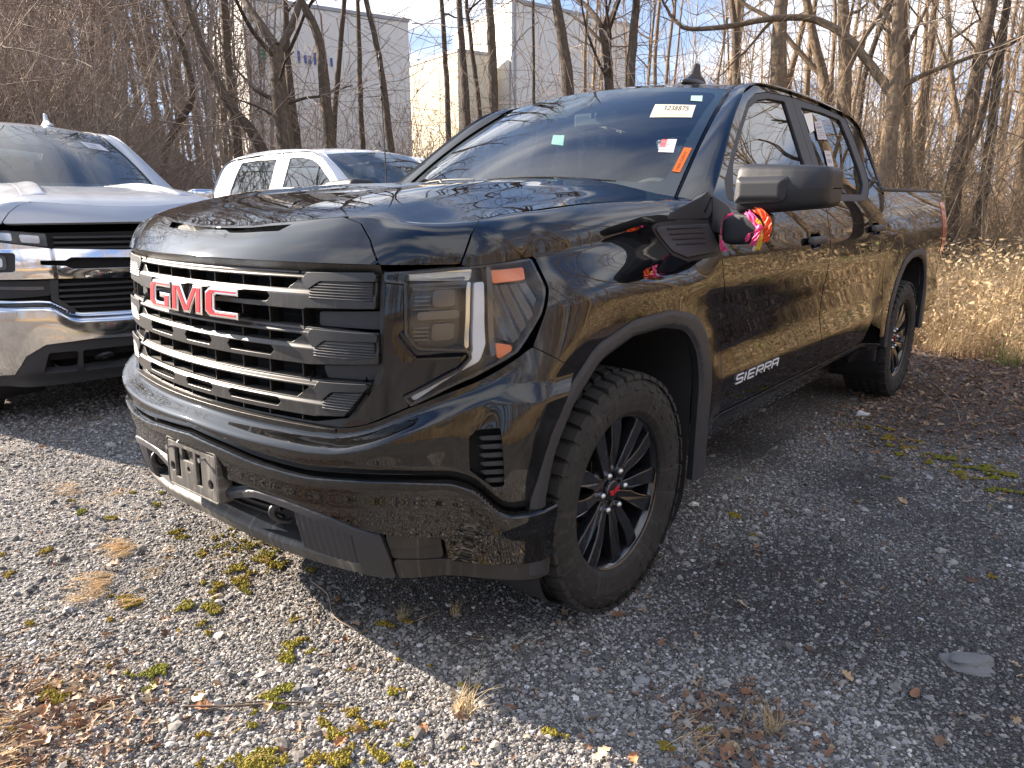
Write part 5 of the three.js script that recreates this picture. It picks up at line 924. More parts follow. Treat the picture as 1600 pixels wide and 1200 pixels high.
{
  const N = 2048, C = 210, d = new Uint8Array(N * N * 4), hB = new Uint8Array(1024 * 1024 * 4), r = rng(11);
  const cx = new Float32Array(C * C), cy = new Float32Array(C * C), tone = new Float32Array(C * C), warm = new Float32Array(C * C), sz = new Float32Array(C * C);
  for (let i = 0; i < C * C; i++) { cx[i] = r(); cy[i] = r(); const t = r(); tone[i] = t < 0.08 ? 0.62 + 0.2 * r() : t < 0.3 ? 0.10 + 0.08 * r() : 0.20 + 0.24 * r() * r() + 0.05 * r(); warm[i] = r(); sz[i] = 0.75 + 0.6 * r(); }
  for (let j = 0; j < N; j++) for (let i = 0; i < N; i++) {
    const fx = i / N * C, fy = j / N * C, gx = Math.floor(fx), gy = Math.floor(fy); let d1 = 9, d2 = 9, k1 = 0;
    for (let b = -1; b <= 1; b++) for (let a = -1; a <= 1; a++) { const X = (gx + a + C) % C, Y = (gy + b + C) % C, k = Y * C + X, dx = gx + a + cx[k] - fx, dy = gy + b + cy[k] - fy, q = (dx * dx + dy * dy) / (sz[k] * sz[k]); if (q < d1) { d2 = d1; d1 = q; k1 = k; } else if (q < d2) d2 = q; }
    const e = Math.sqrt(d2) - Math.sqrt(d1), s = sst(0.05, 0.3, e), tt = tone[k1] * lerp(0.85, 1.1, sst(0.1, 0.5, e)), w = warm[k1], o = (j * N + i) * 4;
    const cr = lerp(0.070, tt * (0.97 + 0.06 * w), s), cg = lerp(0.060, tt * (0.97 + 0.01 * w), s), cb = lerp(0.050, tt * (1.0 - 0.07 * w), s);
    const g = (v) => 255 * Math.pow(v, 1 / 2.2); d[o] = g(cr); d[o + 1] = g(cg); d[o + 2] = g(cb); d[o + 3] = 255;
    if (!(i & 1) && !(j & 1)) { const q = ((j >> 1) * 1024 + (i >> 1)) * 4; hB[q] = hB[q + 1] = hB[q + 2] = 255 * (s * (0.5 + 0.5 * sst(0, 0.9, e)) * (0.6 + 0.4 * sz[k1])); hB[q + 3] = 255; }
  }
  const mk = (dat, n) => { const t = new THREE.DataTexture(dat, n, n); t.wrapS = t.wrapT = THREE.RepeatWrapping; t.magFilter = THREE.LinearFilter; t.needsUpdate = true; return t; };
  const col = mk(d, N); col.colorSpace = THREE.SRGBColorSpace; const bump = mk(hB, 1024);
  for (const t of [col, bump]) { t.repeat.set(1 / 2.1, 1 / 2.1); t.rotation = 0.4; }
  // sheet: fine near the camera, coarse far away
  const xs = [], grade = (c) => { const o = []; for (let i = -90; i <= 90; i++) { const t = i / 90; o.push(c + Math.sign(t) * (Math.abs(t) * 7 + 420 * Math.pow(Math.abs(t), 6))); } return o; };
  const GX = grade(0.8), GZ = grade(-1.5), pos = [], uv = [], colr = [], idx = [], nx = GX.length;
  for (const z of GZ) for (const x of GX) {
    pos.push(x, gh(x, z), z); uv.push(x, z);
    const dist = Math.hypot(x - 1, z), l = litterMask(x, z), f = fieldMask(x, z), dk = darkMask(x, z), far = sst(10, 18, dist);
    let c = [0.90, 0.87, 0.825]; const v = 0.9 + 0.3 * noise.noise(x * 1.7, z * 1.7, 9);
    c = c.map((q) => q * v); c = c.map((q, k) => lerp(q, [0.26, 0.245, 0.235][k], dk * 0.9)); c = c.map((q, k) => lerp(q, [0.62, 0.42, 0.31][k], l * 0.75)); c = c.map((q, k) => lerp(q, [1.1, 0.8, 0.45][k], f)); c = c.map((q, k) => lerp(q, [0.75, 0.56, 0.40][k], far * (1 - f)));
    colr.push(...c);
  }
  for (let j = 0; j < GZ.length - 1; j++) for (let i = 0; i < nx - 1; i++) { const a = j * nx + i; idx.push(a, a + nx, a + 1, a + 1, a + nx, a + nx + 1); }
  const g = new THREE.BufferGeometry(); g.setAttribute('position', new THREE.Float32BufferAttribute(pos, 3)); g.setAttribute('uv', new THREE.Float32BufferAttribute(uv, 2)); g.setAttribute('color', new THREE.Float32BufferAttribute(colr, 3)); g.setIndex(idx); g.computeVertexNormals();
  const o = new THREE.Mesh(g, std({ name: 'gravel', map: col, bumpMap: bump, bumpScale: 0.006, roughness: 0.95, vertexColors: true })); o.name = 'gravel_ground'; o.receiveShadow = o.castShadow = true; o.userData = { label: 'grey gravel lot with moss and dead leaves', kind: 'structure' }; scene.add(o);
}
// instanced bits scattered on the ground: one object of uncountable stuff each
function scatter(name, label, geos, mat, list, parent) {   // list: [x, y, z, sx, sy, sz, rx, ry, rz, color]
  const per = geos.map(() => []); list.forEach((q, i) => per[i % geos.length].push(q));
  const root = thing(name, label, null, null, 'stuff'); const d = new THREE.Object3D(), c = new THREE.Color();
  geos.forEach((g, k) => {
    if (!per[k].length) return;
    const m = new THREE.InstancedMesh(g, mat, per[k].length); m.name = name + '_pieces'; m.userData.kind = 'stuff'; m.castShadow = m.receiveShadow = true;
    per[k].forEach((q, i) => { d.position.set(q[0], q[1], q[2]); d.rotation.set(q[6], q[7], q[8]); d.scale.set(q[3], q[4], q[5]); d.updateMatrix(); m.setMatrixAt(i, d.matrix); if (q[9]) m.setColorAt(i, c.setRGB(...q[9])); });
    root.add(m);
  });
  return root;
}
const lumpy = (detail, amp, seed, sq = 1) => { const g = new THREE.IcosahedronGeometry(1, detail), p = g.attributes.position; for (let i = 0; i < p.count; i++) { const x = p.getX(i), y = p.getY(i), z = p.getZ(i), f = 1 + amp * noise.noise(x * 1.3 + seed, y * 1.3, z * 1.3) * 2; p.setXYZ(i, x * f, y * f * sq, z * f); } g.deleteAttribute('normal'); g.computeVertexNormals(); return g; };
const underTruck = (x, z) => (x > -0.95 && x < 0.8 && z < 0.55 && z > -4.6);
const seen = (x, z) => { const dx = x - CAM[0], dz = z - CAM[1], a = Math.atan2(-dx, -dz) - 0.694; return Math.abs(a) < 0.72 && (-dx * 0.64 - dz * 0.768) > 0.75; };
{
  const r = rng(404), L = [];
  for (let i = 0; i < 700000 && L.length < 170000; i++) {
    const R = 0.9 + 8.5 * Math.pow(r(), 1.5), a = 0.694 + (r() - 0.5) * 1.44, x = CAM[0] - Math.sin(a) * R, z = CAM[1] - Math.cos(a) * R;
    if (!seen(x, z) || (underTruck(x, z) && r() > 0.15) || fieldMask(x, z) > 0.5) continue;
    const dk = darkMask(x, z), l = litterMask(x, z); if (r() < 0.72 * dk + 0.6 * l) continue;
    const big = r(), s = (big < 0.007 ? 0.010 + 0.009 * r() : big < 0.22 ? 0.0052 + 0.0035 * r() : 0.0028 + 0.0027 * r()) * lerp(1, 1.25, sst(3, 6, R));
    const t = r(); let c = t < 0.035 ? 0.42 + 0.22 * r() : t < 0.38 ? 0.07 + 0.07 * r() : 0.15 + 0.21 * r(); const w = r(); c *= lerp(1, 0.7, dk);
    L.push([x, gh(x, z) + s * 0.12, z, s * (0.8 + 0.7 * r()), s * (0.45 + 0.4 * r()), s * (0.7 + 0.5 * r()), (r() - 0.5) * 0.9, r() * 6.28, (r() - 0.5) * 0.9, [c * (1.0 + 0.08 * w), c * (0.98 + 0.01 * w), c * (0.97 - 0.10 * w)]]);
  }
  scatter('gravel_stones', 'loose grey and white gravel stones', [lumpy(1, 0.42, 1), lumpy(0, 0.5, 5), lumpy(1, 0.5, 9), lumpy(0, 0.45, 14)], std({ color: 0xffffff, roughness: 0.9 }), L);
}
{ // moss: cushions of tiny tufts
  const r = rng(505), L = [], sp = [[-0.33, 0.58, 0.26, 0.7], [-0.20, 0.70, 0.18, 0.6], [-0.14, 0.84, 0.12, 0.6], [-0.10, 0.95, 0.09, 0.7], [0.18, 1.24, 0.085, 1], [0.11, 1.19, 0.035, 0.9], [-1.32, 0.90, 0.06, 1], [-1.11, 0.82, 0.05, 0.9], [0.72, 1.24, 0.15, 0.7], [0.36, 0.89, 0.08, 0.8], [0.26, 0.94, 0.05, 0.8], [0.87, 1.05, 0.16, 0.5], [0.52, 1.05, 0.07, 0.9], [-0.09, 0.98, 0.05, 0.8], [1.01, 0.99, 0.05, 0.7], [0.6, 1.16, 0.08, 0.5], [0.95, 1.08, 0.07, 0.6], [1.8, -2.34, 0.13, 0.9], [1.62, -2.40, 0.12, 0.8], [1.45, -2.32, 0.10, 0.6], [1.95, -2.07, 0.13, 1], [1.3, -2.55, 0.16, 0.4], [1.1, -2.75, 0.14, 0.3], [1.57, 0.41, 0.045, 0.7], [1.48, 0.54, 0.03, 0.7], [0.2, -2.5, 0.10, 0.4], [0.5, 0.62, 0.05, 0.4], [0.02, 1.45, 0.06, 0.5], [-0.5, 1.30, 0.04, 0.6], [2.0, -2.3, 0.12, 0.8], [1.72, -2.2, 0.08, 0.7], [0.78, 1.12, 0.05, 0.6]];
  for (let k = 0; k < 90; k++) { const x = -1.6 + 3.4 * r(), z = 0.5 + 1.25 * r(); sp.push([x, z, 0.012 + 0.05 * r() * r(), 0.2 + 0.6 * r()]); }
  for (let k = 0; k < 16; k++) sp.push([0.9 + 1.2 * r(), -2.6 + 2.3 * r(), 0.01 + 0.025 * r(), 0.3 + 0.4 * r()]);
  for (const [mx, mz, R, green] of sp) {
    const n = Math.min(4200, Math.round(R * R * 150000) + 18);
    for (let i = 0; i < n; i++) {
      const q = Math.sqrt(r()), a = r() * 6.28, ex = R * q * Math.cos(a) * 1.25, ez = R * q * Math.sin(a) * 0.85, x = mx + ex, z = mz + ez;
      if (fbm(x * 16, z * 16, 3.3, 3) < -0.06 + 0.32 * q) continue;
      const s = 0.0026 + 0.0028 * r(), g = clamp(green * 0.8 + 0.5 * (r() - 0.5) + 0.5 * noise.noise(x * 8, z * 8, 1));
      const b = 0.7 + 0.6 * r(); L.push([x, gh(x, z) + 0.004 + 0.006 * (1 - q * q) * sst(0.02, 0.06, R), z, s * 0.9, s * (0.6 + 0.6 * r()), s * 0.9, r() - 0.5, r() * 6, r() - 0.5, [lerp(0.25, 0.18, g) * b, lerp(0.155, 0.19, g) * b, 0.022 * b]]);
    }
  }
  scatter('moss', 'yellow green moss cushions on the gravel', [lumpy(0, 0.7, 3, 1.2), lumpy(0, 0.8, 8, 1)], std({ color: 0xffffff, roughness: 1 }), L);
}
// dead leaves
function leafGeo(seed, lobes = 0) {
  const r = rng(seed), n = 7, pos = [], idx = [];
  for (let i = 0; i <= n; i++) { const t = i / n, w = 0.30 * Math.pow(Math.sin(Math.PI * Math.pow(t, 0.8)), 0.8) * (1 + (lobes ? 0.45 * Math.sin(t * 22 + seed) : 0)) + 0.008, c = 0.16 * Math.sin(t * 3 + seed) + 0.08 * (r() - 0.5); for (const s of [-1, 0, 1]) pos.push(s * w, c + (s ? 0.14 * (0.6 + r()) * w / 0.3 : 0), t - 0.5); }
  for (let i = 0; i < n; i++) for (const k of [0, 1]) { const a = i * 3 + k; idx.push(a, a + 3, a + 1, a + 1, a + 3, a + 4); }
  const g = new THREE.BufferGeometry(); g.setAttribute('position', new THREE.Float32BufferAttribute(pos, 3)); g.setIndex(idx); g.computeVertexNormals(); return norm(g);
}
const leafM = phys({ name: 'dead_leaf', color: 0xffffff, roughness: 0.75, transmission: 0.3, thickness: 0, side: THREE.DoubleSide });
const leafC = (r) => { const t = r(), b = 0.75 + 0.5 * r(); return t < 0.45 ? [0.22 * b, 0.115 * b, 0.06 * b] : t < 0.75 ? [0.33 * b, 0.21 * b, 0.12 * b] : t < 0.88 ? [0.13 * b, 0.07 * b, 0.045 * b] : [0.45 * b, 0.33 * b, 0.20 * b]; };
{
  const r = rng(606), L = [], G = [leafGeo(1), leafGeo(2, 1), leafGeo(3), leafGeo(4, 1)];
  for (let i = 0; i < 160000 && L.length < 26000; i++) {
    const R = 0.9 + 13 * Math.pow(r(), 1.3), a = 0.694 + (r() - 0.5) * 1.5, x = CAM[0] - Math.sin(a) * R, z = CAM[1] - Math.cos(a) * R;
    if (underTruck(x, z) && r() > 0.03) continue;
    if (r() > 0.012 + 0.95 * litterMask(x, z) * (R < 3 ? 0.55 : 0.9)) continue;
    const s = (0.014 + 0.03 * r() * r()) * lerp(1, 1.5, sst(4, 9, R)); L.push([x, gh(x, z) + 0.006 + 0.012 * r() * litterMask(x, z), z, s * (0.6 + 0.5 * r()), s, s * 1.3, (r() - 0.5) * 0.8, r() * 6.28, (r() - 0.5) * 1.4, leafC(r)]);
  }
  scatter('leaf_litter', 'small brown dead leaves littered over the gravel', G, leafM, L);
  // single larger leaves
  const leafMats = [[0.46, 0.19, 0.07], [0.50, 0.33, 0.17], [0.30, 0.14, 0.07], [0.55, 0.42, 0.26]].map((c) => phys({ color: rgb(...c), roughness: 0.7, transmission: 0.25, thickness: 0 }));
  const big = [[0.42, 1.215, 0.05, 'orange brown lobed leaf lying beside the long twig at lower left', 0], [0.565, 1.10, 0.04, 'tan leaf lying against the end of the long twig', 1], [0.83, 1.06, 0.04, 'orange leaf near the sunlit edge of the truck shadow', 0], [0.96, 0.89, 0.03, 'small orange leaf left of the dry grass tuft', 0], [1.375, 0.665, 0.045, 'pale leaf standing on the shadow edge at bottom centre', 3], [1.44, 0.63, 0.04, 'orange leaf on sunlit gravel below the shadow edge', 0], [1.05, 0.08, 0.05, 'brown leaf leaning against the rear side of the front tyre', 2], [1.55, 0.20, 0.04, 'small rust leaf in the shadow by the dry grass at lower right', 2], [0.11, 1.50, 0.045, 'rust coloured leaf at the lower left corner', 0], [0.23, 1.54, 0.05, 'broad tan leaf at the lower left corner', 1], [1.61, 0.46, 0.055, 'reddish leaf in the debris at lower right', 2], [1.92, -0.1, 0.04, 'curled brown leaf in the shade below the flat grey rock', 2], [1.75, -0.05, 0.035, 'tan curled leaf in the shade left of the flat grey rock', 1], [-0.62, 1.02, 0.06, 'dark curled leaf lying in the straw at far left', 2], [1.55, -1.6, 0.05, 'pale leaf in the shade below the moss strip', 1], [0.25, 0.62, 0.03, 'orange leaf in the shadow under the bumper', 0]];
  for (const [x, z, s, lab, m] of big) { const o = topMesh('dead_leaf', leafGeo(Math.round(x * 100 + 50), 1), leafMats[m], lab, 'leaf'); o.position.set(x, gh(x, z) + 0.012, z); o.rotation.set(0.2, r() * 6, 0.35 * (r() - 0.5)); o.scale.set(s, s, s * 1.1); }
}
// straw, dry grass
const blade = (h, lean, w, segs = 3, a0 = 0) => { const pos = [], idx = []; for (let i = 0; i <= segs; i++) { const t = i / segs, x = lean * t * t, y = h * (t - 0.25 * lean / h * t * t), ww = w * (1 - t * 0.9); for (const s of [-1, 1]) { const px = x, pz = s * ww; pos.push(px * Math.cos(a0) - pz * Math.sin(a0), y, px * Math.sin(a0) + pz * Math.cos(a0)); } } for (let i = 0; i < segs; i++) idx.push(2 * i, 2 * i + 1, 2 * i + 2, 2 * i + 1, 2 * i + 3, 2 * i + 2); return [pos, idx]; };
function tuftGeo(seed, n, h, spread, w, leaves = 0, leafS = 0.04) {
  const r = rng(seed), pos = [], idx = [];
  const put = ([p, ix], ox, oy, oz) => { const b = pos.length / 3; for (let i = 0; i < p.length; i += 3) pos.push(p[i] + ox, p[i + 1] + oy, p[i + 2] + oz); for (const k of ix) idx.push(k + b); };
  for (let i = 0; i < n; i++) { const hh = h * (0.4 + 0.75 * r()); put(blade(hh, hh * (0.15 + 0.9 * r()), w * (0.6 + 0.8 * r()), 4, r() * 6.28), (r() - 0.5) * spread, -0.01, (r() - 0.5) * spread); }
  for (let i = 0; i < leaves; i++) { const a = r() * 6.28, q = r(), s = leafS * (0.5 + r()), y = h * (0.1 + 0.85 * q), rad = spread * (0.2 + 0.7 * r()), cx = Math.cos(a) * rad, cz = Math.sin(a) * rad, t1 = r() * 6, t2 = r() * 6, u = [Math.cos(t1) * Math.cos(t2), Math.sin(t2), Math.sin(t1) * Math.cos(t2)], v = unit(cross(u, [r() - 0.5, r() - 0.5, r() - 0.5])), wv = cross(u, v), b = pos.length / 3; for (const [p, q2, k] of [[-1, 0, 0], [0, -0.45, 0.2], [0, 0.45, 0.2], [1, 0, -0.1]]) pos.push(cx + s * (u[0] * p + v[0] * q2 + wv[0] * k), y + s * (u[1] * p + v[1] * q2 + wv[1] * k), cz + s * (u[2] * p + v[2] * q2 + wv[2] * k)); idx.push(b, b + 1, b + 2, b + 1, b + 3, b + 2); }
  const g = new THREE.BufferGeometry(); g.setAttribute('position', new THREE.Float32BufferAttribute(pos, 3)); g.setIndex(idx); g.computeVertexNormals(); return norm(g);
}
const strawM = phys({ name: 'straw', color: 0xffffff, roughness: 0.8, transmission: 0.3, thickness: 0, side: THREE.DoubleSide });
{
  const r = rng(707), L = [], spots = [[-0.62, 0.96, 0.20, 900], [-0.45, 1.10, 0.16, 700], [-0.80, 0.89, 0.16, 600], [-1.55, 0.80, 0.20, 220], [-2.06, 0.2, 0.25, 180], [0.15, 1.58, 0.3, 800], [1.61, 0.28, 0.10, 120], [-0.1, 1.35, 0.3, 120], [0.55, 0.9, 0.3, 90], [-1.3, 0.5, 0.4, 200], [0.75, 1.15, 0.2, 150], [1.5, -3.3, 0.8, 500], [0.6, 0.5, 0.3, 60], [1.55, 0.42, 0.12, 160], [1.7, -1.9, 0.5, 200], [-0.2, 0.7, 0.3, 120]];
  for (const [mx, mz, R, n] of spots) for (let i = 0; i < n; i++) { const q = Math.sqrt(-2 * Math.log(r() + 1e-6)) * 0.5, a = r() * 6.28, x = mx + R * q * Math.cos(a) * 1.4, z = mz + R * q * Math.sin(a) * 0.8, s = 0.03 + 0.06 * r(), b = 0.5 + 0.8 * r(); if (fbm(x * 7, z * 7, 2.2, 3) < -0.05 + 0.2 * q) continue; L.push([x, gh(x, z) + 0.008 + 0.014 * r(), z, s, s, s, 1.35 + (r() - 0.5) * 0.5, r() * 6.28, (r() - 0.5) * 0.7, [0.62 * b, 0.45 * b, 0.25 * b]]); }
  for (let i = 0; i < 1600; i++) { const R = 1 + 7 * r(), a = 0.694 + (r() - 0.5) * 1.4, x = CAM[0] - Math.sin(a) * R, z = CAM[1] - Math.cos(a) * R; if (underTruck(x, z)) continue; const s = 0.02 + 0.05 * r(), b = 0.6 + 0.6 * r(); L.push([x, gh(x, z) + 0.008, z, s, s, s, 1.45 + (r() - 0.5) * 0.3, r() * 6.28, (r() - 0.5) * 0.6, [0.42 * b, 0.31 * b, 0.18 * b]]); }
  const [p, ix] = blade(1, 0.35, 0.016, 4), g = new THREE.BufferGeometry(); g.setAttribute('position', new THREE.Float32BufferAttribute(p, 3)); g.setIndex(ix); g.computeVertexNormals();
  scatter('dry_straw', 'pale dry straw matted on the gravel', [norm(g)], strawM, L);
  const tuft = [[0.985, 0.765, 1, 'dry straw coloured grass tuft on the sunlit gravel below the truck shadow'], [1.66, 0.30, 0.75, 'dry grass tuft in the shade at lower right'], [0.50, 0.55, 0.55, 'thin dead grass tuft in the shade under the front bumper'], [0.62, 0.42, 0.5, 'sparse dead grass tuft in the shade before the front tyre']];
  const TG = tuftGeo(91, 60, 0.13, 0.05, 0.0016), tm = phys({ color: rgb(0.50, 0.38, 0.20), roughness: 0.8, transmission: 0.3, thickness: 0 });
  for (const [x, z, s, lab] of tuft) { const o = topMesh('grass_tuft', TG, tm, lab, 'grass tuft'); o.position.set(x, gh(x, z), z); o.scale.setScalar(s); o.rotation.y = x * 7; }
}
{ // the field of dry weeds behind and beside the black truck
  const r = rng(808), L = [], G = [tuftGeo(21, 64, 0.42, 0.28, 0.0028, 50, 0.022), tuftGeo(22, 50, 0.55, 0.3, 0.0026, 60, 0.022), tuftGeo(23, 90, 0.34, 0.25, 0.0026, 20, 0.02), tuftGeo(24, 34, 0.72, 0.24, 0.0026, 30, 0.02)];
  for (let i = 0; i < 60000 && L.length < 9500; i++) { const x = -12 + 44 * r(), z = -5.2 - 26 * Math.pow(r(), 1.7), f = fieldMask(x, z); if (r() > f || (x > 6 && r() > 0.6)) continue; const s = 0.55 + 0.75 * r() * sst(-5.2, -7, z) + 0.15 * r(), b = 0.75 + 0.5 * r(), t = r(); L.push([x, gh(x, z), z, s * 1.15, s, s * 1.15, 0.25 * (r() - 0.5), r() * 6.28, 0.25 * (r() - 0.5), t < 0.03 ? [0.22 * b, 0.27 * b, 0.06 * b] : [lerp(0.50, 0.38, t) * b, lerp(0.375, 0.265, t) * b, lerp(0.205, 0.14, t) * b]]); }
  for (let i = 0; i < 5000; i++) { const x = 3.5 + 22 * r() * r() + 0.5, z = -6 + 17 * r(), s = 0.5 + 0.7 * r(), b = 0.75 + 0.5 * r(); if (x < 4.8 + 0.6 * noise.noise(z, 1, 2) || Math.hypot(x - CAM[0], z - CAM[1]) < 2.6) continue; L.push([x, gh(x, z), z, s * 1.2, s, s * 1.2, 0.2 * (r() - 0.5), r() * 6.28, 0.2 * (r() - 0.5), [0.46 * b, 0.35 * b, 0.21 * b]]); }
  scatter('dry_weeds', 'field of golden dry weeds and grass behind the black pickup', G, strawM, L);
}
// twigs and stones that stand out
{
  const tw = std({ name: 'twig_bark', color: rgb(0.20, 0.155, 0.115), roughness: 0.9 }), twd = std({ name: 'twig_dark', color: rgb(0.10, 0.075, 0.055), roughness: 0.9 });
  const T = (lab, pts, m, extra = []) => topMesh('fallen_twig', [pts, ...extra].map((q) => tube(q.map(([x, z, h, w]) => [x, gh(x, z) + h, z, w]), { sides: 5, smooth: 3 })), m, lab, 'twig');
  T('forked pale twig lying at the front edge of the truck shadow', [[0.06, 0.60, 0.012, 0.004], [0.20, 0.63, 0.02, 0.004], [0.33, 0.70, 0.014, 0.003], [0.44, 0.70, 0.01, 0.002]], tw, [[[0.15, 0.62, 0.016, 0.003], [0.24, 0.72, 0.02, 0.002], [0.33, 0.79, 0.01, 0.0015]]]);
  T('long thin dark twig lying across the sunlit gravel at lower left', [[0.38, 1.25, 0.010, 0.003], [0.50, 1.15, 0.016, 0.0035], [0.60, 1.05, 0.015, 0.003], [0.70, 0.97, 0.01, 0.002]], twd, [[[0.44, 1.22, 0.012, 0.002], [0.54, 1.10, 0.02, 0.002], [0.66, 1.03, 0.01, 0.0015]]]);
  T('dark twig running in from the left edge of the picture', [[-0.42, 1.50, 0.01, 0.003], [-0.40, 1.40, 0.014, 0.003], [-0.39, 1.30, 0.01, 0.002], [-0.44, 1.22, 0.008, 0.0015]], twd);
  T('pale bent twig on the leaf litter right of the rear tyre', [[1.10, -4.3, 0.03, 0.006], [1.28, -3.9, 0.05, 0.006], [1.45, -3.5, 0.03, 0.005], [1.52, -3.2, 0.015, 0.004]], tw);
  T('short pale stick in the shade beside the truck', [[1.13, -1.16, 0.01, 0.004], [1.20, -1.13, 0.014, 0.004], [1.26, -1.09, 0.01, 0.003]], tw);
  T('thin dark twig in the debris at lower right', [[1.50, 0.16, 0.01, 0.002], [1.57, 0.26, 0.02, 0.0025], [1.61, 0.36, 0.014, 0.002], [1.68, 0.45, 0.01, 0.0015]], twd);
  const rk = lumpy(4, 0.22, 44, 1); { const q = rk.attributes.position; for (let i = 0; i < q.count; i++) { const a = q.getX(i), b = q.getY(i), c = q.getZ(i), f = 1 + 0.10 * noise.noise(a * 4, b * 4, c * 4) + 0.05 * noise.noise(a * 11, b * 11, c * 11); q.setXYZ(i, a * f, b * f, c * f); } rk.computeVertexNormals(); } rk.scale(0.075, 0.022, 0.05);
  const o = topMesh('rock', norm(rk), std({ color: rgb(0.17, 0.165, 0.16), roughness: 0.95 }), 'flat grey rock half sunk in the shaded gravel at right', 'rock'); o.position.set(2.01, gh(2.01, -0.36) + 0.004, -0.36); o.rotation.y = 0.5;
  const w = lumpy(1, 0.3, 51, 1); w.scale(0.05, 0.02, 0.03); const o2 = topMesh('rock', norm(w), std({ color: rgb(0.6, 0.58, 0.55), roughness: 0.9 }), 'pale stone in the shade beyond the rocker panel', 'rock'); o2.position.set(1.0, gh(1.0, -3.0) + 0.01, -3.0);
}
// ------------------------------------------------------------------ trees, brush, buildings
const barkT = tex(512, 512, (u, v) => { const a = 0.5 + 1.0 * tile(u, v, 8, 4.4, 4), ridges = Math.abs(tile(u, v * 0.999, 16, 7.7, 2)); return clamp(0.45 + 0.5 * a - 1.1 * ridges); });
const barkC = tex(512, 512, (u, v) => { const a = 0.5 + 0.9 * tile(u, v, 8, 4.4, 4), m = sst(0.1, 0.4, tile(u, v, 4, 9.9, 3)); const c = 0.55 + 0.45 * a; return [c, c * lerp(0.93, 0.97, m), c * lerp(0.84, 0.86, m)]; }, { srgb: true });
const barkMat = (c) => std({ color: rgb(...c), roughness: 0.92, map: rep(barkC, 2, 1.2), bumpMap: rep(barkT, 3, 1.4), bumpScale: 0.025 });
const BARK = [barkMat([0.20, 0.17, 0.145]), barkMat([0.38, 0.32, 0.255])];
const TWIG = [std({ color: rgb(0.23, 0.19, 0.155), roughness: 0.9 }), std({ color: rgb(0.44, 0.36, 0.28), roughness: 0.9 })];
class Acc {                                // many thin tubes in one geometry
  constructor() { this.p = []; this.n = []; this.u = []; this.i = []; }
  tube(pts, sides) {
    let T = unit(sub(pts[1], pts[0])), A = unit(cross(T, Math.abs(T[1]) < 0.9 ? [0, 1, 0] : [1, 0, 0])), len = 0; const base = this.p.length / 3;
    for (let i = 0; i < pts.length; i++) {
      T = unit(sub(pts[Math.min(pts.length - 1, i + 1)], pts[Math.max(0, i - 1)])); A = unit(add(A, T, -(A[0] * T[0] + A[1] * T[1] + A[2] * T[2]))); const B = cross(T, A), q = pts[i]; if (i) len += Math.hypot(...sub(q, pts[i - 1]));
      for (let k = 0; k <= sides; k++) { const a = k / sides * 6.28318, c = Math.cos(a), s = Math.sin(a), v = [A[0] * c + B[0] * s, A[1] * c + B[1] * s, A[2] * c + B[2] * s]; this.p.push(q[0] + v[0] * q[3], q[1] + v[1] * q[3], q[2] + v[2] * q[3]); this.n.push(...v); this.u.push(k / sides, len); }
    }
    const w = sides + 1; for (let i = 0; i < pts.length - 1; i++) for (let k = 0; k < sides; k++) { const a = base + i * w + k; this.i.push(a, a + 1, a + w + 1, a, a + w + 1, a + w); }
  }
  geo() { const g = new THREE.BufferGeometry(); g.setAttribute('position', new THREE.Float32BufferAttribute(this.p, 3)); g.setAttribute('normal', new THREE.Float32BufferAttribute(this.n, 3)); g.setAttribute('uv', new THREE.Float32BufferAttribute(this.u, 2)); g.setIndex(this.i); return g; }
}
function wander(r, p, d, len, r0, r1, n, up, wob) { // a limb that bends
  const pts = [[...p, r0]]; let q = p.slice(), dir = unit(d);
  for (let i = 1; i <= n; i++) { dir = unit([dir[0] + (r() - 0.5) * wob, dir[1] + (r() - 0.5) * wob + up / n, dir[2] + (r() - 0.5) * wob]); q = add(q, dir, len / n); pts.push([...q, lerp(r0, r1, i / n)]); }
  return pts;
}
function branchOut(r, trunkA, twigA, pts, level, o) {
  const n = pts.length, L = pts.reduce((s, p, i) => i ? s + Math.hypot(...sub(p, pts[i - 1])) : 0, 0);
  const cnt = Math.round(L * o.dens[level] * (0.8 + 0.4 * r()));
  for (let k = 0; k < cnt; k++) {
    const t = lerp(o.from[level], 1, r() ** 0.8) * (n - 1), i = Math.min(n - 2, Math.floor(t)), f = t - i, a = pts[i], b = pts[i + 1], p = [0, 1, 2].map((q) => lerp(a[q], b[q], f)), rr = lerp(a[3], b[3], f);
    const T = unit(sub(b, a)), az = r() * 6.28, side = unit(cross(T, [Math.cos(az), 0.3, Math.sin(az)])), ang = 0.5 + 0.7 * r(), d = unit(add([T[0] * Math.cos(ang), T[1] * Math.cos(ang), T[2] * Math.cos(ang)], side, Math.sin(ang)));
    const len = o.len[level] * (0.4 + 0.9 * r()) * (level === 0 ? lerp(1.2, 0.6, t / (n - 1)) : 1), r0 = Math.min(rr * 0.6, o.rad[level] * (0.6 + 0.7 * r())), r1 = r0 * (level === 2 ? 0.35 : 0.3);
    const q = wander(r, p, d, len, r0, Math.max(r1, 0.0022), level === 2 ? 4 : 6, o.up * (r() - 0.25), o.wob);
    (level === 0 ? trunkA : twigA).tube(q, level === 0 ? 6 : level === 1 ? 4 : 3);
    if (level < 2) branchOut(r, trunkA, twigA, q, level + 1, o);
  }
}
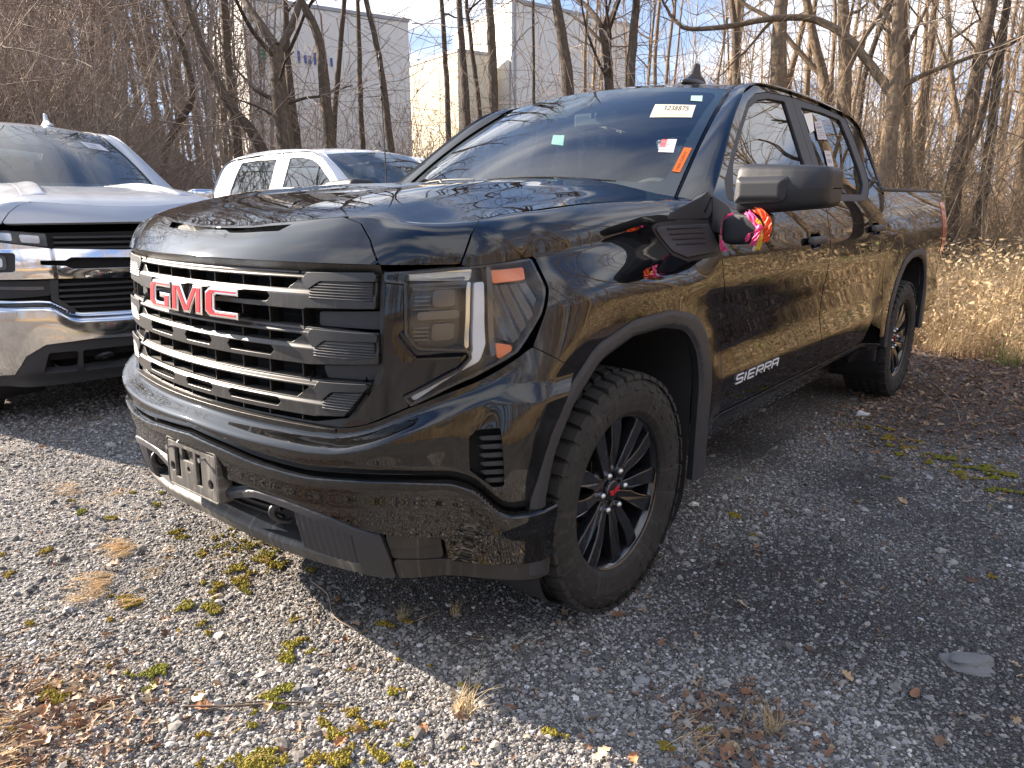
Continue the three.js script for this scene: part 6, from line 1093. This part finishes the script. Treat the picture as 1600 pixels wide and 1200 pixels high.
const densify = (pts, r, k = 4, wob = 0.02) => { const c = new THREE.CatmullRomCurve3(pts.map((p) => new THREE.Vector3(p[0], p[1], p[2])), false, 'centripetal'), n = (pts.length - 1) * k, out = []; for (let i = 0; i <= n; i++) { const t = i / n * (pts.length - 1), j = Math.min(pts.length - 2, Math.floor(t)), v = c.getPoint(i / n), w = i && i < n ? wob : 0; out.push([v.x + (r() - 0.5) * w, v.y, v.z + (r() - 0.5) * w, lerp(pts[j][3], pts[j + 1][3], t - j) * (1 + 0.06 * (r() - 0.5))]); } return out; };
function makeTree(seed, trunk, limbs, tone, label, group, o = {}) {
  const r = rng(seed), tA = new Acc(), wA = new Acc(), top = trunk[trunk.length - 1], prev = trunk[trunk.length - 2];
  const opt = { dens: [1.5, 2.8, 4.6], from: [0.22, 0.15, 0.1], len: [2.2, 1.1, 0.5], rad: [0.042, 0.014, 0.0058], up: 0.5, wob: 0.42, ...o };
  const grow = (path, more) => {            // carry a limb up out of sight and branch it
    const q = path[path.length - 1], w = path[path.length - 2], d = unit(sub(q, w)); d[1] = Math.max(d[1], more > 1 ? 0.5 : 0.0);
    const ext = more ? wander(r, q.slice(0, 3), d, more, q[3], 0.012, 8, 0.9, 0.22).slice(1) : [];
    const full = densify([...path, ...ext], r);
    tA.tube(full, path[0][3] > 0.05 ? 10 : 7); branchOut(r, tA, wA, full, path === trunk ? 0 : 0, opt); return full;
  };
  grow(trunk, limbs.length && !o.keepTop ? 0 : 5.5); for (const l of limbs) grow(l, l[l.length - 1][1] > 4.6 ? 4 : 1.2);
  const x = trunk[0][0], z = trunk[0][2], T = thing('bare_tree', label, 'tree', group); T.position.set(x, 0, z);
  mesh('trunk', tA.geo().translate(-x, 0, -z), BARK[tone], T); if (wA.i.length) mesh('crown', wA.geo().translate(-x, 0, -z), TWIG[tone], T);
  return T;
}
const TREES = [
  { t: 0, l: 'upright dark trunk standing straight behind the rear corner of the white pickup cab', p: [[-11.77, -0.10, -6.37, 0.121], [-12.08, 2.45, -6.50, 0.097], [-12.43, 3.86, -6.65, 0.091], [-12.74, 5.37, -6.87, 0.078]] },
  { t: 0, l: 'trunk leaning left behind the rear of the white pickup cab', p: [[-9.46, -0.10, -6.28, 0.124], [-10.36, 2.42, -5.91, 0.099], [-10.87, 3.10, -5.70, 0.087], [-11.24, 3.73, -5.60, 0.076], [-11.64, 4.63, -5.55, 0.064]] },
  { t: 0, l: 'stout trunk forking in two above the white pickup cab', p: [[-9.24, -0.10, -5.79, 0.182], [-9.55, 2.41, -5.92, 0.146], [-9.72, 3.09, -5.99, 0.135], [-9.92, 4.02, -6.12, 0.118]], b: [[[-9.92, 4.02, -6.12, 0.090], [-10.45, 4.51, -6.16, 0.073], [-10.98, 4.97, -6.21, 0.062]], [[-9.88, 3.91, -6.11, 0.079], [-10.00, 4.45, -6.52, 0.067], [-10.19, 4.97, -6.86, 0.056]]] },
  { t: 0, l: 'slim trunk close behind the forked tree above the white pickup', p: [[-10.86, -0.10, -7.15, 0.105], [-11.18, 2.55, -7.28, 0.084], [-11.38, 3.35, -7.37, 0.078], [-11.63, 4.49, -7.52, 0.065], [-11.79, 5.37, -7.67, 0.052]] },
  { t: 0, l: 'curved trunk bending left above the middle of the white pickup roof', p: [[-9.51, -0.10, -6.91, 0.143], [-9.80, 2.46, -7.06, 0.115], [-10.01, 3.34, -7.17, 0.103], [-10.26, 4.39, -7.29, 0.085], [-10.63, 5.10, -7.21, 0.072]] },
  { t: 0, l: 'thin dark trunk rising beside the curved one over the white pickup', p: [[-11.33, -0.10, -8.10, 0.078], [-11.46, 2.61, -8.40, 0.062], [-11.63, 4.29, -8.79, 0.055], [-11.74, 5.63, -9.13, 0.048]] },
  { t: 0, l: 'thin trunk wound with vines above the white pickup windscreen', p: [[-10.34, -0.10, -8.25, 0.067], [-10.57, 2.59, -8.47, 0.054], [-10.82, 3.94, -8.69, 0.054], [-11.10, 5.50, -8.95, 0.040]] },
  { t: 0, l: 'slender trunk leaning left in front of the end of the grey building', p: [[-9.02, -0.10, -7.99, 0.086], [-9.32, 2.46, -8.13, 0.069], [-9.58, 3.53, -8.25, 0.063], [-9.82, 4.38, -8.32, 0.056], [-10.11, 5.23, -8.35, 0.050]] },
  { t: 0, l: 'slender trunk before the cream wall between the two buildings', p: [[-9.34, -0.10, -9.83, 0.078], [-9.63, 3.08, -10.07, 0.062], [-9.86, 4.28, -10.27, 0.055], [-10.13, 5.62, -10.47, 0.048]] },
  { t: 0, l: 'straight trunk at the left end of the second grey building', p: [[-8.32, -0.10, -9.36, 0.097], [-8.64, 3.19, -9.60, 0.078], [-8.85, 4.22, -9.75, 0.071], [-9.09, 5.36, -9.91, 0.058]] },
  { t: 0, l: 'thin trunk leaning left before the sunlit end of the second building', p: [[-9.45, -0.10, -11.15, 0.073], [-9.89, 3.54, -11.35, 0.059], [-10.19, 4.75, -11.48, 0.051], [-10.47, 5.89, -11.60, 0.044]] },
  { t: 0, l: 'rough barked trunk before the sunlit corner of the second building', p: [[-7.27, -0.10, -8.91, 0.113], [-7.56, 3.27, -9.19, 0.091], [-7.71, 4.15, -9.34, 0.085], [-7.90, 5.09, -9.48, 0.072]] },
  { t: 0, l: 'pole straight thin sapling before the shaded face of the second building', p: [[-9.29, -0.10, -12.69, 0.049], [-9.62, 3.96, -13.05, 0.039], [-9.80, 5.10, -13.25, 0.039], [-9.97, 6.15, -13.45, 0.031]] },
  { t: 0, l: 'dark trunk leaning left above the windscreen of the black pickup', p: [[-6.07, -0.10, -9.94, 0.143], [-6.50, 3.50, -10.13, 0.115], [-6.70, 4.26, -10.22, 0.103], [-6.93, 5.08, -10.28, 0.085]] },
  { t: 0, l: 'forked trunk at the right end of the second building', p: [[-6.11, -0.10, -11.28, 0.121], [-6.50, 3.69, -11.54, 0.097], [-6.65, 4.40, -11.64, 0.091], [-6.77, 4.78, -11.66, 0.078]], b: [[[-6.77, 4.78, -11.66, 0.058], [-7.13, 5.16, -11.81, 0.052], [-7.53, 5.48, -11.91, 0.045]], [[-6.75, 4.72, -11.65, 0.058], [-6.80, 5.16, -12.09, 0.052], [-6.90, 5.48, -12.44, 0.045]]] },
  { t: 0, l: 'straight trunk just right of the second building', p: [[-5.42, -0.10, -10.49, 0.113], [-5.62, 3.58, -10.90, 0.091], [-5.70, 4.38, -11.08, 0.085], [-5.76, 5.08, -11.25, 0.072]] },
  { t: 1, l: 'thick grey trunk rising over the roof rail of the black pickup', p: [[-3.60, -0.10, -13.36, 0.202], [-3.86, 3.64, -13.72, 0.162], [-4.00, 4.58, -13.90, 0.149], [-4.07, 5.34, -14.08, 0.129]] },
  { t: 1, l: 'grey trunk with a low limb left over the rear door of the black pickup', p: [[-2.85, -0.10, -15.30, 0.138], [-3.42, 3.52, -15.39, 0.110], [-3.74, 4.53, -15.44, 0.097], [-4.08, 5.60, -15.50, 0.083]], b: [[[-3.57, 3.99, -15.41, 0.062], [-4.25, 4.71, -15.41, 0.055], [-4.81, 5.32, -15.47, 0.048], [-5.35, 5.66, -15.46, 0.041]]] },
  { t: 1, l: 'stout grey trunk over the rear edge of the black pickup roof', p: [[-2.23, -0.10, -13.06, 0.159], [-2.44, 3.01, -13.37, 0.127], [-2.57, 4.01, -13.57, 0.115], [-2.76, 5.07, -13.75, 0.097]], b: [[[-2.52, 3.66, -13.50, 0.054], [-2.43, 4.42, -14.15, 0.048], [-2.29, 5.01, -14.80, 0.042]]] },
  { t: 0, l: 'dark thin trunk leaning right just behind the black pickup cab', p: [[-2.98, -0.10, -16.39, 0.092], [-3.09, 2.58, -16.71, 0.073], [-3.18, 3.72, -16.99, 0.066], [-3.15, 4.72, -17.33, 0.059], [-2.98, 5.72, -17.79, 0.051]] },
  { t: 1, l: 'tall tan tree with a long arching limb over the bed of the black pickup', p: [[-1.13, -0.10, -11.73, 0.175], [-1.20, 1.52, -11.92, 0.140], [-1.28, 2.41, -12.13, 0.129], [-1.32, 3.20, -12.34, 0.119], [-1.41, 3.93, -12.50, 0.092], [-1.51, 4.67, -12.65, 0.081]], b: [[[-1.33, 3.09, -12.30, 0.081], [-1.76, 3.61, -12.44, 0.076], [-2.24, 4.15, -12.55, 0.070], [-2.86, 4.54, -12.49, 0.065], [-3.58, 4.60, -12.25, 0.054], [-4.30, 4.52, -11.96, 0.049], [-4.98, 4.56, -11.74, 0.038]], [[-1.31, 3.18, -12.35, 0.049], [-1.08, 3.47, -12.96, 0.043], [-0.67, 3.75, -13.73, 0.038], [-0.23, 4.06, -14.53, 0.032], [0.21, 4.41, -15.34, 0.027]]] },
  { t: 1, l: 'straight sunlit trunk right of the arching tree', p: [[-1.25, -0.10, -14.32, 0.117], [-1.39, 1.55, -14.44, 0.094], [-1.61, 2.76, -14.64, 0.088], [-1.82, 3.98, -14.86, 0.081], [-2.02, 5.20, -15.07, 0.075]] },
  { t: 1, l: 'slim sunlit trunk leaning right behind the tail of the black pickup', p: [[-1.43, -0.10, -15.50, 0.092], [-1.50, 1.56, -15.69, 0.074], [-1.62, 2.86, -16.01, 0.067], [-1.72, 4.29, -16.38, 0.067], [-1.81, 5.46, -16.67, 0.060]] },
  { t: 0, l: 'broad dark trunk leaning right behind the tail light of the black pickup', p: [[-0.36, -0.10, -12.90, 0.168], [-0.37, 0.60, -12.98, 0.135], [-0.41, 1.53, -13.24, 0.135], [-0.41, 2.51, -13.56, 0.123], [-0.40, 3.60, -13.91, 0.112], [-0.39, 4.79, -14.29, 0.095]], b: [[[-0.41, 2.07, -13.42, 0.062], [-0.28, 2.64, -14.04, 0.050], [-0.31, 3.57, -14.65, 0.045]]] },
  { t: 0, l: 'curved trunk at the far right edge of the wood beyond the pickup tail', p: [[-0.16, -0.10, -14.41, 0.128], [-0.16, 0.66, -14.51, 0.103], [-0.19, 1.77, -14.85, 0.097], [-0.25, 2.94, -15.16, 0.085], [-0.34, 4.35, -15.54, 0.072], [-0.37, 5.06, -15.73, 0.066]] },
  { t: 1, l: 'pale trunk cut by the right edge of the picture', p: [[0.18, -0.10, -17.39, 0.155], [0.15, 0.76, -17.48, 0.124], [0.06, 1.56, -17.67, 0.110], [-0.08, 2.90, -17.97, 0.097], [-0.28, 4.78, -18.40, 0.083]] },
  { t: 0, l: 'crooked trunk in the brush right of the silver pickup mirror', p: [[-13.50, -0.10, -4.94, 0.097], [-13.19, 2.55, -5.61, 0.078], [-12.95, 3.49, -6.10, 0.071], [-13.32, 4.62, -6.15, 0.058], [-13.69, 5.38, -6.09, 0.052]] },
  { t: 0, l: 'thin trunk in the brush over the silver pickup roof', p: [[-16.07, -0.10, -5.53, 0.083], [-16.47, 2.85, -5.65, 0.066], [-16.85, 4.21, -5.77, 0.059], [-16.99, 5.92, -6.18, 0.051]] },
  { t: 0, l: 'thin trunk in the brush at the far left edge', p: [[-18.26, -0.10, -5.09, 0.097], [-18.73, 3.10, -5.19, 0.078], [-19.21, 4.68, -5.29, 0.070], [-19.30, 6.19, -5.69, 0.062]] },
  { t: 0, l: 'slim trunk left of the thick grey one over the roof antenna', p: [[-6.37, -0.10, -17.83, 0.129], [-6.73, 4.15, -18.19, 0.104], [-6.98, 5.66, -18.45, 0.095], [-7.20, 6.67, -18.59, 0.086]] },
  { t: 1, l: 'slim trunk leaning left beyond the tail of the black pickup', p: [[-0.52, -0.10, -22.19, 0.119], [-0.80, 0.94, -22.11, 0.095], [-1.66, 2.46, -21.87, 0.086], [-2.21, 4.13, -21.94, 0.078], [-2.73, 6.65, -22.31, 0.069]] },];
TREES.forEach((t, i) => { const small = t.p[0][3] < 0.09; makeTree(1000 + i * 17, t.p, t.b || [], t.t, t.l, null, { keepTop: t.l.startsWith('tall tan') || t.l.startsWith('grey trunk with') || t.l.startsWith('stout grey') || t.l.startsWith('broad dark'), ...(small ? { dens: [1.2, 2.4, 4.0], len: [1.5, 0.8, 0.4], rad: [0.022, 0.009, 0.0045] } : {}) }); });
// big trees beside the field, seen in the side of the black truck
for (const [n, x, z, ry, lab] of [['tall tan', 3.6, -12.5, 0.6, 'tall tan tree with spreading limbs beside the field, right of the picture'], ['grey trunk with', 6.2, -11.0, 2.1, 'grey tree beside the field, farther right of the picture'], ['stout grey', 9.5, -9.5, 3.4, 'stout grey tree at the far right of the field'], ['tall tan', 8.0, -4.5, 4.4, 'tall tan tree on the far side of the lot beside the camera'], ['broad dark', 5.0, -15.5, 1.2, 'broad dark tree behind the field, right of the picture']]) { const src = scene.children.find((c) => c.name.startsWith('bare_tree') && c.userData.label.startsWith(n)), o = src.clone(); o.name = numbered('bare_tree'); o.userData = { label: lab, category: 'tree' }; o.position.set(x, 0, z); o.rotation.y = ry; scene.add(o); }
// the wood beyond: three kinds of slim tree, copied
{
  const protoAt = (seed, tone, h, r0, lean) => { const r = rng(seed), p = [[0, -0.2, 0, r0 * 1.25]]; let x = 0, z = 0; for (let k = 1; k <= 5; k++) { x += (r() - 0.5) * 0.35 + lean * h / 5; z += (r() - 0.5) * 0.35; p.push([x, h * k / 5, z, r0 * lerp(1, 0.4, k / 5)]); } return p; };
  const protos = [makeTree(71, protoAt(1, 1, 8, 0.10, 0.03), [], 1, 'slim bare tree in the sunlit wood beyond the field', 'slim bare trees in the wood beyond the field'), makeTree(72, protoAt(2, 1, 9, 0.13, -0.05), [], 1, 'slim bare tree in the sunlit wood beyond the field', 'slim bare trees in the wood beyond the field'), makeTree(73, protoAt(3, 1, 7, 0.06, 0.10), [], 1, 'slim bare tree in the sunlit wood beyond the field', 'slim bare trees in the wood beyond the field', { dens: [1.3, 2.0, 3.0], len: [1.6, 0.9, 0.4], rad: [0.025, 0.010, 0.005] })];
  const r = rng(909), spots = [];
  for (let i = 0; i < 56; i++) { const b = lerp(-0.12, 0.62, r()), d = 20 + 26 * r(); spots.push([CAM[0] - Math.sin(b) * d, CAM[1] - Math.cos(b) * d]); }
  for (let i = 0; i < 30; i++) { const b = lerp(-0.9, -0.12, r()), d = 13 + 26 * r(); spots.push([CAM[0] - Math.sin(b) * d, CAM[1] - Math.cos(b) * d]); }    // beside the field
  for (let i = 0; i < 26; i++) { const b = lerp(-2.2, -0.9, r()), d = 11 + 22 * r(); spots.push([CAM[0] - Math.sin(b) * d, CAM[1] - Math.cos(b) * d]); }    // on the far side of the lot
  for (let i = 0; i < 12; i++) { const b = lerp(1.1, 1.34, r()), d = 22 + 14 * r(); spots.push([CAM[0] - Math.sin(b) * d, CAM[1] - Math.cos(b) * d]); }
  spots.forEach(([x, z], i) => { const src = protos[i % 3], o = i < 3 ? src : src.clone(); if (i >= 3) { o.name = numbered('bare_tree'); scene.add(o); } o.position.set(x, gh(x, z) - 0.1, z); o.rotation.set(0.16 * (r() - 0.5), r() * 6.28, 0.16 * (r() - 0.5)); const s = 0.8 + 0.5 * r(); o.scale.set(s, s * (0.9 + 0.3 * r()), s); if (x > 2.6 && z > -4) { o.userData.group = 'slim bare trees round the lot'; o.userData.label = 'slim bare tree on the far side of the lot beside the camera'; } else if (i > 111) { o.userData.group = 'slim bare trees on the slope behind the brush'; o.userData.label = 'slim bare tree on the slope behind the brush at left'; } });
}
// brush: thickets of thin stems
{
  const bush = (seed, n, h, spread, side) => { const r = rng(seed), A = new Acc(); for (let i = 0; i < n; i++) { const a = r() * 6.28, q = spread * Math.sqrt(r()), hh = h * (0.35 + 0.8 * r()), p = wander(r, [Math.cos(a) * q, -0.1, Math.sin(a) * q], [0.9 * (r() - 0.5), 1, 0.9 * (r() - 0.5)], hh, 0.006 + 0.008 * r(), 0.0025, 7, -0.5 * r(), 0.5); A.tube(p, 3); for (let k = 0; k < side; k++) { const j = 1 + Math.floor(r() * 5), d = unit([r() - 0.5, r() * 0.7, r() - 0.5]), len = 0.25 + 0.8 * r(), b = wander(r, p[j].slice(0, 3), d, len, 0.0045, 0.0018, 4, 0.1, 0.7); A.tube(b, 3); if (r() < 0.7) A.tube(wander(r, b[2].slice(0, 3), unit([r() - 0.5, r() - 0.3, r() - 0.5]), len * 0.6, 0.003, 0.0015, 3, 0, 0.7), 3); } } return norm(A.geo()); };
  const vines = (seed) => { const r = rng(seed), A = new Acc(); for (let i = 0; i < 46; i++) { const x = (r() - 0.5) * 3, z = (r() - 0.5) * 2; A.tube(wander(r, [x, 1 + 5 * r(), z], [r() - 0.5, -0.6 * r(), r() - 0.5], 2 + 2 * r(), 0.008 * (0.5 + r()), 0.003, 9, -0.2, 0.6), 3); } return norm(A.geo()); };
  const G = [bush(1, 60, 3.0, 0.9, 8), bush(2, 46, 4.4, 1.1, 9), bush(3, 80, 2.2, 1.0, 7), vines(4)], r = rng(1010), m = std({ color: 0xffffff, roughness: 0.95 });
  const put = (n, b0, b1, d0, d1, c, s0, s1) => { const L = []; for (let i = 0; i < n; i++) { const b = lerp(b0, b1, r()), d = lerp(d0, d1, r()), x = CAM[0] - Math.sin(b) * d, z = CAM[1] - Math.cos(b) * d, s = lerp(s0, s1, r()), q = 0.75 + 0.5 * r(); if (x > -9.2 && z > -5.6 && x < 1.5) continue; L.push([x, gh(x, z) - 0.05, z, s, s * (0.85 + 0.35 * r()), s, 0, r() * 6.28, 0, c.map((v, k) => v * q * (k ? 1 : 0.97 + 0.1 * r()))]); } return L; };
  const left = [...put(140, 1.20, 1.37, 12.5, 22, [0.27, 0.215, 0.17], 0.8, 1.5), ...put(50, 1.17, 1.37, 22, 34, [0.24, 0.19, 0.15], 1.3, 2.1)];
  scatter('brush_thicket', 'reddish brown tangle of leafless brush behind the silver pickup', G, m, left);
  const mid = [...put(100, 0.50, 1.04, 15, 24, [0.25, 0.20, 0.16], 0.45, 0.9), ...put(22, 0.46, 1.04, 15, 23, [0.27, 0.22, 0.18], 0.9, 1.4)];
  scatter('undergrowth', 'thin leafless undergrowth before the grey buildings', G, m, mid);
  const right = [...put(90, -0.10, 0.50, 15, 34, [0.33, 0.25, 0.165], 0.6, 1.3), ...put(40, -0.8, -0.1, 15, 30, [0.33, 0.25, 0.165], 0.6, 1.3)];
  scatter('wood_undergrowth', 'sunlit leafless undergrowth in the wood beyond the field', G, m, right);
  // far wood
  const farT = (seed) => { const r2 = rng(seed), A = new Acc(); for (let i = 0; i < 14; i++) { const x = (r2() - 0.5) * 9, z = (r2() - 0.5) * 6, h = 8 + 6 * r2(), p = wander(r2, [x, -0.3, z], [0.2 * (r2() - 0.5), 1, 0.2 * (r2() - 0.5)], h, 0.10 * (0.5 + r2()), 0.02, 8, 0.2, 0.16); A.tube(p, 5); for (let k = 0; k < 14; k++) { const j = 2 + Math.floor(r2() * 6), b = wander(r2, p[j].slice(0, 3), unit([r2() - 0.5, 0.5 * r2(), r2() - 0.5]), 1.2 + 2 * r2(), 0.03, 0.006, 5, 0.5, 0.4); A.tube(b, 3); for (let w = 0; w < 4; w++) A.tube(wander(r2, b[1 + (w % 4)].slice(0, 3), unit([r2() - 0.5, r2() * 0.6, r2() - 0.5]), 0.8 + 0.8 * r2(), 0.010, 0.004, 3, 0.2, 0.5), 3); } } return norm(A.geo()); };
  const F = [], ring = (n, b0, b1, d0, d1, c) => { for (let i = 0; i < n; i++) { const b = lerp(b0, b1, (i + r()) / n), d = lerp(d0, d1, r()), x = CAM[0] - Math.sin(b) * d, z = CAM[1] - Math.cos(b) * d, q = 0.8 + 0.4 * r(); F.push([x, gh(x, z), z, 1, 0.85 + 0.4 * r(), 1, 0, r() * 6.28, 0, c.map((v) => v * q)]); } };
  ring(22, -0.3, 0.46, 42, 75, [0.30, 0.235, 0.175]); ring(18, 0.98, 1.36, 36, 60, [0.24, 0.19, 0.15]); ring(26, -1.6, -0.3, 30, 60, [0.27, 0.21, 0.16]); ring(16, -3.0, -1.6, 26, 50, [0.20, 0.16, 0.125]);
  scatter('far_wood', 'distant bare wood closing the view', [farT(11), farT(12), farT(13)], m, F);
}
// fallen log on the far side of the field
{
  const r = rng(1111), A = new Acc(); A.tube(densify([[-3.4, 0.35, -22.2, 0.22], [-2.2, 0.42, -22.6, 0.25], [-1.0, 0.40, -23.2, 0.22], [0.2, 0.35, -23.5, 0.16]], r, 5, 0.1), 10); A.tube(wander(r, [-1.6, 0.5, -22.9], [0.3, 0.6, 0.5], 1.2, 0.07, 0.02, 6, 0, 0.4), 6);
  topMesh('fallen_log', A.geo(), BARK[0], 'dark fallen log lying at the far edge of the dry field', 'log');
}
// ------------------------------------------------------------------ buildings behind the trees
{
  const panelN = tex(256, 256, (u, v) => 0.5 + 0.5 * tile(u, v, 8, 6.6, 4));
  const concrete = (c) => std({ color: rgb(...c), roughness: 0.85, bumpMap: rep(panelN, 1.5), bumpScale: 0.01, map: tex(256, 256, (u, v) => { const s = 0.88 + 0.12 * tile(u, v, 4, 2.6, 4) + 0.05 * tile(u, 0.2, 32, 3.3, 2); return [s, s, s * 0.985]; }) });
  const grey = concrete([0.74, 0.72, 0.69]), cream = concrete([0.70, 0.62, 0.47]), cap = std({ color: rgb(0.30, 0.30, 0.31), roughness: 0.5 });
  // a wall panel face from a to b (plan points), bottom y0, top y1, thickness inward; out = outward normal side
  const building = (label, corners, h, mat, panelW, extra) => {
    const T = thing('building', label, 'building'); const cx = corners.reduce((s, p) => s + p[0], 0) / corners.length, cz = corners.reduce((s, p) => s + p[1], 0) / corners.length; T.position.set(cx, 0, cz);
    corners.forEach((a, i) => {
      const b = corners[(i + 1) % corners.length], L = Math.hypot(b[0] - a[0], b[1] - a[1]), ry = Math.atan2(-(b[1] - a[1]), b[0] - a[0]), rows = 3, n = Math.max(1, Math.round(L / panelW));
      const core = norm(new THREE.BoxGeometry(L, h, 0.3)).translate(L / 2, h / 2, -0.21); at(core, a[0] - cx, 0, a[1] - cz, 0, ry); mesh('wall_core', core, cap, T);
      for (let k = 0; k < n; k++) for (let j = 0; j < rows; j++) { const w = L / n - 0.03, hh = h / rows - 0.03, g = norm(new THREE.BoxGeometry(w, hh, 0.1)).translate((k + 0.5) * L / n, (j + 0.5) * h / rows, -0.02 + 0.004 * ((k * 7 + j * 3) % 3)); at(g, a[0] - cx, 0, a[1] - cz, 0, ry); mesh('wall_panel', g, mat, T); }
      const tr = norm(new THREE.BoxGeometry(L + 0.2, 0.22, 0.5)).translate(L / 2, h + 0.11, -0.15); at(tr, a[0] - cx, 0, a[1] - cz, 0, ry); mesh('parapet_cap', tr, cap, T);
    });
    const s = new THREE.Shape(corners.map((p) => new THREE.Vector2(p[0] - cx, -(p[1] - cz)))), roof = norm(new THREE.ShapeGeometry(s)).rotateX(-Math.PI / 2).translate(0, h - 0.15, 0); mesh('roof', roof, cap, T);
    if (extra) extra(T, cx, cz);
    return T;
  };
  building('large grey building with a green and blue sign behind the white pickup', [[-51.5, -28.4], [-41.79, -25.45], [-38.74, -36.08], [-48.5, -39.0]], 13.5, grey, 2.2, (T, cx, cz) => {
    const a = [-41.79, -25.45], b = [-38.74, -36.08], L = Math.hypot(b[0] - a[0], b[1] - a[1]), ry = Math.atan2(-(b[1] - a[1]), b[0] - a[0]), S = new THREE.Group(); S.name = 'wall_sign'; T.add(S);
    const put = (g, x, y) => at(norm(g), a[0] - cx + Math.cos(ry) * x + Math.sin(ry) * 0.08, y, a[1] - cz - Math.sin(ry) * x + Math.cos(ry) * 0.08, 0, ry);
    const gm = std({ color: rgb(0.03, 0.22, 0.10), roughness: 0.5 }), bm = std({ color: rgb(0.05, 0.09, 0.32), roughness: 0.5 });
    const sw = (y0, w) => slab([[-w, 0], [-w * 0.4, 0.10], [w * 0.3, 0.12], [w, 0.03], [w * 0.5, -0.02], [-w * 0.3, -0.03]], 0.06, 0.01);
    for (let k = 0; k < 4; k++) mesh('sign_swoosh', put(sw(0, 0.36 - 0.06 * Math.abs(k - 1.5)), 0.9, 10.15 + k * 0.24), gm, S);
    let x = 3.2; const bar = (w, h2, dy = 0) => { mesh('sign_letter', put(norm(new THREE.BoxGeometry(w, h2, 0.06)).translate(0, h2 / 2 + dy, 0), x, 10.15), bm, S); };
    for (const [w, h2, dx] of [[0.14, 0.7, 0.42], [0.14, 0.5, 0.3], [0.14, 0.5, 0.34], [0.14, 0.7, 0.3], [0.14, 0.5, 0.36], [0.34, 0.12, 0.02], [0.14, 0.5, 0.42], [0.14, 0.5, 0.3]]) { bar(w, h2); x += dx; }
  });
  building('cream wall block between the two grey buildings', [[-50.0, -44.6], [-39.45, -41.75], [-38.6, -44.9], [-49.2, -47.8]], 12.5, cream, 2.6, (T, cx, cz) => { });
  building('pale grey building whose left side is sunlit, behind the black pickup windscreen', [[-48.6, -50.7], [-36.82, -45.0], [-34.38, -58.06], [-46.2, -63.0]], 16.2, concrete([0.74, 0.72, 0.68]), 2.6);
}
renderer.render(scene, camera);
